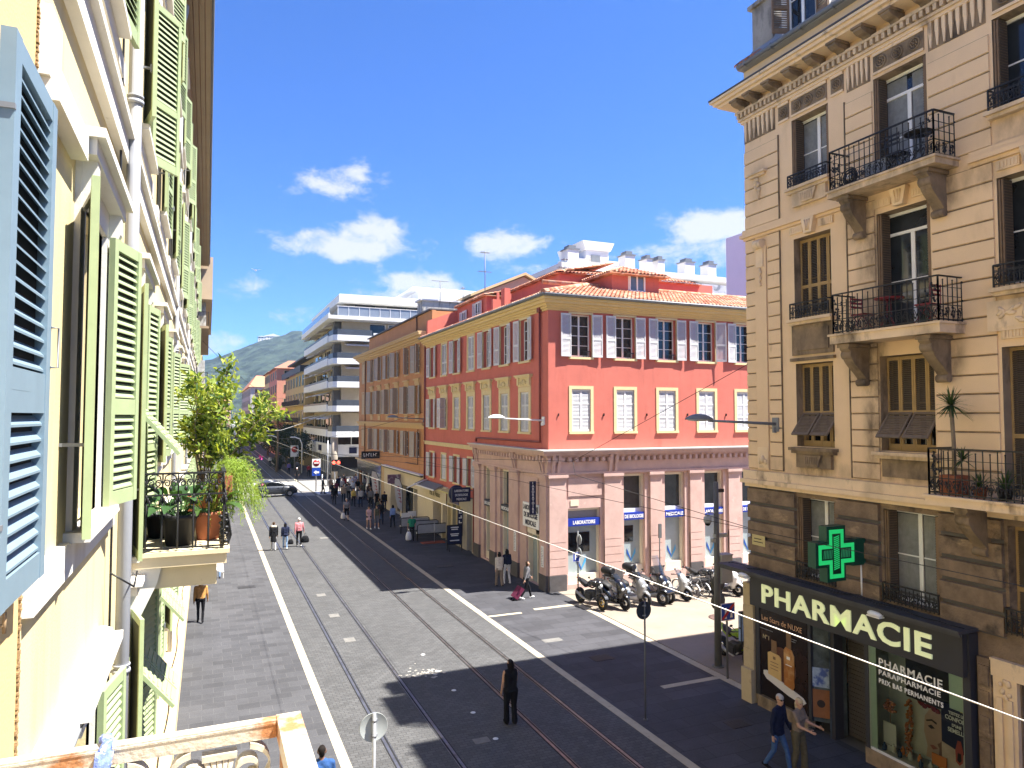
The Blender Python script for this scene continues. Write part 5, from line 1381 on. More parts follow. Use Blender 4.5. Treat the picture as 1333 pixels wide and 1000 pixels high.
# frieze: fluted panels, rosette panels, dentils, brackets, crown cornice
b=MB();b2=MB()
def flutes(a0,a1,n):
    Fp.bx(b2,a0,a1,0,.015,16.62,17.25)
    for i in range(n):
        a=a0+(a1-a0)*(i+.5)/n;w=(a1-a0)/n*.26
        Fp.bx(b,a-w,a+w,.016,.06,16.98,17.25)
        b.prism([(-a-w,16.98),(-a+w,16.98),(-a+w*.3,16.66),(-a-w*.3,16.66)],-.05,-.016,'y')
flutes(15.62,16.9,7);flutes(12.4,13.1,5);flutes(9.55,10.85,8);flutes(6.1,7.8,9);flutes(2.7,4.5,9)
def rosettes(a0,a1,n=3):
    Fp.bx(b2,a0,a1,0,.02,16.72,17.25)
    Fp.bx(b,a0,a1,.02,.05,17.17,17.25);Fp.bx(b,a0,a1,.02,.05,16.70,16.76)
    for i in range(n):
        a=a0+(a1-a0)*(i+.5)/n;r=.155
        b2.lathe([(r,-.02),(r,-.055),(r*.8,-.06),(r*.7,-.03)],(-a,0,16.97),16,'y')
        for k in range(8):
            q=2*PI*k/8;b2.ball((-a+.075*math.cos(q),-.045,16.97+.075*math.sin(q)),.03,.022,.03,6,4)
        b2.ball((-a,-.05,16.97),.035,.03,.035,6,4)
rosettes(13.74,14.98);rosettes(10.95,12.3);rosettes(7.9,9.4);rosettes(15.08,15.48,1);rosettes(13.2,13.6,1);rosettes(4.6,6.0)
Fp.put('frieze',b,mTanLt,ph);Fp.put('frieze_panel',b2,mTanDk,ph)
b=MB()
for(o,za,zb)in((.08,17.25,17.33),(.14,17.331,17.40),(.20,17.56,17.64),(.56,17.86,17.94),(.66,17.941,18.03),(.74,18.031,18.10)):
    b.box(15-o,15.02,YS_,YN+o,za,zb);b.box(15.02,29,YN-.02,YN+o,za,zb)
obj('cornice',b,mTanLt,ph)
b=MB();y=YN+.12
while y>YS_:
    b.box(14.80,14.99,y-.085,y,17.41,17.55);y-=.165
obj('dentils',b,mTanLt,ph)
b=MB();y=YN-.15;i=0
while y>YS_:
    b.prism([(14.46,17.85),(14.46,17.74),(14.58,17.68),(14.74,17.66),(14.82,17.60),(14.98,17.60),(14.98,17.85)],y-.12,y+.12,'y');b.box(14.42,14.9,y-.16,y+.16,17.80,17.86);y-=.78 if i else .55;i+=1
obj('cornice_bracket',b,mTanDk,ph)
b=MB();b.box(14.24,14.30,YS_,YN+.76,18.11,18.15);b.box(14.3,15.2,YS_,YN+.76,18.11,18.13);obj('cornice_flashing',b,mPlinth,ph)
b=MB();b.tube([(14.72,YS_,18.95),(14.72,YN-.05,18.95)],.07,8)
for i in range(18):b.box(14.66,14.82,YN-.4-i*1.1,YN-.36-i*1.1,18.86,19.02)
obj('gutter',b,mGreySteel,ph)
# mansard roof, dormer with brown shutters, chimney block
b=MB();b.add([(14.8,YS_,18.9),(14.8,YN,18.9),(16.2,YN-1.2,21.3),(16.2,YS_,21.3),(29.5,YN,18.9),(28,YN-1.2,21.3),(28,YS_,21.3)],[(0,1,2,3),(1,4,5,2),(2,5,6,3)])
b.box(14.75,15.0,YS_,YN,18.87,18.92)
obj('roof',b,M('zinc_roof',(.26,.27,.29),.5,.12,1.2),ph)
obj('tile_edge',tile_slope(MB(),(14.7,YN+.05,18.95),(0,-1,0),(.7,0,.7),1.0,.75,lambda a,d:True),mTerra,ph,(0,0,0),fix=False)
def dormer(y0,y1):
    o=obj('dormer',MB().box(15.0,17.0,y0,y1,18.9,21.1).box(14.85,17.2,y0-.15,y1+.15,21.1,21.25),mRW,ph)
    m=(y0+y1)/2
    w_=win(ph,Fac('W',15.0),m,19.1,1.0,1.75,mWhiteFrame,mPane,-.01,2,2,None,'open',mShutBr,.5,ang=(70,12))
dormer(13.6,15.3);dormer(10.4,12.1);dormer(7.0,8.7)
o=obj('chimney',MB().box(15.1,16.6,15.75,16.6,18.8,20.7).box(15.0,16.7,15.65,16.7,20.7,20.82),M('stained_chimney_render',(.30,.28,.25),.9,.2,2,stain=((.10,.095,.09),2,.5,.15,.4)),ph)
b=MB()
for x in(15.35,15.85,16.3):b.cyl((x,16.2,20.82),(x,16.2,21.3),.13,10);b.cyl((x,16.2,21.35),(x,16.2,21.42),.2,10,r2=.05)
obj('chimney_pot',b,mGreySteel,o)
# ---- windows
def fold(o,w,h,m,n=2,side=-1,d=.40):
    """shutter leaves folded back into the reveal"""
    b=MB();x=side*(w/2-.02)
    for i in range(n):b.box(x-side*.045*i,x-side*(.045*i+.035),.02+.02*i,d-.06,.02,h-.03)
    obj('shutter',b,m,o,local=1)
    b=MB();xi=x-side*.045*n
    for i in range(int(h/.06)):b.box(xi,xi-side*.01,.05,d-.1,.06+i*.06,.095+i*.06)
    obj('shutter_slats',b,mShutDkPanel,o,local=1)
def phw(n_,k,kind):
    a0,a1=bays[n_];z0,z1=flo[k];w=a1-a0;a=(a0+a1)/2
    if n_=='B' and k==2:z0=10.35
    if n_=='B' and k==3:z0=13.98
    if n_ in 'CDE' and k==1:z0=6.65
    h=z1-z0
    if kind=='white':
        o=win(ph,Fp,a,z0,w,h,mWhiteFrame,mPane,.40,2,2,None,trans=.55 if h>2.4 else 0,bar=.05)
        fold(o,w,h,mShutBr,2,-1);fold(o,w,h,mShutBr,2,1)
        if(n_+str(k))in('A3','B3','B0','A0'):
            b=MB();n=26
            for sgn in(-1,1):
                for i in range(n):
                    x0=sgn*(.07+(w/2-.16)*i/n);x1=sgn*(.07+(w/2-.16)*(i+1)/n)
                    yy=.374+.004*(i%2);yy2=.374+.004*((i+1)%2)
                    b.quad((x0,yy,.12),(x1,yy2,.12),(x1,yy2,h-.1),(x0,yy,h-.1))
            obj('curtain',b,M('net_curtain_dim',(.20,.21,.21),.6,.25,7),o,local=1)
    else:
        o=win(ph,Fp,a,z0,w,h,mShutOch,mPaneDk,.40,2,2)
        # closed ochre framed shutters: four narrow leaves; lower flaps pushed outwards on the 'flap' kind
        lw=w/4;zf=h*(.40 if kind=='flap' else .0)
        b=MB();p_=MB()
        for i in range(4):
            x=-w/2+i*lw
            b.box(x+.004,x+.05,.24,.285,0,h-.02);b.box(x+lw-.05,x+lw-.004,.24,.285,0,h-.02)
            b.box(x+.05,x+lw-.05,.24,.285,h-.10,h-.02);b.box(x+.05,x+lw-.05,.24,.285,h*.40-.04,h*.40+.05);b.box(x+.05,x+lw-.05,.24,.285,0,.16)
            zz=h*.40+.05 if kind=='flap' else .16
            q=zz
            while q<h-.12:
                p_.add([(x+.05,.245,q),(x+lw-.05,.245,q),(x+lw-.05,.28,q+.04),(x+.05,.28,q+.04)],[(0,1,2,3)]);q+=.045
        sh_=obj('shutter',b,mShutOch,o,local=1);obj('shutter_slats',p_,mShutDkPanel,o,local=1)
        if kind=='flap':
            for i in range(2):
                x=-w/2+w/2*i+.03;b=MB();L=h*.40-.16;wd=w/2-.06
                b.box(x,x+.05,-.02,.02,-L,0);b.box(x+wd-.05,x+wd,-.02,.02,-L,0);b.box(x+.05,x+wd-.05,-.02,.02,-.06,0);b.box(x+.05,x+wd-.05,-.02,.02,-L,-L+.07)
                for j in range(int((L-.14)/.05)):b.box(x+.05,x+wd-.05,-.012,.012,-.1-j*.05-.028,-.1-j*.05)
                obj('shutter_flap',b,M('weathered_shutter_flap',(.17,.13,.095),.85,.2,8),o,(0,.22,h*.40),(R(-38),0,0),True)
    return o
K3={'A':['white','flap','closed','white'],'B':['white','flap','white','white'],'C':['dark','closed','white','white'],'D':['white','closed','white','white'],'E':['white','flap','white','white']}
for n_ in 'ABCDE':
    for k in range(4):phw(n_,k,'closed' if K3[n_][k]=='dark' else K3[n_][k])
# keystones and heads, sills with corbels, stained aprons
def sill(a,z,w,corb=True,m=mTanLt):
    b=MB();Fp.bx(b,a-w/2-.12,a+w/2+.12,0,.22,z-.09,z-.01);Fp.bx(b,a-w/2-.08,a+w/2+.08,0,.15,z-.17,z-.091)
    if corb:
        Fp.bx(b,a-w/2+.05,a+w/2-.05,0,.10,z-.55,z-.171);b.prism([(-a-.32,z-.2),(-a+.32,z-.2),(-a+.2,z-.5),(-a-.2,z-.5)],-.17,-.10,'y')
        for i in range(7):Fp.bx(b,a-.2+i*.062,a-.17+i*.062,.17,.185,z-.45,z-.25)
    return Fp.put('sill',b,m,ph)
sill(14.36,7.46,1.28,True,mTanDk);sill(14.36,10.98,1.28,False);sill(14.36,14.66,1.28,True);sill(11.62,7.46,1.4,False)
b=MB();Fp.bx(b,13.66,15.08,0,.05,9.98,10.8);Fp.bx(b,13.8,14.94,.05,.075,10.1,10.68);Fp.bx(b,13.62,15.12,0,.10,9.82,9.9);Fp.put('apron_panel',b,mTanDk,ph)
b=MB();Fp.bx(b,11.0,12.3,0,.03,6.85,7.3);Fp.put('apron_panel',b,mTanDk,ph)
def keystone(a,z,s=1.):
    b=MB();b.prism([(-a-.22*s,z+.42),(-a+.22*s,z+.42),(-a+.13*s,z),(-a-.13*s,z)],-.16,0,'y')
    for q in(-.06,0,.06):b.tube([(-a+q*1.4,-.17,z+.36),(-a+q*.7,-.165,z+.06)],.02,5)
    Fp.bx(b,a+.28,a+.75,0,.05,z+.10,z+.30);Fp.bx(b,a-.75,a-.28,0,.05,z+.10,z+.30)
    for i in range(6):Fp.bx(b,a+.31+i*.07,a+.345+i*.07,.05,.065,z+.13,z+.27);Fp.bx(b,a-.345-i*.07,a-.31-i*.07,.05,.065,z+.13,z+.27)
    Fp.put('keystone',b,mTanLt,ph)
keystone(14.36,13.28);keystone(11.62,13.28);keystone(8.66,9.78);keystone(8.66,13.28);keystone(5.3,13.28)
b=MB();Fp.bx(b,7.7,9.66,0,.08,10.05,10.68);Fp.bx(b,7.8,9.56,.081,.09,10.12,10.6)
for i in range(26):
    a=7.95+rnd.random()*1.5;z=10.18+rnd.random()*.35;b.ball((-a,-.10,z),.10,.035,.045,8,5,rot=Matrix.Rotation(rnd.uniform(-.9,.9),3,'Y'))
b.ball((-8.7,-.12,10.36),.24,.08,.22,12,8)
Fp.put('carved_panel',b,mTanLt,ph)
b=MB();Fp.bx(b,16.0,16.6,0,.12,15.42,15.5);Fp.bx(b,15.93,16.67,0,.18,15.5,15.56)
for i in range(8):b.ball((-16.3+rnd.uniform(-.12,.12)*(1-i/9),-.06,15.35-i*.08),.09-.007*i,.06,.07,8,5)
Fp.put('carved_drop',b,mTanLt,ph)
# ---- iron railings
def railing_panel(mb,p,q,h,orn=.34,full_ends=False,post=True,seed=1,step=.14):
    """wrought iron panel between two ground points: top rail, two mid rails, bars, a band of scrolls below"""
    p=Vector(p);q=Vector(q);d=q-p;L=d.length;d/=L;rr=random.Random(seed)
    Z=Vector((0,0,1))
    mb.bar(p+Z*h,q+Z*h,.045,.03);mb.bar(p+Z*.05,q+Z*.05,.025,.025);mb.bar(p+Z*orn,q+Z*orn,.018,.018)
    for f in(.56,.76):mb.bar(p+Z*h*f,q+Z*h*f,.012,.012)
    n=max(2,int(L/step))
    for i in range(n+1):
        b0=p+d*(L*i/n);top=h if(i%2==0)else h-.08
        w=.03 if(i in(0,n)and post)else .016
        mb.bar(b0+Z*0,b0+Z*top,w,w)
        if i%2:mb.ball(b0+Z*(h-.08),.018,nu=6,nv=4)
    m=max(1,int(L/.17))
    for i in range(m):
        c=p+d*(L*(i+.5)/m)
        for sg in(-1,1):
            pts=[]
            for k in range(9):
                a=k/8*2.6*PI;r=.078*(1-.7*k/8);pts.append(c+d*(sg*(.042+r*math.cos(a)*.9-.03))+Z*(orn*.52+sg*.03+r*1.5*math.sin(a)))
            mb.tube(pts,.009,4,cap=False)
        for k in range(4):
            c2=c+d*rr.uniform(-.07,.07)+Z*rr.uniform(.1,orn-.04);mb.ball(c2,.022,.022,.03,5,3)
    if full_ends:
        for end in(p,q):
            s=d if end is p else-d
            for k in range(16):
                c2=end+s*rr.uniform(.04,.30)+Z*rr.uniform(orn,h-.12);mb.ball(c2,.032,.022,.03,5,3)
                mb.tube([c2,c2+d*rr.uniform(-.08,.08)+Z*rr.uniform(-.1,.1)],.007,4)
def balcony(y0,y1,zt,o,zb,rail_h,seed,brackets=()):
    sl_=obj('balcony',MB().box(15-o-.06,15.0,y0-.06,y1+.06,zb,zt-.05).box(15-o-.1,15.0,y0-.1,y1+.1,zt-.05,zt),mTanLt,ph)
    b=MB()
    railing_panel(b,(15-o,y1,zt),(15-o,y0,zt),rail_h,.36,True,True,seed);railing_panel(b,(15-o,y0,zt),(14.98,y0,zt),rail_h,.36,False,True,seed+1);railing_panel(b,(15-o,y1,zt),(14.98,y1,zt),rail_h,.36,False,True,seed+2)
    obj('railing',b,mIron,sl_)
    for yb in brackets:
        b=MB();hw=.13
        prof=[(15,zb-.01),(15-o+.05,zb-.01),(15-o+.05,zb-.14),(15-o+.16,zb-.24)]
        for k in range(9):
            a=k/8;prof.append((15-(o-.18)*(1-a)**.8-.05-.05*math.sin(a*PI*2),zb-.26-.72*a))
        prof.append((15,zb-1.02))
        b.prism(prof,yb-hw,yb+hw,'y')
        b.cyl((15-o+.22,yb-hw-.02,zb-.27),(15-o+.22,yb+hw+.02,zb-.27),.12,12);b.cyl((14.88,yb-hw-.01,zb-.95),(14.88,yb+hw+.01,zb-.95),.09,10)
        b.box(15-o+.02,15,yb-hw-.05,yb+hw+.05,zb-.10,zb-.02)
        obj('bracket',b,mTanDk,sl_)
    return sl_
balcony(10.28,13.06,13.93,.70,13.75,1.0,3,(10.62,12.72));balcony(10.22,12.98,10.32,.78,10.08,.98,7,(10.62,12.72));balcony(6.9,10.52,6.64,.80,6.43,.98,12,(9.9,))
def balconet(a0,a1,z,h,o=.16):
    b=MB();railing_panel(b,(15-o,a1,z),(15-o,a0,z),h,h*.7,False,True,int(z*10),.10);b.bar((15-o,a1,z+h),(15,a1,z+h),.03,.03);b.bar((15-o,a0,z+h),(15,a0,z+h),.03,.03)
    obj('window_railing',b,mIron,ph)
balconet(13.7,15.02,10.98,.42);balconet(13.7,15.02,14.66,.34);balconet(7.9,9.45,10.95,.45);balconet(7.9,9.45,14.66,.42);balconet(10.9,12.3,3.92,.42,.1);balconet(13.7,15.0,3.92,.42,.1);balconet(7.9,9.45,3.92,.5,.1)
sill(8.66,10.94,1.5,False);sill(8.66,14.64,1.5,False)
# ---- doorway right of the shop
b=MB();Fp.bx(b,9.28,9.75,0,.10,0,3.3);Fp.bx(b,9.36,9.46,.10,.14,0,2.6);Fp.bx(b,9.56,9.66,.10,.14,0,2.6);Fp.bx(b,7.4,9.8,0,.12,3.0,3.35)
for i in range(12):b.ball((-9.51+rnd.uniform(-.1,.1),-.12,2.7+rnd.uniform(-.1,.25)),.05,.03,.05,6,4)
Fp.put('door_surround',b,mTanLt,ph)
b=MB();Fp.bx(b,7.6,9.27,-.28,-.2,0,3.0)
for i in range(2):
    for(za,zb)in((.2,1.0),(1.15,2.7)):Fp.bx(b,7.75+i*.8,8.35+i*.8,-.2,-.16,za,zb)
Fp.put('door',b,M('varnished_oak_door',(.22,.105,.03),.5,.25,3),ph)
b=MB();Fp.bx(b,9.78,10.06,0,.12,.02,3.3)
for i in range(6):Fp.bx(b,9.82,10.02,.12,.15,.15+i*.52,.55+i*.52)
Fp.put('carved_pier',b,mStone,ph)
for i in range(5):
    pass
# ================================================================ PHARMACY SHOP FRONT
SX=14.75
mFascia=M('anthracite_fascia',(.036,.036,.042),.5,.1,2)
mFasciaTop=M('dusty_anthracite',(.055,.055,.06),.6,.25,3)
mLetter=emis('cream_sign_letter',(.72,.78,.45),.10)
mGlassShop=glassmat('shop_glass',(.88,.95,.92),.85)
mMint=M('pale_mint_film',(.42,.52,.46),.5,.06,2)
Fsx=Fac('W',SX)
t=thing('shop','anthracite pharmacy shop front with posters, roller shutter and display window','shop',(SX,13.3,0))
b=MB();Fsx.bx(b,16.38,16.46,-.2,.02,.30,2.85);Fsx.bx(b,14.40,14.50,-.2,.02,.30,2.85);Fsx.bx(b,13.84,13.96,-.5,-.2,.0,2.8);Fsx.bx(b,12.62,12.72,-.3,.02,.1,2.85);Fsx.bx(b,10.10,10.26,-.3,.04,0,3.75);Fsx.bx(b,16.3,16.38,-.2,.02,0,3.4)
Fsx.put('frame',b,mFascia,t)
b=MB();Fsx.bx(b,14.5,16.38,-.2,.05,0,.32);Fsx.bx(b,10.26,12.72,-.55,.05,0,.36);Fsx.put('sill',b,mTanDk,t)
b=MB();Fsx.bx(b,12.74,13.84,-.75,-.70,.05,2.8)
for i in range(24):Fsx.bx(b,12.74,13.84,-.70,-.68,.08+i*.115,.16+i*.115)
Fsx.put('roller_shutter',b,M('brown_roller_shutter',(.06,.052,.045),.6,.15,3),t)
b=MB();b.quad((SX+.15,13.96,0),(SX+.7,13.90,0),(SX+.7,13.90,2.8),(SX+.15,13.96,2.8));b.quad((SX+.02,14.45,0.3),(SX+.45,13.98,0.3),(SX+.45,13.98,2.8),(SX+.02,14.45,2.8));obj('side_window',b,M('side_window_glass',(.08,.10,.105),.1,.7,2.2,spec=.6),t)
b=MB();Fsx.bx(b,12.74,16.3,-2.5,-.76,2.81,3.0);Fsx.bx(b,14.0,14.5,-.5,-.46,0,.3);Fsx.put('soffit',b,mFascia,t)
# display window box with real depth
b=MB();b.box(SX+.62,SX+.66,10.26,12.62,.36,2.85);b.box(SX+.0,SX+.62,12.58,12.62,.36,2.85);b.box(SX+.0,SX+.62,10.26,10.3,.36,2.85);b.box(SX+.0,SX+.62,10.3,12.58,2.8,2.85);obj('display_back',b,M('pale_display_wall',(.40,.44,.42),.8,.06,2),t)
obj('display_floor',MB().box(SX-.02,SX+.62,10.3,12.58,.34,.42),M('pale_display_floor',(.55,.55,.53),.7,.05,2),t)
b=MB();Fsx.bx(b,12.42,12.62,-.03,-.005,.36,2.85);Fsx.bx(b,10.26,10.60,-.03,-.005,2.05,2.85);Fsx.put('window_film',b,mMint,t)
b=MB();Fsx.bx(b,10.68,11.88,-.34,-.32,1.80,2.85);Fsx.put('black_film',b,mBlackPlastic,t)
obj('pane',MB().quad((SX,10.26,.36),(SX,10.26,2.85),(SX,12.62,2.85),(SX,12.62,.36)),mGlassShop,t)
for i,(wd,sz,z,a)in enumerate((('PHARMACIE',.26,2.40,12.34),('PARAPHARMACIE',.165,2.20,12.34),('PRIX BAS PERMANENTS',.155,2.0,12.34))):
    text(wd,sz,mSignW,t,Fsx.p(a,z,.012),Fsx.rz,False,align='LEFT',bold=.004,space=1.12,extrude=.002,xs=1.05 if i==0 else(1.1 if i==1 else .90))
# canopy and fascia
t=thing('shop_canopy','dark flat canopy ledge running above the pharmacy fascia','canopy',(14.5,13.4,3.8))
obj('ledge',MB().box(14.28,14.92,10.02,17.55,3.80,3.87).box(14.32,14.36,10.02,17.5,3.74,3.80),mFasciaTop,t)
b=MB()
rr=random.Random(5)
pts=[(14.5,17.3,3.9)]
for i in range(26):pts.append((14.55+rr.uniform(-.1,.1),17.3-i*.29,3.89+rr.uniform(0,.03)))
b.tube(pts,.013,5);b.tube([(p[0]+.12,p[1]-.1,p[2]+.015)for p in pts[4:22]],.010,5)
obj('cable',b,mBlackPlastic,t)
t=thing('shop_sign','large anthracite fascia sign reading PHARMACIE in glowing cream capitals','sign',Fsx.p(13.33,2.85),Fsx.rz)
obj('panel',MB().box(-3.16,3.18,-.18,.0,0,.90),mFascia,t,local=1)
lt=text('PHARMACIE',.70,mLetter,t,(-2.68,-.20,.2),align='LEFT',bold=.018,extrude=.018,space=1.1)
lt.scale=(5.15/max(lt.dimensions.x,.1),1,1.0)
for i,(a,lb)in enumerate(((16.45,'small white floodlight at the left end of the pharmacy fascia'),(12.05,'small white floodlight over the letter C of the pharmacy fascia'))):
    s=thing('floodlight',lb,'lamp',Fsx.p(a,3.72,.42),Fsx.rz)
    obj('housing',MB().ball((0,0,0),.20,.13,.075,12,8).box(-.17,.17,-.09,.09,-.07,-.04),mSignW,s,local=1);obj('arm',MB().tube([(0,.08,.02),(.06,.2,.1),(.06,.36,.15)],.02,6),mGreySteel,s,local=1)
# ---- green cross
t=thing('pharmacy_cross','lit green pharmacy cross on a dark green box fixed to the wall','sign',(13.95,12.9,5.0))
mGreenBox=M('dark_green_box',(.008,.07,.04),.4,.1,4)
mLed=emis('green_led',(.015,.50,.13),.22);mLedDim=emis('dim_green_led',(.03,.30,.12),.10);mLedBg=M('dark_led_panel',(.008,.045,.022),.3,.1,4)
def crosspoly(r,w):return[(-w,-r),(w,-r),(w,-w),(r,-w),(r,w),(w,w),(w,r),(-w,r),(-w,w),(-r,w),(-r,-w),(-w,-w)]
b=MB();b.prism(crosspoly(.66,.30),-.12,.12,'y');obj('box',b,mGreenBox,t,local=1)
b=MB();b.prism(crosspoly(.61,.26),-.125,-.12,'y');b.prism(crosspoly(.61,.26),.12,.125,'y');obj('panel',b,mLedBg,t,local=1)
b=MB();P1=crosspoly(.58,.235);P2=crosspoly(.48,.135)
for i in range(12):
    j=(i+1)%12;b.quad((P1[i][0],-.13,P1[i][1]),(P1[j][0],-.13,P1[j][1]),(P2[j][0],-.13,P2[j][1]),(P2[i][0],-.13,P2[i][1]))
obj('led_outline',b,mLed,t,local=1)
b=MB();b3=MB()
for i in range(18):
    z=-.40+i*.047
    if abs(z)<.40:b.add([(-.09,-.131,z-.03),(-.09,-.131,z-.004),(.09,-.131,z+.042),(.09,-.131,z+.016)],[(0,3,2,1)])
for sg in(-1,1):
    for i in range(6):
        x=sg*(.16+i*.05);b3.add([(x-.02,-.131,-.10),(x+.005,-.131,-.10),(x+.03,-.131,.10),(x+.005,-.131,.10)],[(0,1,2,3)])
obj('led_stripes',b,mLed,t,local=1);obj('led_stripes',b3,mLedDim,t,local=1)
obj('bracket',MB().box(.55,1.0,-.09,.09,-.34,.30),mGreenBox,t,local=1);obj('strut',MB().cyl((.95,0,-.34),(.95,0,-1.12),.022,8),mSignW,t,local=1)
# ---- posters
t=thing('poster','tall black perfume poster with two amber bottles on a white slab','poster',Fsx.p(15.42,.36),Fsx.rz)
obj('panel',MB().box(-.92,.88,.005,.03,0,2.46),M('black_poster',(.014,.008,.006),.25,.3,1.5,stain=((.05,.022,.012),.8,.5,.25,1)),t,local=1)
text('Les Stars de NUXE',.21,M('rose_gold_letter',(.60,.36,.22),.5,0),t,(-.80,-.003,2.12),align='LEFT',extrude=.002,xs=.92)
text('N°1',.17,M('poster_gold',(.5,.40,.24),.5,0),t,(-.62,-.003,1.60),extrude=.002)
b=MB()
for(x,z,w)in((-.62,1.86,.5),(.34,1.86,.34),(.34,1.80,.26)):b.box(x-w/2,x+w/2,0,.004,z,z+.022)
obj('small_print',b,mGreySteel,t,local=1)
mGlow=M('amber_backdrop',(.09,.035,.02),.4,.3,2)
b=MB();b.lathe([(0,0),(.52,0)],(-.05,.003,1.0),32,'y');o=obj('backdrop',b,mGlow,t,local=1)
mBot=M('pale_amber_bottle',(.56,.38,.16),.3,.1,6);mBot2=M('amber_bottle',(.34,.13,.03),.3,.25,3,stain=((.6,.38,.16),1.6,.5,.2,1));mCapM=M('bronze_cap',(.20,.12,.06),.3,.2,30)
b=MB();b.prism([(-.56,.66),(-.06,.60),(-.06,1.22),(-.14,1.28),(-.48,1.30),(-.56,1.26)],-.012,.004,'y');b2_=obj('bottle_print',b,mBot,t,local=1)
obj('cap',MB().box(-.42,-.22,-.010,.002,1.29,1.64),mCapM,b2_,local=1)
b=MB()
for z in(1.02,.93,.84):b.box(-.46,-.16,-.015,-.012,z,z+.02)
b.box(-.36,-.26,-.015,-.012,1.12,1.2);obj('label',b,mCapM,b2_,local=1)
b=MB();b.prism([(.05,.56),(.36,.50),(.42,.60),(.42,1.42),(.34,1.56),(.12,1.60),(.05,1.50)],-.014,.004,'y');b2_=obj('bottle_print',b,mBot2,t,local=1)
obj('cap',MB().box(.15,.32,-.012,.002,1.58,2.02),mCapM,b2_,local=1)
obj('label',MB().box(.16,.28,-.018,-.014,1.28,1.36).box(.12,.34,-.018,-.014,1.12,1.14),mSignW,b2_,local=1)
b=MB();b.prism([(-.74,.70),(-.62,.74),(.72,.42),(.82,.32),(.72,.24),(.2,.30),(-.62,.50),(-.74,.60)],-.010,.004,'y');obj('slab_print',b,M('white_slab_print',(.62,.58,.54),.5,.06,2),t,local=1)
# posters inside the display window
def wposter(name,label,a0,a1,z0,z1,dep,m):
    t=thing(name,label,'poster',Fsx.p((a0+a1)/2,z0),Fsx.rz);w=abs(a1-a0);obj('panel',MB().box(-w/2,w/2,dep,dep+.015,0,z1-z0),m,t,local=1);return t,w
mFace=M('face_print',(.42,.28,.22),.5,.12,2)
t,w=wposter('poster','display window poster of a pale face close up behind the lettering',11.88,10.92,.60,1.82,.40,M('face_poster_ground',(.44,.42,.36),.5,.1,2))
b=MB();b.prism([(-.06,-.0),(.44,-.0),(.47,.3),(.47,1.0),(.3,1.12),(.05,1.08),(-.07,.9),(-.10,.55),(-.02,.25)],.385,.40,'y');fc=obj('face_print',b,mFace,t,local=1)
mFaceSh=M('face_shadow_print',(.20,.115,.09),.5,.15,3);mHairP=M('dark_hair_print',(.03,.02,.018),.5,.2,3)
b=MB();b.prism([(.24,0.02),(.44,0.02),(.46,.95),(.36,.86),(.33,.5),(.28,.42),(.22,.38),(.27,.3)],.380,.385,'y');obj('shadow_print',b,mFaceSh,fc,local=1)
b=MB();b.prism([(-.04,.82),(.10,.88),(.22,.84),(.21,.80),(.1,.84),(-.03,.79)],.378,.383,'y');b.prism([(.0,.70),(.08,.75),(.17,.70),(.08,.66)],.378,.383,'y');obj('eye_print',b,mHairP,fc,local=1)
b=MB();b.prism([(.04,.29),(.12,.32),(.23,.28),(.12,.22)],.378,.383,'y');obj('lips_print',b,M('lips_print',(.26,.09,.08),.5,.1,3),fc,local=1)
rr=random.Random(9);b=MB()
for i in range(14):b.ball((.02+rr.uniform(-.2,.28),.37,1.16+rr.uniform(-.07,.12)),.07,.02,.06,7,5)
obj('flower_print',b,M('dark_red_petals',(.16,.015,.02),.7,.3,8),t,local=1)
t,w=wposter('poster','navy display poster about insoles with white capitals and a red sole',10.94,10.30,.62,2.04,.20,mNavy)
for i,(wd,sz)in enumerate((('TESTEZ LE',.088),('CONFORT',.125),("D'UNE",.085),('SEMELLE',.125))):text(wd,sz,mSignW,t,(.03,.197,1.22-i*.125),extrude=.002,bold=.003,xs=.86)
b=MB();b.prism([(-.32,0),(.32,0),(.32,.42),(.1,.48),(-.32,.56)],.195,.2,'y');obj('floor_print',b,M('pale_plank_print',(.48,.38,.33),.5,.2,6),t,local=1)
b=MB();b.prism([(.0,.26),(.08,.2),(.15,.28),(.17,.5),(.12,.72),(.05,.72),(-.01,.5)],.19,.195,'y');s_=obj('sole_print',b,M('red_sole',(.36,.07,.05),.5,.1,5),t,local=1)
b=MB();b.prism([(.03,.30),(.08,.26),(.13,.32),(.12,.46),(.05,.46)],.186,.19,'y');obj('heel_print',b,mHairP,s_,local=1)
obj('tag',MB().box(.12,.28,.19,.2,1.34,1.42),M('yellow_tag',(.6,.45,.08),.5,.05,4),t,local=1)
# goods on the display floor
mWh=M('white_carton',(.58,.58,.56),.6,.05,5);mOrC=M('orange_card',(.58,.19,.04),.6,.06,5);mGoB=M('deep_blue_glass_goods',(.02,.05,.12),.25,.4,8)
def goods(name,label,mats,a,z,d,fn):
    t=thing(name,label,'display item',(SX+d,a,z));fn(t);return t
goods('price_card','white price card on a stand at the left of the display window',0,12.28,.42,.25,lambda t:(obj('card',MB().box(-.01,.01,-.17,.17,.12,.62),mWh,t,local=1),obj('foot',MB().box(-.06,.06,-.1,.1,0,.12),mWh,t,local=1)))
goods('price_card','orange card leaning in the middle of the display window',0,10.98,.62,.16,lambda t:obj('card',MB().box(-.01,.01,-.17,.17,0,.24),mOrC,t,local=1))
def garland(t):
    b=MB();r=random.Random(2)
    for i in range(60):b.ball((r.uniform(-.03,.03),r.uniform(-.07,.07),i*.022),.05,.04,.03,6,4,rot=Matrix.Rotation(r.uniform(0,3),3,'X'))
    obj('leaves',b,M('autumn_leaves',(.40,.15,.06),.8,.35,12),t,local=1)
goods('leaf_garland','hanging garland of orange autumn leaves beside the face poster',0,11.80,.45,.28,garland)
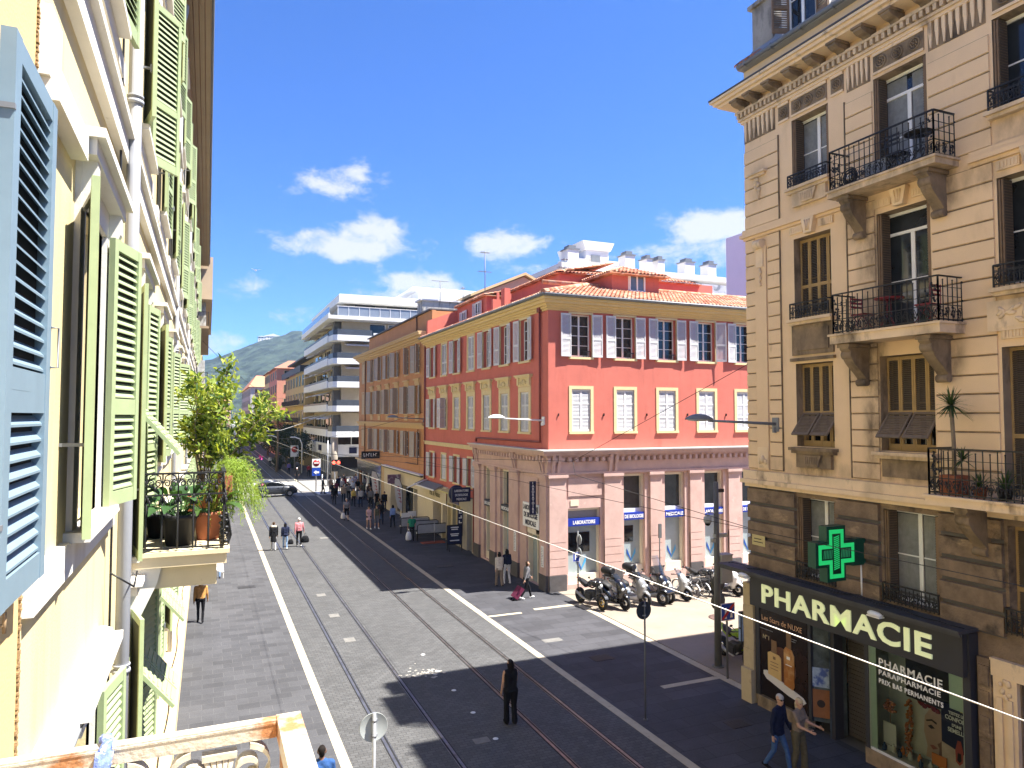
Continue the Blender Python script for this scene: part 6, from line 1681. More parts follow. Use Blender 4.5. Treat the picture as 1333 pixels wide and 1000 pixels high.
def bouquet(t):
    b=MB();r=random.Random(3)
    for i in range(24):b.ball((r.uniform(-.05,.05),r.uniform(-.12,.12),.18+r.uniform(-.12,.12)),.05,.05,.03,6,4)
    obj('leaves',b,MATS['autumn_leaves'],t,local=1);obj('stem',MB().cyl((0,0,-.2),(0,0,.1),.012,5),mCapM,t,local=1)
goods('dried_bouquet','small bunch of orange leaves above the white price card',0,12.30,1.22,.3,bouquet)
rr=random.Random(8)
for i in range(12):
    a=12.35-i*.155+rr.uniform(-.04,.04);d=.12+.10*(i%3);h=rr.uniform(.08,.20)
    o=tag(obj('bottle',cached(('gb',i%3),lambda:MB().lathe([(0,0),(.045,0),(.05,.02),(.05,.11),(.02,.14),(.02,.18),(0,.18)],n=10).mesh('bottle',[[mGoB,mWh,mOrC][i%3]])),None,None,(SX+d,a,.42)),['small dark blue bottle on the display window floor','small white bottle on the display window floor','small orange bottle on the display window floor'][i%3],'bottle',['dark blue bottles in the display','white bottles in the display','orange bottles in the display'][i%3])
for i in range(6):
    tag(obj('carton',cached(('ct',i%2),lambda:MB().box(-.06,.06,-.05,.05,0,.22).box(-.061,-.06,-.04,.04,.06,.12,1).mesh('carton',[mWh if i%2 else M('yellow_carton',(.6,.42,.06),.6,.1,5),mGoB])),None,None,(SX+.12+.02*(i%2),10.86-i*.105,.42)),['yellow carton in the row at the right end of the display window','white carton in the row at the right end of the display window'][i%2],'carton',['yellow cartons in the display','white cartons in the display'][i%2])
t=thing('poster','orange poster with a dark round motif low in the side window of the shop','poster',(SX+.20,14.24,.42),0)
q=MB();q.box(-.25,.18,-.012,0,0,.72);obj('panel',q,M('orange_poster',(.26,.105,.04),.6,.2,4),t,(0,-.02,0),(0,0,R(-48)),True);obj('motif',MB().lathe([(0,-.018),(.1,-.018)],(-.05,0,.36),16,'y'),mHairP,t,(0,-.02,0),(0,0,R(-48)),True)
t=thing('poster','pale blue poster above the orange one in the side window','poster',(SX+.20,14.24,1.2),0)
obj('panel',MB().box(-.25,.18,-.012,0,0,.5),M('blue_white_poster',(.30,.38,.50),.6,.3,4,stain=((.06,.10,.28),3,.5,.1,1)),t,(0,-.02,0),(0,0,R(-48)),True)
# stone quoins at the foot of the corner and a leaflet case
b=MB()
for i,(z0,z1,o)in enumerate(((0,.95,.16),(.96,1.5,.06),(1.51,2.1,.05),(2.11,2.75,.06),(2.76,3.4,.05))):Fp.bx(b,16.5,16.92,-.1,.25+o,z0,z1)
Fp.put('quoin',b,M('pale_quoin_stone',(.46,.37,.23),.85,.12,3,.15,30,stain=((.28,.22,.14),3,.58,.15,1)),ph)
t=thing('leaflet_case','small black leaflet case with blue sheets on the corner stones','sign',(14.68,16.96,1.55));obj('case',MB().box(-.05,.22,-.02,.10,0,.95),mBlackPlastic,t,local=1)
obj('sheet',MB().box(-.06,-.05,0,.08,.1,.45).box(-.06,-.05,0,.08,.5,.88).box(-.03,.2,-.03,-.02,.1,.88),M('blue_leaflet',(.22,.30,.44),.6,.4,6),t,local=1)
t=thing('street_plaque','small yellow street plaque on the dark corner stones above the pharmacy','sign',Fp.p(16.45,4.52,.09),Fp.rz);obj('panel',MB().box(-.26,.26,-.02,0,0,.30),M('yellow_plaque',(.52,.44,.20),.6,.08,6),t,local=1)
b=MB();b.box(-.18,.12,-.025,-.02,.18,.205);b.box(-.2,.18,-.025,-.02,.09,.115);obj('lettering',b,mHairP,t,local=1)

# ================================================================ LEFT SIDE: HOUSE WITH GREEN SHUTTERS
LW=-.78
Fl=Fac('E',LW)
mYel=M('pale_yellow_stucco',(.64,.53,.29),.9,.06,.8,.12,60,stain=[((.52,.42,.22),1.8,.54,.2,.12),((.56,.43,.20),.9,.6,.2,.5),((.44,.36,.22),7,.72,.08,1)])
mYelOr=M('warm_yellow_stucco',(.66,.47,.21),.9,.06,1.2,.12,60,stain=((.50,.36,.17),5,.66,.1,.6))
mWhiteSt=M('white_stucco_trim',(.66,.63,.56),.85,.07,3,.1,40,stain=[((.42,.36,.28),5,.64,.12,.6),((.48,.42,.33),1.6,.56,.2,.15)])
mGrSh=M('green_shutter_paint',(.30,.36,.19),.6,.08,7,rnd_obj=.07,stain=((.30,.33,.20),8,.64,.12,.3))
mGapShade=M('green_slat_gap_shade',(.035,.04,.024),.9,.2,5)  # shade seen between the green slats, put in as a dark colour
mBlSh=M('blue_grey_shutter_paint',(.17,.24,.285),.5,.07,7,stain=((.17,.22,.25),9,.68,.1,.3))
mDarkIn=M('dark_interior',(.012,.012,.013),.9,.2,2)
mSoffit=M('wooden_soffit',(.30,.225,.15),.8,.12,.8)
lb=thing('apartment_building','pale yellow building with rows of green louvred shutters along the left side','building',(LW,4,0))
ax=[5.78+3.62*k for k in range(13)]
lf=[(4.1,6.2),(7.6,9.7),(11.5,13.6),(15.1,17.0)]
ops=[]
for k,y in enumerate(ax):
    for i,(z0,z1)in enumerate(lf):
        if i==1 and k==1:z0=6.8
        ops.append((y-.52,y+.52,z0,z1))
gops=[(y-.9,y+.9,0,2.7)for y in ax[1:]]
mb=MB();Fl.wall(mb,3.95,51,0,18.3,ops+gops,.28);Fl.put('wall',mb,mYel,lb)
obj('wall',MB().box(-14,LW-.02,3.95,4.2,0,18.2).box(-14,LW-.02,50.7,51,0,18.2).box(-14,-13.7,4.2,50.7,0,18.2),mYel,lb)
obj('roof',MB().box(-14,-.13,3.95,51.2,18.36,18.5),mFarRoof,lb)
b=MB()
for i in range(5):b.box(LW+.01+i*.137,LW+.13+i*.137,3.95,51.1,18.28,18.36)
b.box(-.10,-.085,3.9,51.2,18.26,18.52);obj('soffit',b,mSoffit,lb)
b=MB();b.prism([(LW,18.28),(LW+.16,18.28),(LW+.12,18.1),(LW+.05,18.0),(LW,17.9)],3.95,51,'y');obj('cornice',b,mSoffit,lb)
b=MB();b.tube([(-.06,3.9,18.46),(-.06,51.2,18.46)],.05,6);obj('gutter',b,mGreySteel,lb)
rr=random.Random(21)
for k,y in enumerate(ax):
    for i,(z0,z1)in enumerate(lf):
        if i==1 and k==1:z0=6.8
        h=z1-z0
        o=obj('window',m_frame(1.04,h,.24,mWhiteFrame,2,3),None,lb,Fl.p(y,z0),Fl.rz)
        obj('pane',m_pane(1.04,h,.24,mPaneDk),None,o,local=1)
        lh=h if not(i==1 and k==1)else h
        fl_=(i==0 and k<3)or(i==1 and k==1)
        if k==0 and i==1:a=(9,15)
        elif k==1 and i==2:a=(14,32)
        elif k==0:a=(rr.uniform(6,12),rr.uniform(6,12))
        else:a=(rr.uniform(5,16),rr.uniform(5,28))
        L1=m_leaf(.56,lh,mGrSh,(.36,.38),.062,.045,.07,-1,.30,mGapShade)if k==0 else m_leaf(.54,lh,mGrSh,(.38,),.07,.04,.06,-1,.32,mGapShade)
        L2=m_leaf(.56,lh,mGrSh,(.36,.38),.062,.045,.07,1,.30,mGapShade)if k==0 else m_leaf(.54,lh,mGrSh,(.38,),.07,.04,.06,1,.32,mGapShade)
        obj('shutter',L1,None,o,(-.53,-.05,0),(0,0,R(a[0])),True)
        obj('shutter',L2,None,o,(.53,-.05,0),(0,0,R(-a[1])),True)
        if fl_:  # lower flaps pushed out on stays
            for sg in(-1,1):
                b=MB();b.box(-.25,.25,-.02,.02,-.72,0)
                for q in range(9):b.box(-.2,.2,-.03,-.02,-.66+q*.07,-.63+q*.07)
                zf={0:5.62,1:8.42}[i]
                obj('shutter_flap',b,mGrSh,o,(sg*.265,-.03,zf-z0),(R(-40),0,0),True)
        b=MB()  # white surround, hood and sill
        b.box(-.72,-.52,-.035,.02,0,h);b.box(.52,.72,-.035,.02,0,h);b.box(-.72,.72,-.035,.02,h,h+.2)
        b.box(-.84,.84,-.13,.02,h+.20,h+.30);b.box(-.88,.88,-.18,.02,h+.30,h+.36)
        b.box(-1.35,1.35,-.05,.02,-.24,-.06);b.box(-.80,.80,-.14,.02,-.06,0)
        if i in(1,2):
            for sg in(-1,1):b.prism([(-.12,h+.2),(-.12,h+.05),(-.05,h-.10),(0,h-.10),(0,h+.2)],sg*.66-.05,sg*.66+.05,'x')
        obj('surround',b,mWhiteSt,o,local=1)
        if k<6:
            b=MB()
            for sg in(-1,1):b=MB();b.box(sg*1.0-.015,sg*1.0+.015,-.16,.0,h*.25,h*.25+.02);b.box(sg*1.0-.02,sg*1.0+.02,-.17,-.15,h*.25-.03,h*.25+.05);obj('shutter_hook',b,mGreySteel,o,local=1)
# hooks, bracket, ledges between floors
b=MB()
Fl.bx(b,4.0,51,0,.07,10.62,10.85);Fl.bx(b,4.0,51,0,.12,10.85,10.92);Fl.bx(b,8.0,51,0,.06,14.2,14.42);Fl.bx(b,4.0,51,0,.10,6.36,6.46)if False else None
Fl.put('string_course',b,mWhiteSt,lb)
b=MB();Fl.bx(b,3.97,4.9,0,.05,7.36,7.56);Fl.bx(b,3.97,4.25,0,.05,9.95,10.3);Fl.bx(b,4.0,4.9,0,.09,9.84,10.0);Fl.put('white_band',b,mWhiteSt,lb)
mPipeG=M('grey_drainpipe',(.30,.31,.33),.45,.06,3)
def drain(y,x=-.68,z0=0,z1=18.1,r=.055,label=''):
    t=thing('drainpipe',label,'pipe',(x,y,z0))
    obj('pipe',MB().cyl((0,0,0),(0,0,z1-z0-.5),r,14).lathe([(r,z1-z0-.55),(r*2.4,z1-z0-.2),(r*2.6,z1-z0-.05)],n=12),mPipeG,t,local=1)
    b=MB()
    z=.8
    while z<z1-z0-1:b.lathe([(r+.002,z),(r+.014,z),(r+.014,z+.035),(r+.002,z+.035)],n=14);b.lathe([(r+.002,z+.06),(r+.012,z+.06),(r+.012,z+.08),(r+.002,z+.08)],n=14);b.box(-.12,-.05,-.01,.01,z+.01,z+.03);z+=2.6 if r>.05 else 3
    obj('clamp',b,mPipeG,t,local=1);return t
drain(7.35,-.67,0,18.1,.06,'grey drainpipe nearest the viewer, running down between the shutters')
drain(18.2,-.70,0,18.1,.05,'grey drainpipe second along the yellow facade, behind the shutters')
drain(29.0,-.70,0,18.1,.05,'grey drainpipe third along the yellow facade, high under the eave')
b=MB();b.tube([(-.72,6.95,.2),(-.735,6.97,7.2),(-.735,6.95,12),(-.72,6.97,18)],.010,5);b.tube([(-.72,6.8,7.0),(-.55,6.9,6.85),(-.56,7.3,6.9)],.008,5);obj('cable',b,mBlackPlastic,lb)
# rolled white awning on the near wall
t=thing('rolled_awning','white rolled awning cassette on the yellow wall above the corner of the rusty balcony','awning',(LW,2.2,6.5))
b=MB();prof=[(0,-.09),(.06,-.10),(.10,-.08),(.125,-.03),(.125,.03),(.10,.09),(.05,.11),(0,.11)]
b.prism(prof,0,4.45,'y');obj('cassette',b,mWhiteSt,t,local=1);obj('slot',MB().box(.09,.135,.02,4.40,-.04,-.028),mGreySteel,t,local=1)
# ground floor: shop recesses, ledge with cable, doors
b=MB();b.box(LW+.0,-.42,9.5,27,2.84,2.94);b.box(-.46,-.42,9.5,27,2.55,2.84);o=tag(obj('shop_ledge',b,M('cream_shop_ledge',(.62,.48,.27),.85,.1,1,stain=((.42,.32,.2),3,.62,.1,1)),None,(0,0,0)),'narrow cream ledge above the shops at the foot of the yellow building','ledge')
b=MB();pts=[(-.58+.03*math.sin(i),9.6+i*.62,2.955)for i in range(28)];b.tube(pts,.012,5);obj('cable',b,mBlackPlastic,o)
b=MB()
for y in ax[1:]:Fl.bx(b,y-.9,y+.9,-.27,-.2,0,2.7)
Fl.put('shop_window',b,mPaneDk,lb)
t=thing('shop_awning','small white awning sticking out over the left pavement below the plant balcony','awning',(.1,15,3))
obj('canvas',MB().prism([(-.85,6.05),(.75,5.65),(.75,5.69),(-.85,6.09)],18.6,21.6,'y'),mAwnW,None)if False else None
b=MB();b.prism([(-.85,.35),(.52,-.2),(.52,-.16),(-.85,.40)],12.2,17.2,'y');b.prism([(.50,-.38),(.53,-.38),(.53,-.16),(.50,-.16)],12.2,17.2,'y');obj('canvas',b,mAwnW,t,local=1)
# ---- our own unit: warmer wall and the blue shutter
own=thing('apartment_building','warm yellow end house with a blue grey shutter at the left edge','building',(LW,0,0))
mb=MB();Fl.wall(mb,-9,3.92,0,18.3,[(1.0,3.16,7.2,9.72)],.3);Fl.put('wall',mb,mYelOr,own)
obj('wall',MB().box(-14,LW-.02,-9,-8.7,0,18.2).box(-14,-13.7,-8.7,3.9,0,18.2),mYelOr,own);obj('roof',MB().box(-14,-.13,-9,3.93,18.36,18.5).box(LW,-.085,-9,3.93,18.28,18.36),mSoffit,own)
o=obj('window',MB().box(LW-.3,LW-.24,1.0,3.16,7.2,9.72),mWhiteFrame,own)
sh=obj('shutter',m_leaf(.76,2.10,mBlSh,(.36,.40),.062,.05,.09,1,.26,M('slat_gap_shade',(.02,.024,.026),.9,.2,5)),None,own,(LW+.075,3.0,7.6),PI/2)  # backing sheet carries the painted shade between the blue slats
b=MB()
for z in(.3,1.8):b.box(-.01,.01,-.053,.0,z,z+.02)
b.tube([(.75,-.05,1.1),(.78,-.075,1.1),(.78,-.075,.92),(.75,-.05,.92)],.005,5);obj('latch',b,mGreySteel,sh,local=1)
b=MB();rr2=random.Random(5)
for i in range(420):
    z=6.2+i*.0105;w=rr2.uniform(-.006,.014);b.box(LW-.01,LW+.006+rr2.uniform(0,.006),3.925-w,3.938+w*.6,z,z+.0107)
obj('cracked_joint',b,M('cracked_mortar',(.30,.20,.10),.95,.3,20),own)
b=MB();b.tube([(LW,3.3,7.50),(LW+.08,3.3,7.50)],.006,6);b.tube([(LW+.08,3.3,7.47),(LW+.08,3.3,7.55)],.007,6);obj('shutter_hook',b,M('rusty_hook',(.28,.19,.10),.8,.3,20),own)
# ---- balcony with the rusty painted rail in the foreground
mCreamIron=M('cream_painted_iron',(.46,.43,.35),.55,.10,14,.15,60,stain=[((.30,.12,.045),9,.63,.07,1),((.40,.37,.30),20,.6,.1,1)])
mRustIron=M('rusted_iron',(.44,.40,.32),.75,.12,16,.25,70,stain=[((.33,.15,.06),5.5,.54,.08,1),((.17,.07,.035),16,.62,.08,1)])
bal=thing('balcony','balcony with a rusty cream wrought iron railing in the near corner','balcony',(-.3,.2,6.5))
obj('slab',MB().box(LW,.24,-2.6,1.58,6.52,6.70),mWhiteSt,bal)
RZ=7.685;yR=1.55;xR=.185
b=MB();b.box(LW,xR-.045,yR-.012,yR+.012,RZ-.034,RZ);b.box(LW,xR-.045,yR-.0135,yR+.0135,RZ-.008,RZ-.004)
o=obj('top_rail',b,mRustIron,bal)
b=MB();b.box(xR-.044,xR+.004,-2.5,yR+.014,RZ-.036,RZ+.001);obj('top_rail',b,mRustIron,bal)
b=MB();b.box(xR-.035,xR+.005,yR-.02,yR+.02,6.7,RZ-.035)
for y in(.4,-.8,-2.0):b.box(xR-.02,xR+.0,y-.012,y+.012,6.7,RZ-.035)
obj('post',b,mRustIron,bal)
b=MB();b.box(LW,xR-.03,yR-.010,yR+.010,RZ-.205,RZ-.190);b.box(xR-.03,xR-.01,-2.5,yR,RZ-.205,RZ-.190)
def flatscroll(mb,cx,cz,r,sg,y,turns=1.45,w=.030,n=30,x=None):
    pts=[]
    for i in range(n+1):
        t=i/n;a=PI/2+sg*t*turns*2*PI;q=r*(1-.74*t**.8)
        pts.append((cx+q*math.cos(a),cz+q*math.sin(a)))
    for i in range(n):
        (x0,z0),(x1,z1)=pts[i],pts[i+1]
        if x is None:mb.bar((x0,y,z0),(x1,y,z1),w,.0075,up=(0,1,0))if False else mb.add([(x0,y-w/2,z0-.006),(x1,y-w/2,z1-.006),(x1,y+w/2,z1-.006),(x0,y+w/2,z0-.006),(x0*1,y-w/2,z0+.006),(x1,y-w/2,z1+.006),(x1,y+w/2,z1+.006),(x0,y+w/2,z0+.006)],[(0,3,2,1),(4,5,6,7),(0,1,5,4),(2,3,7,6)])
        else:mb.bar((x,x0,z0),(x,x1,z1),w,.008)
    mb.ball((pts[-1][0],y,pts[-1][1])if x is None else(x,pts[-1][0],pts[-1][1]),.013,nu=8,nv=6)
cx=xR-.095;i=0
while cx>LW:
    flatscroll(b,cx,RZ-.088,.047,1 if i%2 else-1,yR);
    # fluted cast leaf between the scrolls
    if i%2==0:
        xx=cx-.056
        for q in range(-2,3):b.tube([(xx+q*.004,yR,RZ-.15),(xx+q*.008,yR-.004,RZ-.09),(xx+q*.012,yR-.008,RZ-.056)],[.005,.006,.007],5)
        b.box(xx-.032,xx+.032,yR-.014,yR+.014,RZ-.060,RZ-.048);b.box(xx-.024,xx+.024,yR-.012,yR+.012,RZ-.102,RZ-.094)
    cx-=.108;i+=1
for k in range(8):flatscroll(b,yR-.12-k*.3,RZ-.115,.066,1 if k%2 else-1,0,x=xR-.02)
for i in range(8):b.cyl((LW+.06+i*.118,yR,6.7),(LW+.06+i*.118,yR,RZ-.2),.008,6)
for i in range(30):b.cyl((xR-.02,yR-.12-i*.13,6.7),(xR-.02,yR-.12-i*.13,RZ-.2),.008,6)
obj('scrollwork',b,mCreamIron,bal)
t=thing('rope','blue and white rope knotted round the rusty rail','rope',(-.165,yR,RZ))
b=MB();b.tube([(.0+.006*math.sin(i),-.028*math.cos(i*.55),.022*math.sin(i*.55)-.012)for i in range(24)],.009,6);b.tube([(.0,-.03,.0),(-.008,-.036,-.06),(-.022,-.034,-.16),(-.035,-.03,-.30)],[.013,.012,.011,.010],7);b.tube([(.01,-.03,.0),(.0,-.042,-.05),(-.03,-.04,-.13),(-.06,-.03,-.27)],.009,6)
obj('cord',b,M('blue_rope',(.12,.17,.42),.85,.5,70,.4,120,stain=((.55,.57,.62),60,.52,.08,1)),t,local=1)
# ---- neighbour balcony with black iron railing and plants
nb=thing('balcony','cream balcony slab with black scrolled iron railing crowded with plants','balcony',(-.3,10,6.6))
by0,by1,bxo,bz=8.85,11.4,.19,6.80
obj('slab',MB().box(LW,bxo+.04,by0-.04,by1,bz-.17,bz-.05).box(LW,bxo+.07,by0-.07,by1,bz-.05,bz).box(LW,bxo-.06,by0+.08,by1-.1,bz-.42,bz-.17),M('cream_balcony_slab',(.62,.52,.34),.85,.07,2,stain=((.42,.34,.22),4,.64,.1,.6)),nb)
b=MB();b.prism([(LW,bz-.17),(LW+.34,bz-.17),(LW+.30,bz-.35),(LW+.12,bz-.75),(LW,bz-.85)],by0+.02,by0+.2,'y');b.prism([(LW,bz-.17),(LW+.34,bz-.17),(LW+.30,bz-.35),(LW+.12,bz-.75),(LW,bz-.85)],by1-.3,by1-.12,'y');obj('bracket',b,mWhiteSt,nb)
b=MB();rz=bz+.86
def iron_side(p,q,out):
    p=Vector(p);q=Vector(q);d=(q-p).normalized();L=(q-p).length;Z=Vector((0,0,1));out=Vector(out)
    b.bar(p+Z*.86,q+Z*.86,.045,.02);b.bar(p+Z*.62,q+Z*.62,.018,.018);b.bar(p+Z*.03,q+Z*.03,.03,.015)
    n=max(2,int(L/.155))
    for i in range(n+1):
        c=p+d*(L*i/n)
        b.tube([c+Z*.03,c+Z*.03+out*.05,c+Z*.14+out*.085,c+Z*.3+out*.06,c+Z*.46+out*.02,c+Z*.62],.011,6)
        b.cyl(c+Z*.62,c+Z*.86,.009,6)
        for k in range(5):b.ball(c+out*.02+d*((k-2)*.014)+Z*(.60-abs(k-2)*.03),.014,.012,.03,5,4)
    m=n
    for i in range(m):
        c=p+d*(L*(i+.5)/m)+Z*.74
        for sg in(-1,1):
            pts=[c+d*(sg*(.035+.035*(1-.7*k/12)*math.cos(k/12*2.8*PI)))+Z*(.045*(1-.7*k/12)*math.sin(k/12*2.8*PI)+.01)for k in range(13)]
            b.tube(pts,.0075,5,cap=False)
            b.tube([c+d*(sg*.07)+Z*.01,c+d*(sg*.05)+Z*.09,c+Z*.115],.007,5,cap=False)
        b.ball(c-Z*.05,.02,.02,.03,6,4)
iron_side((LW+.02,by0,bz),(bxo,by0,bz),(0,-1,0));iron_side((bxo,by0,bz),(bxo,by1,bz),(1,0,0));b.box(LW,LW+.05,by0-.02,by0+.03,bz,bz+.86)
for k in range(14):b.ball((bxo+.03*math.sin(k*2),by0-.02+.03*math.cos(k*3),bz+.06+k*.025),.03,.03,.02,6,4)
obj('railing',b,mIron,nb)
# ---- next house along, with deep balconies
nx=thing('apartment_building','next building along on the left with deep dark balconies and a beige top storey','building',(LW,52,0))
obj('wall',MB().box(-14,LW,51.25,75,0,18.9),mYel,nx);obj('top_storey',MB().box(LW,.17,51.3,74,16.1,18.95),M('beige_overhang',(.46,.36,.25),.85,.08,1),nx)
for z in(10.1,14.15):
    o=obj('balcony',MB().box(LW,-.02,51.3,74,z,z+.16),mSoffit,nx)
    b=MB();b.bar((-.05,51.35,z+1.1),(-.05,74,z+1.1),.04,.03);b.bar((LW,51.35,z+1.1),(-.05,51.35,z+1.1),.04,.03)
    for i in range(60):b.box(-.06,-.04,51.35+i*.36,51.37+i*.36,z+.16,z+1.1)
    for i in range(8):b.box(LW+.05+i*.09,LW+.065+i*.09,51.34,51.36,z+.16,z+1.1)
    obj('railing',b,mIron,o)
    b=MB();b.box(LW+.08,-.2,51.7,52.4,z+.17,z+.9);b.box(LW+.1,LW+.55,52.6,53.4,z+.17,z+2.0);obj('clutter',b,M('balcony_clutter',(.42,.42,.40),.8,.5,3),o)
    w_=obj('window',MB().box(LW,LW+.05,51.8,74,z+.3,z+3.0),mDarkIn,nx)
block('terraced_building','cream building on the left beyond the side street, mostly behind the balcony shrub','building',-14,LW,96,150,16.5,mPaleYF,None,0,10,4,3.8,side='E',shut=mShutFar)
block('terraced_building','long plain building far down on the left of the street','building',-14,LW,152,330,15.5,mPeachF,None,0,20,4,3.8,side='E',shut=mShutFar,south=False)

# ================================================================ STREET FURNITURE AND WIRES
mLampHead=M('lamp_head_grey',(.20,.21,.22),.5,.1,4);mLampGlass=M('lamp_glass',(.45,.46,.45),.3,.05,4);mPole=M('pole_grey',(.11,.115,.115),.55,.15,3)
def wall_lamp(x0,y0,x1,y1,z,label,head,arm):
    t=thing('street_lamp',label,'street lamp',(x0,y0,z));d=Vector((x1-x0,y1-y0,.10));L=d.length;u=d.normalized()
    obj('arm',MB().tube([(0,0,0),d*.5,d],[.045,.038,.03],8),arm,t,local=1)
    obj('bracket',MB().box(-.02,.06,-.12,.12,-.22,.18).box(-.1,.02,-.03,.03,-.25,-.1),arm,t,local=1)
    b=MB();a=math.atan2(u.y,u.x);rm=Matrix.Rotation(a,3,'Z');c=d+u*.28
    vs=[];n=14
    for i in range(8):
        t_=i/7;xx=-.42+.84*t_;r=.16*math.sin(PI*min(max(t_,.02),.98))**.6
        for j in range(n):
            q=PI*j/(n-1);p=rm@Vector((xx,r*math.cos(q),.02+r*1.0*math.sin(q)));vs.append(c+p)
    b.add(vs,[(i*n+j,i*n+j+1,(i+1)*n+j+1,(i+1)*n+j)for i in range(7)for j in range(n-1)],0,True)
    obj('head',b,head,t,local=1)
    b=MB();b.ball(c+Vector((0,0,.015)),.38,.14,.05,14,6,rot=rm);obj('diffuser',b,mLampGlass,t,local=1)
    return t
wall_lamp(14.95,31.1,12.75,31.0,8.1,'white wall lamp on a long arm at the corner of the red building',mSignW,mSignW)
wall_lamp(14.95,15.75,12.85,16.1,8.08,'dark grey wall lamp on a long arm at the pharmacy building',mLampHead,mLampHead)
wall_lamp(14.95,51.7,12.9,51.9,8.1,'grey wall lamp between the red and the orange building',mLampHead,mLampHead)
def wires(label,pts,r,m,sag=0.,name='overhead_wire'):
    out=[]
    for i in range(len(pts)-1):
        a,b_=Vector(pts[i]),Vector(pts[i+1]);n=10 if sag else 1
        for k in range(n):t_=k/n;out.append(a.lerp(b_,t_)-Vector((0,0,sag*4*t_*(1-t_))))
    out.append(Vector(pts[-1]))
    return tag(obj(name,MB().tube(out,r,5),m),label,'wire')
mCopper=M('pale_contact_wire',(.50,.48,.44),.4,.1,3,metal=.4);mWireD=M('dark_wire',(.02,.02,.02),.6,.1,3)
wires('bright tram contact wire over the left track, running the length of the street',[(5.02,-4,6.28),(5.02,300,6.28)],.006,mCopper)
wires('thin dark tram contact wire over the right track, running the length of the street',[(8.87,-4,6.3),(8.87,300,6.3)],.006,mWireD)
wires('dark span wire from the pharmacy building corner sweeping down across to the left facade',[(14.98,16.8,9.9),(13.86,26,6.45),(8.87,33,6.36),(5.02,38,6.36),(-.75,46,7.6)],.010,mWireD)
wires('dark span wire from the pharmacy corner stones to the knot in front of the laboratory',[(14.98,16.8,4.95),(13.75,25.6,5.92),(13.86,26,6.45)],.010,mWireD)
wires('dark span wire from the knot before the laboratory towards the pink stone front',[(13.75,25.6,5.92),(11.5,33,5.7),(5.02,44,6.3)],.008,mWireD)
wires('dark span wire slung from the orange building to the left side',[(14.95,52.2,8.6),(8.87,60,6.5),(5.02,66,6.45),(-.7,70,8.4)],.014,mWireD,.12)
wires('pale span wire over the side street crossing',[(15.1,98,8.8),(8.87,97,6.5),(5.02,97,6.5),(-.7,96.5,8.8)],.03,mCopper,.1)
wires('pale span wire over the far part of the street',[(15.1,126,9.4),(8.87,125,7),(5.02,125,7),(-.7,125,9.4)],.035,mCopper,.1)
wires('dark cable from the left building over the street to the hill side',[(-.3,40,12.2),(6,75,10.2),(14,120,12)],.012,mWireD,.4)

def pole_sign(x,y,label,h,disc_z,r,ang,back,front,name='road_sign',pm=None,pr=.03):
    t=thing(name,label,'road sign',(x,y,0))
    obj('pole',MB().cyl((0,0,0),(0,0,h),pr,10).cyl((0,0,0),(0,0,.03),pr*2.6,10),pm or mSteel,t,local=1)
    a=R(ang);b=MB();b.lathe([(0,0),(r,0),(r+.008,-.004),(r+.008,.012),(r,.014),(0,.014)],(0,0,0),28,'y')
    o=obj('disc',b,back,t,(0,0,disc_z),(0,0,a),True);o.location=(-math.sin(a)*(pr+.012)*-1*-1,math.cos(a)*(pr+.012),disc_z)
    b=MB();b.lathe([(0,.0145),(r-.01,.0145)],(0,0,0),28,'y');obj('face',b,front,o,local=1)
    b=MB()
    for z in(-r*.55,r*.55):b.box(-.06,.06,-.02,.0,z-.015,z+.015);b.lathe([(pr+.002,z-.02),(pr+.008,z-.02),(pr+.008,z+.02),(pr+.002,z+.02)],(0,-pr-.012,0),10)
    obj('clamp',b,mSteel,o,local=1)
    return t
mSignBack=M('sign_back_grey',(.32,.34,.33),.55,.06,3);mSignBackD=M('shaded_sign_back',(.035,.04,.05),.6,.1,3);mRedSign=M('red_sign_face',(.45,.03,.03),.4,.05,5)  # the darker sign back has its shadow painted into the colour
pole_sign(2.6,11.8,'round grey sign on a steel pole seen from behind, lit by the sun',3.45,3.2,.225,0,mSignBack,mRedSign)
pole_sign(11.17,16.8,'round dark sign on a thin grey pole seen from behind in the shaded pavement',3.2,2.95,.24,4,mSignBackD,mRedSign,pm=mPole,pr=.026)
# mast with cameras at the corner of the side street
t=thing('camera_mast','grey mast with surveillance cameras and a steel cabinet beside the pharmacy corner','mast',(15.73,19.35,0))
obj('pole',MB().tube([(0,0,0),(0,0,3),(0,0,6.1)],[.12,.10,.075],14).cyl((0,0,0),(0,0,.04),.2,12),mPole,t,local=1)
b=MB();b.tube([(0,0,5.05),(-.34,.0,5.1),(-.36,0,4.95)],.025,6);b.lathe([(.0,4.98),(.13,4.95),(.14,4.8),(.10,4.75),(0,4.75)],(-.36,0,0),14);obj('dome_camera',b,mSignBack,t,local=1)
obj('dome_camera_lens',MB().ball((-.36,0,4.75),.10,.10,.10,12,8),mPaneDk,t,local=1)
b=MB();b.box(-.1,.42,-.06,.06,4.25,4.37);b.box(-.2,-.05,-.05,.05,4.1,4.22);obj('box_camera',b,mSignBack,t,local=1);b=MB();b.box(.05,.30,-.05,.05,5.75,5.86);obj('box_camera',b,mBlackPlastic,t,local=1)
obj('cabinet',MB().box(.06,.52,-.16,.16,2.75,3.65).box(.04,.54,-.18,.18,3.65,3.69),mSignBack,t,local=1)
t=thing('road_sign','pair of round signs seen from behind on the pole beside the camera mast','road sign',(16.25,19.9,0))
obj('pole',MB().cyl((0,0,0),(0,0,3.0),.04,10),mPole,t,local=1)
for z in(2.55,1.95):
    b=MB();b.lathe([(0,.05),(.30,.05),(.30,.064),(0,.064)],(0,0,z),24,'y');obj('disc',b,M('olive_sign_back',(.10,.105,.085),.6,.1,3),t,local=1)
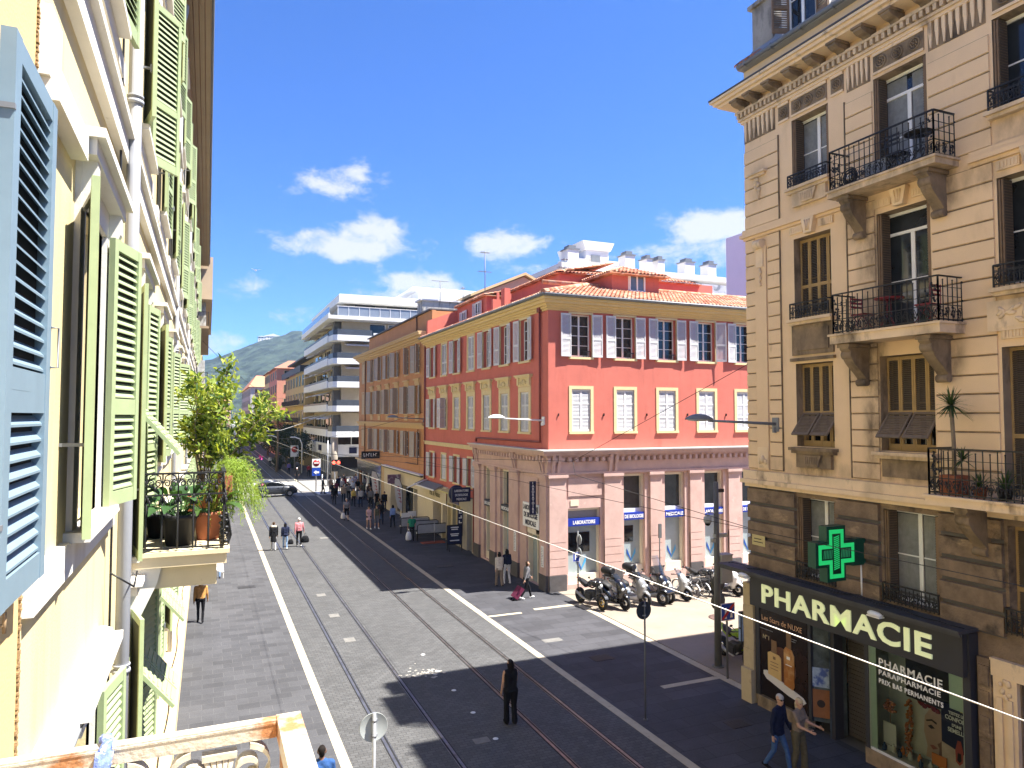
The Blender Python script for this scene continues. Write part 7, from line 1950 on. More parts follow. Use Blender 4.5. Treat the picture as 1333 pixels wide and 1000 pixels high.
t=thing('road_sign','square blue street sign with white figures and a red stripe','road sign',(15.28,18.35,0))
obj('pole',MB().cyl((0,0,0),(0,0,2.35),.035,10),mPole,t,local=1)
obj('panel',MB().box(-.27,.27,-.06,-.045,1.84,2.38),mSignW,t,local=1)
o=obj('face',MB().box(-.25,.25,-.064,-.06,1.86,2.36),M('bright_blue_sign',(.015,.06,.38),.4,.05,5),t,local=1)
b=MB()
b.ball((-.08,-.066,2.22),.035,.002,.035,10,6);b.prism([(-.13,2.02),(-.03,2.02),(-.04,2.18),(-.12,2.18)],-.068,-.065,'y');b.prism([(.08,1.92),(.18,1.92),(.16,2.06),(.10,2.06)],-.068,-.065,'y');b.ball((.13,-.066,2.10),.03,.002,.03,10,6);b.prism([(-.22,1.90),(-.05,1.90),(-.06,1.96),(-.2,1.97)],-.068,-.065,'y')
obj('pictogram',b,mSignW,o,local=1);b=MB();b.prism([(-.24,1.87),(-.18,1.87),(.24,2.29),(.24,2.35),(.18,2.35),(-.24,1.93)],-.071,-.0685,'y');obj('stripe',b,mRedSign,o,local=1)
t=thing('road_sign','sign post with edge-on round signs and a blue parking sign by the motorcycles','road sign',(16.0,29.55,0))
obj('pole',MB().cyl((0,0,0),(0,0,2.95),.035,10),mPole,t,local=1)
for z,r in((2.55,.22),(1.95,.20)):
    b=MB();b.lathe([(0,.05),(r,.05),(r+.02,.04),(r+.02,.07),(0,.07)],(0,0,z),20,'x');obj('disc',b,mSignBack,t,local=1)
obj('panel',MB().box(-.30,.05,-.06,-.045,1.55,2.0),mSignW,t,local=1);o=obj('face',MB().box(-.28,.03,-.064,-.06,1.57,1.98),MATS['bright_blue_sign'],t,local=1);b=MB();b.box(-.2,-.15,-.068,-.064,1.63,1.92);b.box(-.15,-.05,-.068,-.064,1.86,1.92);b.box(-.08,-.03,-.068,-.064,1.76,1.92);b.box(-.15,-.05,-.068,-.064,1.74,1.79);obj('pictogram',b,mSignW,o,local=1)
t=thing('downpipe_post','slim dark post standing before the laboratory windows behind the scooters','post',(21.0,30.2,0));obj('post',MB().cyl((0,0,0),(0,0,2.9),.03,8),mPole,t,local=1);obj('box',MB().box(-.08,.08,-.08,.0,2.2,2.9),mPole,t,local=1)
# far signs and lights
t=thing('road_sign','red no-entry sign above a blue sign beyond the sunny crossing','road sign',(11.15,81,0))
obj('pole',MB().cyl((0,0,0),(0,0,3.6),.07,8),mSteel,t,local=1);obj('panel',MB().box(-.45,.45,-.1,-.07,2.65,3.6),mSignW,t,local=1);obj('disc',MB().lathe([(0,-.12),(.36,-.12),(.36,-.1)],(0,0,3.15),20,'y'),mRedSign,t,local=1);obj('bar',MB().box(-.26,.26,-.13,-.12,3.09,3.21),mSignW,t,local=1)
obj('blue_panel',MB().box(-.45,.45,-.1,-.07,1.75,2.6),MATS['bright_blue_sign'],t,local=1);obj('arrow',MB().prism([(-.3,2.12),(0,2.35),(0,2.22),(.3,2.22),(.3,2.02),(0,2.02),(0,1.9)],-.12,-.1,'y'),mSignW,t,local=1)
t=thing('bollard','thin steel bollard right of the far no-entry sign','bollard',(11.75,80.6,0));obj('post',MB().cyl((0,0,0),(0,0,1.9),.07,8),mSteel,t,local=1)
t=thing('traffic_light','traffic light showing red at the sunny side street','traffic light',(14.05,87,0))
obj('pole',MB().cyl((-.75,0,0),(-.75,0,5.4),.07,8).cyl((.1,0,0),(.1,0,2.2),.07,8),mSteel,t,local=1);obj('housing',MB().box(-.3,.75,-.15,.15,1.7,3.1),mBlackPlastic,t,local=1)
mRedLamp=emis('red_lamp',(1.,.06,.03),1.6)
for x in(-.05,.5):obj('lamp',MB().ball((x,-.17,2.75),.2,.05,.2,12,6),mRedLamp,t,local=1);obj('lamp_dark',MB().ball((x,-.17,2.1),.16,.04,.16,10,5),mPaneDk,t,local=1)
for i,(x,y,lb)in enumerate(((10.4,118,'arched white lamp standing among the far trees'),(12.8,108,'white lamp on a bent post near the far purple jacket'))):
    t=thing('street_lamp',lb,'street lamp',(x,y,0));obj('pole',MB().tube([(0,0,0),(0,0,4.2),(-.3,0,5.0),(-1.1,0,5.3)],.08,8),mSignW,t,local=1);obj('head',MB().ball((-1.3,0,5.25),.4,.2,.1,10,6),mSignW,t,local=1)
t=thing('road_sign','red and white notice on a post under the far trees','road sign',(12.2,112,0));obj('pole',MB().cyl((0,0,0),(0,0,3.8),.07,8),mSteel,t,local=1);obj('panel',MB().box(-.6,.6,-.1,-.05,2.2,3.9),mSignW,t,local=1);obj('disc',MB().lathe([(0,-.12),(.45,-.12),(.45,-.1)],(0,0,3.3),20,'y'),mRedSign,t,local=1)
# feather banners
def feather(x,y,h,label,m):
    t=thing('feather_banner',label,'banner',(x,y,0))
    pts=[(0,0,0),(0,0,h*.55),(-.06,0,h*.8),(-.28,0,h*.96),(-.6,0,h)]
    obj('pole',MB().tube(pts,.025,6),mBlackPlastic,t,local=1);obj('base',MB().lathe([(.3,0),(.3,.06),(.05,.12)],n=14),mBlackPlastic,t,local=1)
    pr=[(-.03,.5),(-.03,h*.55),(-.09,h*.8),(-.3,h*.95),(-.62,h*.985),(-.70,h*.8),(-.58,h*.5),(-.40,h*.25)]
    o=obj('sail',MB().prism(pr,-.012,.0,'y'),m,t,local=1)
    b=MB()
    for k in range(5):
        z=h*.36+k*.3;b.prism([(-.16-.05*k,z),(-.1-.05*k,z),(-.1-.05*k,z+.2),(-.3-.05*k,z+.2),(-.3-.05*k,z+.14),(-.16-.05*k,z+.14)],-.016,-.012,'y')
    obj('lettering',b,M('banner_red',(.40,.04,.05),.6,.05,5),o,local=1)
mBan=M('white_banner',(.62,.60,.58),.7,.08,3)
feather(14.85,57.5,3.3,'white feather banner with red lettering before the cream shop opening',mBan)
feather(14.45,64.5,3.4,'white feather banner farther up the pavement by the glossy shop',mBan)
# cafe benches, chairs, parasol foot, advertising board
def bench():
    t=thing('cafe_bench','cafe bench with white seat nearest the shop door mat','bench',(14.0,46.6,0),0,'empty cafe benches on the pavement')
    obj('seat',MB().box(-.95,.95,-.28,.28,.42,.50),mSignW,t,local=1)
    b=MB();b.box(-1.0,1.0,-.36,-.31,.52,1.05);obj('backrest',b,M('grey_sling_canvas',(.30,.31,.33),.7,.15,3),t,local=1)
    b=MB();b.tube([(-1.03,-.34,.0),(-1.03,-.34,1.02),(-.9,-.34,1.1),(.9,-.34,1.1),(1.03,-.34,1.02),(1.03,-.34,0)],.03,6);b.box(-1.0,1.0,-.37,-.30,.44,.50);obj('frame',b,mBlackPlastic,t,local=1)
    for sx in(-1,1):obj('leg',MB().box(sx*.9-.03,sx*.9+.03,.18,.24,0,.42),mBlackPlastic,t,local=1)
    return t
bn=bench();dup(bn,(13.9,48.3,0),0,'cafe bench with white seat, middle of the three');dup(bn,(13.75,50.0,0),0,'cafe bench with pale green end, farthest of the three')
def chair(x,y,label):
    t=thing('cafe_chair',label,'chair',(x,y,0),0,'red and white cafe chairs')
    obj('seat',MB().box(-.24,.24,-.24,.24,.42,.46),M('red_chair_seat',(.20,.04,.035),.6,.1,5),t,local=1);obj('backrest',MB().box(-.32,.32,-.28,-.24,.62,1.0),mSignW,t,local=1)
    for a in(-1,1):
        for c in(-1,1):obj('leg',MB().cyl((a*.2,c*.2,0),(a*.2,c*.22,.42 if c>0 else .95),.018,6),mBlackPlastic,t,local=1)
chair(13.9,53.2,'white backed cafe chair left of the benches, nearer the kerb');chair(14.6,53.9,'white backed cafe chair left of the benches, nearer the wall')
t=thing('parasol_foot','brick red parasol base with a thin upright post in front of the benches','parasol base',(13.75,45.3,0));obj('base',MB().box(-.75,.75,-.3,.3,0,.07),M('brick_red_mat',(.24,.06,.035),.8,.1,4),t,local=1);obj('post',MB().cyl((.1,0,.07),(.1,0,1.3),.02,8),mSteel,t,local=1)
t=thing('advertising_board','dark navy advertising board with white lines standing before the blue shop window','board',(14.15,42.1,0))
obj('panel',MB().box(-.45,.45,-.06,.0,.45,1.55),mNavy,t,local=1);obj('frame',MB().box(-.49,-.45,-.07,.02,.1,1.6).box(.45,.49,-.07,.02,.1,1.6).box(-.45,.45,-.07,.02,1.55,1.6).box(-.45,.45,-.07,.02,.40,.45),mBlackPlastic,t,local=1)
b=MB()
for z,w in((1.42,.5),(1.3,.42),(1.02,.55),(.92,.46),(.62,.6)):b.box(-w/2,w/2,-.068,-.06,z,z+.06)
obj('lettering',b,mSignW,t,local=1)
for s in(-1,1):obj('foot',MB().tube([(s*.4,-.3,.03),(s*.4,0,.45),(s*.4,.3,.03)],.02,6),mBlackPlastic,t,local=1)
# things people carry
def bag(name,label,x,y,z,w,h,d,m,kind='bag',handle=.18):
    t=thing(name,label,kind,(x,y,z));b=MB();n=12;vs=[]
    for zz,k in((0,.82),(.15,1.0),(.55,.95),(.9,.7),(1.,.45)):
        for j in range(n):a=2*PI*j/n;vs.append((w/2*k*math.cos(a),d/2*k*math.sin(a),h*zz))
    b.add(vs,[(i*n+j,i*n+(j+1)%n,(i+1)*n+(j+1)%n,(i+1)*n+j)for i in range(4)for j in range(n)]+[tuple(range(n))[::-1],tuple(range(4*n,5*n))],0,True)
    obj('body',b,m,t,local=1);obj('handle',MB().tube([(-.06,0,h),(-.03,0,h+handle),(.03,0,h+handle),(.06,0,h)],.01,5),m,t,local=1)
mPlasticBag=M('white_plastic_bag',(.70,.70,.70),.4,.06,10)
bag('carrier_bag','white plastic carrier bag in the hand of the green shirt',12.37,46.25,.12,.42,.55,.26,mPlasticBag)
bag('carrier_bag','white carrier bag in the hand of the striped shirt',10.02,57.45,.2,.36,.45,.22,mPlasticBag)
bag('handbag','black handbag beside the navy jacket of the three walking people',4.92,46.6,.32,.34,.30,.18,K('black'))
bag('holdall','black bag with a white bundle in the hand of the pink shirt',5.86,47.15,.28,.5,.42,.26,K('black'))
t=thing('suitcase','dark wine coloured wheeled suitcase pulled behind the grey jacket','suitcase',(12.85,29.85,.06))
b=MB();m4=Matrix.Rotation(R(38),4,'Y');b.xbox(m4@Matrix.Translation((0,0,.34)),.11,.20,.28);b.xbox(m4@Matrix.Translation((.115,0,.34)),.012,.17,.22);obj('shell',b,K('wine'),t,local=1)
b=MB();b.tube([m4@Vector((-.08,-.1,.6)),m4@Vector((-.08,-.1,.92)),m4@Vector((-.08,.1,.92)),m4@Vector((-.08,.1,.6))],.012,5);obj('handle',b,mBlackPlastic,t,local=1)
for s in(-1,1):obj('wheel',MB().lathe([(0,-.02),(.05,-.02),(.05,.02),(0,.02)],(-.05,s*.15,.0),12,'y'),mRubber,t,local=1)
t=thing('phone','dark phone held by the beige top in front of the pharmacy','phone',(12.90,12.60,1.14));obj('case',MB().box(-.04,.04,-.07,.07,-.006,.006),mBlackPlastic,t,local=1)

# ================================================================ MOTORCYCLES, SCOOTERS, BICYCLES
def loft(mb,st,n=14,mi=0,p=2.6):
    """st: (y, zc, rx, rz) stations along Y, super-elliptic sections"""
    vs=[]
    for(y,zc,rx,rz)in st:
        for j in range(n):
            a=2*PI*j/n;c,s_=math.cos(a),math.sin(a)
            vs.append((rx*math.copysign(abs(c)**(2/p),c),y,zc+rz*math.copysign(abs(s_)**(2/p),s_)))
    k=len(st)
    mb.add(vs,[(i*n+j,i*n+(j+1)%n,(i+1)*n+(j+1)%n,(i+1)*n+j)for i in range(k-1)for j in range(n)],mi,True)
    o=len(mb.v)-len(vs);mb.f+=[tuple(o+j for j in range(n)),tuple(o+(k-1)*n+j for j in range(n))[::-1]];mb.m+=[mi,mi];mb.sm+=[False,False]
    return mb
def wheel(t,y,r,w,rim,name='wheel',spokes=5,x=0):
    o=obj(name,MB().tube([(x,y+(r-w*.5)*math.cos(a),r+(r-w*.5)*math.sin(a))for a in np.linspace(0,2*PI,25)[:-1]],w*.5,10,closed=True),mRubber,t,local=1)
    b=MB();ri=r-w
    b.tube([(x,y+ri*math.cos(a),r+ri*math.sin(a))for a in np.linspace(0,2*PI,21)[:-1]],.022,6,closed=True)
    for k in range(spokes):a=2*PI*k/spokes;b.bar((x,y,r),(x,y+ri*math.cos(a),r+ri*math.sin(a)),.035,.03,up=(1,0,0))
    b.cyl((x-.05,y,r),(x+.05,y,r),.06,10);obj('rim',b,rim,o,local=1)
    b=MB();b.lathe([(.06,.035),(.13,.035),(.13,.04),(.06,.04)],(x,y,r),16,'x');obj('brake_disc',b,mChrome,o,local=1)
    return o
mGold=M('gold_rim',(.50,.32,.08),.35,.1,8,metal=.6);mDarkRim=M('dark_rim',(.03,.03,.032),.4,.1,8);mSilver=M('silver_rim',(.40,.40,.41),.35,.08,8,metal=.5)
mSeat=M('black_vinyl_seat',(.014,.014,.015),.6,.15,18);mScreen=glassmat('windscreen',(.74,.84,.93),.80);mHead=M('headlamp_glass',(.55,.58,.60),.08,.1,10,spec=.8);mTail=M('red_tail_lamp',(.30,.015,.01),.2,.1,10)
def paint(n,c,rough=.25):return M('vehicle_paint_'+n,c,rough,.03,5,coat=.6,spec=.5)
pBlack=paint('black',(.008,.008,.009));pWhite=paint('white',(.60,.60,.60));pGrey=paint('grey',(.20,.205,.21));pSilver=paint('silver',(.30,.31,.315),.35);pLime=paint('lime',(.26,.42,.02));pAnth=paint('anthracite',(.03,.033,.04))
def mirrors(t,y,z,w):
    for s in(-1,1):
        b=MB();b.tube([(s*.22,y,z-.12),(s*w,y-.02,z)],.008,5);b.ball((s*w,y-.03,z+.02),.06,.02,.038,10,6);obj('mirror',b,mBlackPlastic,t,local=1)
def motorcycle(x,y,rz,label,body,rim,group=None,accent=None):
    t=thing('motorcycle',label,'motorcycle',(x,y,.008),0)
    wheel(t,.72,.31,.13,rim);wheel(t,-.70,.31,.17,rim)
    b=MB();loft(b,[(-.12,.88,.10,.09),(.0,.92,.145,.12),(.15,.96,.16,.13),(.3,.95,.15,.12),(.40,.92,.08,.08)]);obj('tank',b,body,t,local=1)
    b=MB();loft(b,[(-.62,.96,.06,.04),(-.5,.90,.13,.06),(-.25,.84,.15,.05),(-.08,.84,.12,.05)]);obj('seat',b,mSeat,t,local=1)
    b=MB();loft(b,[(-.88,.98,.02,.02),(-.78,.95,.08,.06),(-.6,.87,.11,.08),(-.3,.76,.12,.07)]);obj('tail',b,accent or body,t,local=1)
    obj('tail_lamp',MB().ball((0,-.88,.97),.06,.02,.03,8,5),mTail,t,local=1)
    b=MB();b.box(-.17,.17,-.18,.22,.30,.62);b.box(-.20,.20,-.05,.18,.35,.52);loft(b,[(-.25,.5,.12,.12),(-.1,.5,.16,.17),(.2,.52,.16,.18),(.36,.6,.1,.12)]);obj('engine',b,mDarkRim,t,local=1)
    b=MB()
    for s in(-1,1):b.tube([(s*.09,.72,.31),(s*.09,.56,.72),(s*.08,.44,1.02)],[.028,.032,.03],8);b.bar((s*.10,-.70,.31),(s*.10,-.15,.45),.03,.06)
    b.tube([(0,.42,.9),(0,.1,.75),(0,-.3,.78),(0,-.6,.86)],.03,6);obj('frame',b,mDarkRim,t,local=1)
    b=MB();b.ball((0,.60,.92),.10,.09,.12,12,8);obj('headlight',b,mHead,t,local=1)
    b=MB();loft(b,[(.46,.98,.13,.12),(.58,1.0,.14,.12),(.66,.98,.09,.06)]);obj('cowl',b,accent or body,t,local=1)
    b=MB();b.tube([(-.36,.34,1.06),(-.2,.42,1.07),(.2,.42,1.07),(.36,.34,1.06)],.014,6)
    for s in(-1,1):b.cyl((s*.26,.38,1.06),(s*.38,.32,1.06),.022,8)
    obj('handlebar',b,mBlackPlastic,t,local=1);mirrors(t,.38,1.22,.36)
    b=MB();b.tube([(.10,.30,.4),(.13,.1,.25),(.16,-.3,.30),(.2,-.72,.48)],[.025,.03,.05,.055],8);obj('exhaust',b,mSilver,t,local=1)
    vs=[(.075*s,.72+.35*math.cos(a),.31+.35*math.sin(a))for a in np.linspace(R(30),R(150),8)for s in(-1,1)]
    b=MB().add(vs,[(2*i,2*i+1,2*i+3,2*i+2)for i in range(7)],0,True);obj('mudguard',b,body,t,local=1)
    t.rotation_euler=(0,0,R(rz));t.scale=(1.1,)*3
    if group:t['group']=group
    return t
def scooter(x,y,rz,label,body,trim,rim,screen=.35,box=False,three=False,group=None,scale=1.):
    t=thing('scooter',label,'scooter',(x,y,.008),0)
    if three:wheel(t,.70,.26,.12,rim,x=-.2);wheel(t,.70,.26,.12,rim,x=.2)
    else:wheel(t,.72,.27,.13,rim)
    wheel(t,-.62,.27,.14,rim)
    b=MB();loft(b,[(-.95,.78,.03,.03),(-.86,.76,.11,.09),(-.6,.70,.17,.15),(-.3,.60,.20,.18),(-.08,.48,.19,.13),(.12,.36,.17,.08),(.32,.36,.16,.08),(.48,.5,.14,.2)]);obj('body',b,body,t,local=1)
    b=MB();loft(b,[(-.75,.52,.12,.09),(-.4,.42,.18,.14),(.1,.28,.19,.07),(.45,.34,.17,.12)]);obj('lower_trim',b,trim,t,local=1)
    b=MB();loft(b,[(-.82,.90,.09,.035),(-.62,.90,.17,.06),(-.35,.84,.18,.06),(-.10,.76,.15,.07),(-.02,.70,.08,.04)]);obj('seat',b,mSeat,t,local=1)
    w=.27 if three else .22
    b=MB()
    vs=[];n=12
    for z,yc,rx,ry in((.30,.52,w*.55,.08),(.48,.56,w*.9,.14),(.68,.58,w,.17),(.86,.55,w*.95,.17),(1.0,.48,w*.75,.14),(1.08,.42,w*.5,.09)):
        for j in range(n):a=2*PI*j/n;vs.append((rx*math.copysign(abs(math.cos(a))**.8,math.cos(a)),yc+ry*math.copysign(abs(math.sin(a))**.8,math.sin(a)),z))
    b.add(vs,[(i*n+j,i*n+(j+1)%n,(i+1)*n+(j+1)%n,(i+1)*n+j)for i in range(5)for j in range(n)]+[tuple(range(n))[::-1],tuple(range(5*n,6*n))],0,True);obj('apron',b,body,t,local=1)
    for s in(-1,1):obj('headlight',MB().ball((s*w*.48,.71,.78),w*.36,.05,.055,10,6,rot=Matrix.Rotation(s*R(22),3,'Y')),mHead,t,local=1)
    b=MB();loft(b,[(.42,.42,.05,.03),(.6,.54,.10,.05),(.78,.56,.10,.05),(.93,.46,.06,.03)])if not three else loft(b,[(.42,.42,.22,.03),(.6,.54,.30,.05),(.78,.56,.30,.05),(.93,.46,.24,.03)]);obj('mudguard',b,body,t,local=1)
    b=MB()
    for s in(-1,1):b.tube([(s*.08,.72,.27),(s*.08,.60,.6)],.025,6)
    b.bar((.12,-.62,.27),(.12,-.2,.36),.05,.09);obj('fork',b,mDarkRim,t,local=1)
    b=MB();b.tube([(-.36,.26,1.08),(-.2,.36,1.06),(.2,.36,1.06),(.36,.26,1.08)],.018,6)
    for s in(-1,1):b.cyl((s*.26,.32,1.07),(s*.38,.24,1.08),.024,8)
    obj('handlebar',b,mBlackPlastic,t,local=1);mirrors(t,.42,1.28,.33)
    if screen:
        vs=[];h=screen
        for i in range(5):
            z=i/4
            for j in range(7):u=j/6-.5;vs.append((u*(.46-.14*z)*(1.25 if three else 1),.58-.28*z-.10*(2*u)**2,1.0+h*z))
        b=MB().add(vs,[(i*7+j,i*7+j+1,(i+1)*7+j+1,(i+1)*7+j)for i in range(4)for j in range(6)],0,True);obj('windscreen',b,mScreen,t,local=1)
    if box:b=MB();loft(b,[(-1.22,1.12,.12,.08),(-1.15,1.12,.2,.13),(-.95,1.12,.22,.15),(-.78,1.12,.2,.13),(-.72,1.12,.14,.1)]);obj('top_box',b,mBlackPlastic,t,local=1);b=MB().box(-.1,.1,-1.05,-.75,.9,1.0);obj('rack',b,mDarkRim,t,local=1)
    obj('tail_lamp',MB().ball((0,-.95,.80),.09,.02,.035,8,5),mTail,t,local=1)
    b=MB();b.tube([(.14,-.1,.25),(.18,-.4,.28),(.2,-.85,.42)],[.03,.055,.06],8);obj('exhaust',b,mSilver if trim is not pBlack else mDarkRim,t,local=1)
    t.rotation_euler=(0,0,R(rz));t.scale=(scale*1.1,)*3
    if group:t['group']=group
    return t
def bicycle(x,y,rz,label,m):
    t=thing('bicycle',label,'bicycle',(x,y,.008),0)
    for yy in(.52,-.52):
        o=obj('wheel',MB().tube([(0,yy+.33*math.cos(a),.34+.33*math.sin(a))for a in np.linspace(0,2*PI,29)[:-1]],.018,6,closed=True),mRubber,t,local=1)
        b=MB();b.tube([(0,yy+.305*math.cos(a),.34+.305*math.sin(a))for a in np.linspace(0,2*PI,25)[:-1]],.012,5,closed=True)
        for k in range(14):a=2*PI*k/14;b.cyl((0.02*(-1)**k,yy,.34),(0,yy+.3*math.cos(a),.34+.3*math.sin(a)),.003,4)
        b.cyl((-.04,yy,.34),(.04,yy,.34),.03,8);obj('rim',b,mSilver,o,local=1)
    b=MB();bb=(0,-.08,.30);st=(0,-.22,.78);hd=(0,.34,.82)
    for p,q,r in((bb,st,.018),(bb,hd,.026),(st,hd,.02),(bb,(0,-.52,.34),.012),(st,(0,-.52,.34),.010),(hd,(0,.52,.34),.016),(hd,(0,.32,.98),.016)):b.cyl(p,q,r,8)
    obj('frame',b,m,t,local=1);b=MB();b.tube([(-.28,.2,1.0),(-.1,.32,1.0),(.1,.32,1.0),(.28,.2,1.0)],.012,6);obj('handlebar',b,mBlackPlastic,t,local=1)
    b=MB();loft(b,[(-.38,.92,.08,.03),(-.28,.92,.09,.03),(-.1,.92,.025,.02)]);b.cyl((0,-.22,.78),(0,-.25,.9),.014,6);obj('saddle',b,mSeat,t,local=1)
    b=MB();b.lathe([(0,.02),(.09,.02),(.09,.03),(0,.03)],(0,-.08,.30),14,'x');b.bar((.05,-.08,.3),(.05,.02,.16),.02,.02);b.box(.03,.12,-.02,.06,.14,.17);b.bar((-.05,-.08,.3),(-.05,-.18,.44),.02,.02);obj('crank',b,mDarkRim,t,local=1)
    b=MB();b.box(-.17,.17,.42,.72,.82,.84)
    for z in(.88,.94,1.0):b.tube([(-.17,.42,z),(.17,.42,z),(.19,.72,z),(-.19,.72,z)],.006,4,closed=True)
    obj('basket',b,mDarkRim,t,local=1)
    for yy in(.52,-.52):
        vs=[(.03*s,yy+.37*math.cos(a),.34+.37*math.sin(a))for a in np.linspace(R(10),R(170),9)for s in(-1,1)]
        obj('mudguard',MB().add(vs,[(2*i,2*i+1,2*i+3,2*i+2)for i in range(8)],0,True),m,t,local=1)
    t.rotation_euler=(0,R(5),R(rz))
GM='two-wheelers parked along the laboratory wall'
motorcycle(15.55,27.55,188,'black naked motorcycle with gold front rim, first in the row at the corner',pBlack,mGold,GM)
scooter(16.35,27.2,196,'black scooter with white headlights, second in the parked row',pBlack,pBlack,mDarkRim,.30,group=GM,scale=1.03)
scooter(17.3,27.25,204,'white and grey maxi scooter with black top box, third in the parked row',pGrey,pWhite,mDarkRim,.5,box=True,group=GM,scale=1.06)
scooter(18.45,27.3,200,'black three-wheeled scooter with a tall clear windscreen in the middle of the row',pBlack,pSilver,mSilver,.72,box=True,three=True,group=GM,scale=1.1)
scooter(19.6,27.35,205,'silver grey scooter right of the tall windscreen',pSilver,pAnth,mDarkRim,.28,group=GM)
bicycle(20.5,27.4,190,'white bicycle with a basket between the scooters',pWhite);bicycle(20.95,27.35,196,'white bicycle second of the pair beside the scooters',pWhite)
motorcycle(21.45,27.5,195,'dark motorcycle behind the camera mast, right of the bicycles',pAnth,mDarkRim,GM)
scooter(22.3,27.1,205,'white and navy scooter behind the pair of round sign backs',pWhite,pAnth,mDarkRim,.3,group=GM)
scooter(23.2,26.95,203,'silver scooter with pale front at the right end of the row by the pharmacy',pSilver,pWhite,mDarkRim,.3,group=GM)
motorcycle(16.5,19.4,172,'lime green and black motorcycle in the shade behind the pharmacy corner',pLime,mDarkRim,None,pLime)
motorcycle(17.3,19.3,170,'black motorcycle in the shade next to the lime green one',pBlack,M('lime_rim',(.25,.38,.03),.4,.1,6))

# ================================================================ THE CAR
def car(x,y,rz,label):
    t=thing('car',label,'car',(x,y,.01),0);L=4.3
    # lower body: stations along Y with rounded rectangle sections
    b=MB();st=[(-2.12,.62,.62,.22),(-2.05,.66,.80,.34),(-1.8,.70,.88,.44),(-1.3,.71,.90,.47),(-.4,.70,.90,.47),(.5,.69,.90,.46),(.95,.68,.90,.44),(1.4,.66,.89,.41),(1.85,.62,.84,.36),(2.08,.56,.74,.28),(2.16,.52,.60,.18)]
    loft(b,st,20,0,4.5);obj('body',b,pAnth,t,local=1)
    cab=[(-1.98,1.02,.70,.06),(-1.7,1.22,.72,.26),(-1.2,1.32,.72,.28),(-.4,1.36,.72,.26),(.2,1.33,.71,.26),(.6,1.22,.70,.20),(1.15,1.02,.70,.05)]
    b=MB();loft(b,cab,20,0,3.2);obj('cabin',b,pAnth,t,local=1)
    for s in(-1,1):
        b=MB();xx=s*.722
        b.prism([(-1.55,1.15),(-1.05,1.14),(-1.05,1.46),(-1.35,1.44)],xx-.01,xx+.01,'x');b.prism([(-1.0,1.14),(-.25,1.13),(-.25,1.50),(-1.0,1.47)],xx-.012,xx+.012,'x');b.prism([(-.19,1.13),(.85,1.10),(.35,1.38),(-.19,1.50)],xx-.012,xx+.012,'x');obj('side_window',b,mPaneDk,t,local=1)
    b=MB();b.quad((-.62,1.12,1.08),(.62,1.12,1.08),(.56,.42,1.45),(-.56,.42,1.45));obj('windscreen',b,mPane,t,(0,0,.012),0,True)
    b=MB();b.quad((-.6,-2.0,1.08),(.6,-2.0,1.08),(.54,-1.62,1.47),(-.54,-1.62,1.47));obj('rear_window',b,mPaneDk,t,(0,-.02,.012),0,True)
    for s in(-1,1):
        for yy in(1.32,-1.32):
            o=obj('wheel',MB().lathe([(.20,-.11),(.32,-.11),(.345,-.06),(.345,.06),(.32,.11),(.20,.11)],(s*.80,yy,.345),24,'x'),mRubber,t,local=1)
            b=MB();b.lathe([(0,s*.10),(.08,s*.11),(.2,s*.09),(.215,s*.11)],(s*.80,yy,.345),20,'x')
            for k in range(5):a=2*PI*k/5;b.bar((s*.915,yy,.345),(s*.915,yy+.2*math.cos(a),.345+.2*math.sin(a)),.05,.02,up=(1,0,0))
            obj('rim',b,mChrome if yy<0 else mSilver,o,local=1)
            b=MB();pts=[(s*.895,yy+.41*math.cos(a),.345+.41*math.sin(a))for a in np.linspace(R(-12),R(192),15)];b.tube(pts,.05,6);obj('wheel_arch',b,mBlackPlastic,t,local=1)
        obj('headlight',MB().ball((s*.64,2.02,.72),.20,.10,.06,10,6),mHead,t,local=1);obj('tail_lamp',MB().ball((s*.72,-2.02,.88),.16,.10,.09,10,6),mTail,t,local=1)
        b=MB();b.ball((s*.98,.72,1.08),.12,.06,.08,10,6);obj('wing_mirror',b,pAnth,t,local=1)
        obj('door_handle',MB().box(s*.90-.02,s*.90+.02,-.75,-.58,.93,.96).box(s*.90-.02,s*.90+.02,.1,.27,.92,.95),mChrome,t,local=1);obj('sill_trim',MB().box(s*.88-.03,s*.88+.03,-.9,.9,.26,.34),mBlackPlastic,t,local=1)
        obj('roof_rail',MB().tube([(s*.6,-1.5,1.55),(s*.62,-.6,1.62),(s*.6,.2,1.56)],.02,6),mChrome,t,local=1)
    obj('grille',MB().box(-.55,.55,2.08,2.17,.38,.56),mBlackPlastic,t,local=1);obj('number_plate',MB().box(-.26,.26,2.165,2.18,.44,.54),mSignW,t,local=1)
    t.rotation_euler=(0,0,R(rz))
car(6.6,77.9,-90+4,'dark grey compact sport utility car crossing the tram tracks at the side street')

# ================================================================ PLANTS
def leafmat(name,c,trans=.35):
    m=M(name,c,.55,.28,9,rnd_obj=0,spec=.3)
    b=m.node_tree.nodes['Principled BSDF'];n,l=nodes_of(m)
    # some light passes through the leaves
    td=n.new('ShaderNodeBsdfTranslucent');mx=n.new('ShaderNodeMixShader');mx.inputs[0].default_value=trans
    td.inputs['Color'].default_value=(c[0]*1.5,c[1]*1.5,c[2]*.6,1)
    out=n['Material Output'];l.new(b.outputs[0],mx.inputs[1]);l.new(td.outputs[0],mx.inputs[2]);l.new(mx.outputs[0],out.inputs['Surface']);return m
mLeafY=leafmat('bright_shrub_leaf',(.30,.34,.06));mLeafG=leafmat('mid_green_leaf',(.055,.11,.025));mLeafD=leafmat('dark_tree_leaf',(.022,.040,.014),.2);mFern=leafmat('fern_leaf',(.26,.36,.06),.4);mBroad=leafmat('broad_leaf',(.035,.085,.025),.2)
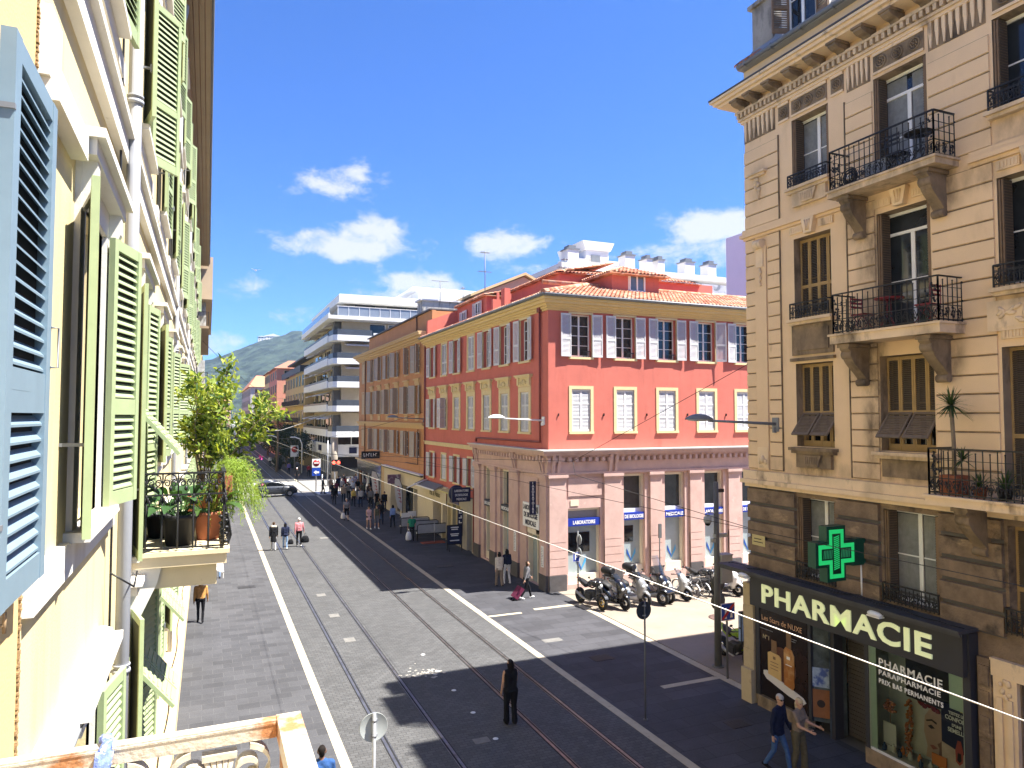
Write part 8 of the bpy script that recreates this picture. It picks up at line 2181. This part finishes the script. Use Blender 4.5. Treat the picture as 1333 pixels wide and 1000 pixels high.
mBark=M('bark',(.16,.12,.08),.95,.3,8,.4,40);mTwig=M('pale_twig',(.22,.17,.11),.9,.2,10)
mTerraPot=M('terracotta_pot',(.34,.12,.06),.85,.15,6);mBlkPot=M('black_pot',(.012,.012,.013),.5,.2,5);mPinkFl=M('pink_petals',(.55,.05,.28),.7,.25,12)
def leaf(b,p,d,up,L,w,fold=.15,mi=0):
    d=Vector(d).normalized();s=d.cross(Vector(up));s=s.normalized()if s.length>1e-4 else d.orthogonal().normalized();n=s.cross(d)
    p=Vector(p);a=p+d*L*.45
    b.add([p,a+s*w/2+n*fold*w,p+d*L-n*L*.12,a-s*w/2+n*fold*w,a],[(0,4,1),(1,4,2),(0,3,4),(3,2,4)],mi,True)
def rdir(r):
    z=r.uniform(-1,1);a=r.uniform(0,2*PI);q=math.sqrt(1-z*z);return Vector((q*math.cos(a),q*math.sin(a),z))
def pot(t,r,h,m,name='pot',loc=(0,0,0)):
    o=obj(name,MB().lathe([(0,0),(r*.72,0),(r*.95,h*.85),(r*1.05,h*.86),(r*1.05,h),(r*.92,h),(r*.9,h*.9),(0,h*.88)],n=20),m,t,loc,0,True);return o
# tall shrub on the neighbour balcony
def shrub():
    r=random.Random(17);t=thing('potted_shrub','tall yellow green shrub spilling out of the plant balcony','plant',(-.05,10.75,6.80))
    pot(t,.24,.42,mTerraPot)
    tips=[];b=MB()
    for k in range(11):
        a=k*.6+r.uniform(-.2,.2);lean=r.uniform(.12,.5)
        p=Vector((r.uniform(-.05,.05),r.uniform(-.05,.05),.4));d=Vector((math.cos(a)*lean+.10,math.sin(a)*lean,1)).normalized();pts=[p.copy()];rad=[.016]
        for i in range(7):
            d=(d+rdir(r)*.22+Vector((.03,0,.05))).normalized();p=p+d*r.uniform(.16,.26);pts.append(p.copy());rad.append(.016*(1-i/8))
            if i>1:
                for q in range(2):
                    d2=(d*.4+rdir(r)+Vector((.08,0,.1))).normalized();e=p+d2*r.uniform(.12,.28);b.tube([p,p.lerp(e,.5)+rdir(r)*.02,e],[.007,.005,.003],4);tips+=[e,p.lerp(e,.6)]
        b.tube(pts,rad,6);tips.append(p)
    # one long leader rising above the rest
    p=Vector((.15,.1,1.5));pts=[Vector((.05,0,.5)),p]
    for i in range(5):p=p+Vector((.035,.02,.15));pts.append(p.copy());tips+=[p+Vector((.05,0,.02)),p+Vector((-.07,0,.03))]
    b.tube(pts,.008,5)
    obj('stem',b,mTwig,t,local=1)
    lb_=MB();dk=MB();mid=MB()
    for e in tips:
        for q in range(r.randint(12,18)):
            d=(rdir(r)+Vector((0,0,.25))).normalized();u_=r.random();tgt=lb_ if u_<.5 else(mid if u_<.74 else dk)
            leaf(tgt,e+rdir(r)*.07,d,rdir(r),r.uniform(.06,.15),r.uniform(.025,.055))
    obj('crown',lb_,mLeafY,t,(0,0,0),0,True,fix=False);obj('inner_leaves',dk,mLeafG,t,(0,0,0),0,True,fix=False);obj('crown',mid,leafmat('olive_shrub_leaf',(.20,.27,.05)),t,(0,0,0),0,True,fix=False)
shrub()
def fern():
    r=random.Random(5);t=thing('hanging_fern','feathery bright green fern hanging over the outside of the black railing','plant',(.30,10.0,7.62))
    b=MB();s=MB()
    for k in range(150):
        a=r.uniform(0,2*PI);p=Vector((r.uniform(-.12,.1),r.uniform(-.5,.5),r.uniform(-.1,.1)));d=Vector((math.cos(a)*.35+.12,math.sin(a)*.5,r.uniform(.0,.6)));pts=[p.copy()]
        for i in range(9):
            d=(d+Vector((0,0,-.26))+rdir(r)*.1);p=p+d.normalized()*.075;pts.append(p.copy())
            for q in range(6):leaf(b,p+rdir(r)*.012,rdir(r)+d*.3,rdir(r),r.uniform(.03,.055),.007,.05)
        s.tube(pts,.003,3,cap=False)
    obj('fronds',b,mFern,t,(0,0,0),0,True,fix=False);obj('stem',s,mFern,t,local=1)
    obj('planter',MB().box(-.16,.0,-.5,.5,-.32,-.06),mTerraPot,t,local=1)
fern()
def broadleaf(x,y,z,label,potm,pr,phh,n,seed,size,mat=None,kind='plant'):
    r=random.Random(seed);t=thing('potted_plant',label,kind,(x,y,z));pot(t,pr,phh,potm)
    b=MB()
    for k in range(n):
        a=r.uniform(0,2*PI);el=r.uniform(.3,1.25);base=Vector((math.cos(a)*.05,math.sin(a)*.05,phh*.9));d=Vector((math.cos(a)*math.cos(el),math.sin(a)*math.cos(el),math.sin(el)))
        L=size*r.uniform(.7,1.15);st=base+d*L*.45;side=d.cross(Vector((0,0,1))).normalized()
        b.tube([base,st],.006,4,cap=False);m_=6;vs=[]
        for i in range(m_+1):
            u=i/m_;c=st+d*L*.6*u+Vector((0,0,-L*.32*u*u));w=L*.15*math.sin(PI*min(.97,max(.04,u**.8)))
            vs+=[c-side*w+Vector((0,0,w*.3)),c,c+side*w+Vector((0,0,w*.3))]
        fs=[]
        for i in range(m_):q=3*i;fs+=[(q,q+1,q+4,q+3),(q+1,q+2,q+5,q+4)]
        b.add(vs,fs,0,True)
    obj('leaves',b,mat or mBroad,t,(0,0,0),0,True,fix=False);return t
broadleaf(-.28,9.25,6.80,'broad leaved plant in a black pot at the front of the plant balcony',mBlkPot,.20,.36,22,3,.55)
broadleaf(.03,9.55,6.80,'broad leaved plant in a terracotta pot near the outer corner of the plant balcony',mTerraPot,.17,.34,16,8,.5,mLeafG)
broadleaf(-.52,9.9,6.80,'dark leaved plant by the door behind the black railing',mBlkPot,.17,.30,16,12,.5)
def flowers():
    r=random.Random(6);t=thing('flowering_plant','small plant with magenta flowers at the far outer corner of the plant balcony','plant',(.34,11.3,7.50));pot(t,.12,.2,mTerraPot,loc=(-.14,0,-.35));b=MB();l=MB();s=MB()
    for k in range(16):
        e=Vector((r.uniform(-.05,.42),r.uniform(-.2,.2),r.uniform(-.22,.22)));s.tube([(-.14,0,-.18),e*.5+Vector((-.07,0,.0)),e],.004,4,cap=False)
        for q in range(7):leaf(b,e+rdir(r)*.02,rdir(r),rdir(r),r.uniform(.03,.05),.035)
        for q in range(4):leaf(l,e*r.uniform(.4,.9)+rdir(r)*.03,rdir(r),rdir(r),.06,.03)
    obj('flowers',b,mPinkFl,t,(0,0,0),0,True,fix=False);obj('leaves',l,mLeafG,t,(0,0,0),0,True,fix=False);obj('stem',s,mTwig,t,local=1)
flowers()
# yucca and small plants on the pharmacy balcony
def yucca():
    r=random.Random(9);t=thing('potted_yucca','tall yucca with a mop of narrow leaves in a terracotta pot on the right balcony','plant',(14.52,10.18,6.64));obj('pot',MB().prism([(-.19,0),(.19,0),(.22,.42),(-.22,.42)],-.19,.19,'y'),mTerraPot,t,local=1)
    obj('trunk',MB().tube([(0,0,.35),(.02,.01,1.1),(0,.03,1.85)],[.045,.04,.04],8),mTwig,t,local=1)
    b=MB()
    def tuft(c,n,L):
        for k in range(n):
            a=r.uniform(0,2*PI);el=r.uniform(-.55,1.45);d=Vector((math.cos(a)*math.cos(el),math.sin(a)*math.cos(el),math.sin(el)));s_=d.cross(Vector((0,0,1))).normalized();l_=L*r.uniform(.75,1.1);vs=[]
            for i in range(5):u=i/4;p=c+d*l_*u+Vector((0,0,-.20*l_*u*u));w=.022*(1-u)**.7+.001;vs+=[p-s_*w,p+s_*w]
            b.add(vs,[(2*i,2*i+1,2*i+3,2*i+2)for i in range(4)],0,True)
    tuft(Vector((0,.03,1.9)),95,.50);tuft(Vector((.05,-.15,.75)),40,.38)
    obj('leaves',b,leafmat('yucca_leaf',(.045,.085,.022),.2),t,(0,0,0),0,True,fix=False)
yucca()
def strap(x,y,z,label,n,L,seed,mat,potm=mTerraPot):
    r=random.Random(seed);t=thing('potted_plant',label,'plant',(x,y,z));pot(t,.14,.22,potm);b=MB()
    for k in range(n):
        a=r.uniform(0,2*PI);el=r.uniform(.5,1.5);d=Vector((math.cos(a)*math.cos(el),math.sin(a)*math.cos(el),math.sin(el)));s_=d.cross(Vector((0,0,1))).normalized();l_=L*r.uniform(.6,1.1);vs=[]
        for i in range(5):u=i/4;p=Vector((0,0,.2))+d*l_*u+Vector((0,0,-.3*l_*u*u));w=.018*(1-u)**.6+.001;vs+=[p-s_*w,p+s_*w]
        b.add(vs,[(2*i,2*i+1,2*i+3,2*i+2)for i in range(4)],0,True)
    obj('leaves',b,mat,t,(0,0,0),0,True,fix=False)
strap(14.45,9.6,6.64,'strap leaved plant right of the yucca behind the iron railing',34,.5,2,mLeafG);strap(14.45,9.1,6.64,'bushy green plant in the middle of the right balcony',50,.62,4,mLeafG,mBlkPot);strap(14.42,8.55,6.64,'low dark plant at the right edge of the picture on the right balcony',40,.45,6,mLeafG);strap(14.8,10.1,13.93,'spindly plant in the corner of the top balcony',20,.4,7,mLeafD,mBlkPot)if False else None
# bistro furniture on the balconies
mRedMetal=M('red_bistro_metal',(.24,.03,.035),.5,.1,6)
def table(x,y,z,label,m,r=.30,h=.72):
    t=thing('bistro_table',label,'table',(x,y,z));obj('top',MB().lathe([(0,h),(r,h),(r,h+.02),(0,h+.02)],n=24),m,t,local=1)
    for a in(0,2.1,4.2):obj('leg',MB().tube([(.04*math.cos(a),.04*math.sin(a),h),(.05*math.cos(a),.05*math.sin(a),.3),(.26*math.cos(a),.26*math.sin(a),0)],.012,5),m,t,local=1)
def bchair(x,y,z,rz,label,m):
    t=thing('bistro_chair',label,'chair',(x,y,z));obj('seat',MB().box(-.19,.19,-.18,.18,.43,.46),m,t,local=1);b=MB()
    for zz in(.62,.72,.82):b.box(-.19,.19,.17,.19,zz,zz+.05)
    obj('backrest',b,m,t,local=1)
    for s in(-1,1):obj('leg',MB().tube([(s*.19,-.22,0),(s*.19,.18,.46),(s*.19,.19,.88)],.011,5),m,t,local=1);obj('leg',MB().tube([(s*.17,.24,0),(s*.17,-.16,.44)],.011,5),m,t,local=1)
    t.rotation_euler=(0,0,R(rz))
table(14.6,11.7,10.32,'dark red bistro table in the middle of the second floor balcony',mRedMetal,.32);bchair(14.62,12.45,10.32,0,'dark red bistro chair left of the red table on the balcony',mRedMetal);bchair(14.6,10.75,10.32,185,'dark red bistro chair right of the red table on the balcony',mRedMetal)
table(14.6,10.85,13.93,'ornate black bistro table on the top balcony',mIron,.30);bchair(14.62,11.4,13.93,90,'black bistro chair beside the black table on the top balcony',mIron)
t=thing('coiled_hose','dark coiled hose reel standing at the left end of the top balcony','hose',(14.45,12.6,13.93));b=MB()
for k in range(7):b.tube([(0.02*(k%3)-.02,(.10+.022*k)*math.cos(a),.26+(.10+.022*k)*math.sin(a))for a in np.linspace(0,2*PI,21)[:-1]],.013,5,closed=True)
obj('hose',b,mBlackPlastic,t,local=1);obj('hub',MB().cyl((-.05,0,.26),(.05,0,.26),.05,12),mSignW,t,local=1)
t=thing('storage_box','pale grey box against the wall of the top balcony','box',(14.75,11.95,13.93));obj('body',MB().box(-.2,.2,-.3,.3,0,.42),M('grey_plastic_box',(.25,.26,.27),.6,.08,5),t,local=1);obj('lid',MB().box(-.22,.22,-.32,.32,.42,.47),MATS['grey_plastic_box'],t,local=1)

# ================================================================ STREET TREES
def tree(x,y,h,cr,label,seed,mat,group=None):
    r=random.Random(seed);t=thing('street_tree',label,'tree',(x,y,0),0,group);tr=MB();tr.tube([(0,0,0),(.05,.03,h*.25),(0,.1,h*.5),(.1,0,h*.8)],[.2,.15,.12,.05],8)
    cl=[]
    for k in range(16):
        d=rdir(r);e=Vector((d.x*cr*.7,d.y*cr*.7,h*.62+d.z*h*.27));tr.tube([(0,.1,h*r.uniform(.3,.5)),e*.6+Vector((0,0,h*.2)),e],[.06,.04,.015],5);cl.append(e)
    obj('trunk',tr,mBark,t,local=1);b=MB()
    for e in cl:
        rr_=cr*r.uniform(.3,.5)
        for q in range(150):leaf(b,e+rdir(r)*rr_*r.random()**.4,rdir(r),rdir(r),r.uniform(.25,.42),r.uniform(.14,.22))
    obj('crown',b,mat,t,(0,0,0),0,True,fix=False);return t
GT='dark street trees in the far shade'
tree(12.4,113,6.4,2.4,'dark bushy street tree nearest of those in the far shade',1,mLeafD,GT);tree(12.2,124,7.0,2.8,'dark street tree with a broad crown in the far shade',2,mLeafD,GT);tree(11.6,137,6.6,2.6,'dark street tree left of its neighbours in the far shade',3,mLeafD,GT);tree(2.6,150,7,2.8,'dark street tree on the left pavement far down the street',4,mLeafD,GT);tree(11.8,158,7.2,2.9,'dark street tree farthest along the right pavement',5,mLeafD,GT);tree(2.2,118,5.5,2.2,'dark street tree behind the balcony shrub on the left pavement',8,mLeafD,GT)
for i,(x,y,lb)in enumerate(((10.3,117,'low dark bush under the far trees'),(12.9,119,'low dark bush by the far trees, beside the white lamp'))):
    r=random.Random(30+i);t=thing('potted_bush',lb,'plant',(x,y,0));pot(t,.6,.7,mBlkPot);b=MB()
    for q in range(500):leaf(b,Vector((0,0,1.2))+Vector((r.gauss(0,.5),r.gauss(0,.5),r.gauss(0,.35))),rdir(r),rdir(r),.3,.15)
    obj('leaves',b,mLeafD,t,(0,0,0),0,True,fix=False)
def palm(x,y,h):
    r=random.Random(3);t=thing('palm_tree','young palm with a yellow green tuft in front of the far pink building','tree',(x,y,0));obj('trunk',MB().tube([(0,0,0),(.1,0,h*.5),(0,0,h)],[.22,.16,.14],8),mBark,t,local=1);b=MB()
    for k in range(34):
        a=r.uniform(0,2*PI);el=r.uniform(-.3,1.3);d=Vector((math.cos(a)*math.cos(el),math.sin(a)*math.cos(el),math.sin(el)));p=Vector((0,0,h));L=1.25
        for i in range(10):
            u=i/10;c=p+d*L*u+Vector((0,0,-.6*u*u*L));s_=d.cross(Vector((0,0,1))).normalized()
            for sg in(-1,1):leaf(b,c,d*.6+s_*sg+Vector((0,0,-.2)),(0,0,1),.55*(1-.5*u),.10)
    obj('crown',b,mLeafY,t,(0,0,0),0,True,fix=False)
palm(9.7,112,7.9)
t=thing('bird','tiny pale bird gliding in the blue sky above the street','bird',(4.2,75,22.9));
b=MB();b.ball((0,0,0),.08,.28,.07,8,6)
for s in(-1,1):b.add([(s*.05,.12,.02),(s*.45,.08,.16),(s*.85,-.12,.06),(s*.42,-.10,.13),(s*.05,-.12,.02)],[(0,1,3,4),(1,2,3)])
b.add([(0,-.25,0),(-.08,-.45,0),(.08,-.45,0)],[(0,1,2)]);obj('body',b,mSignW,t,local=1)
place_people()
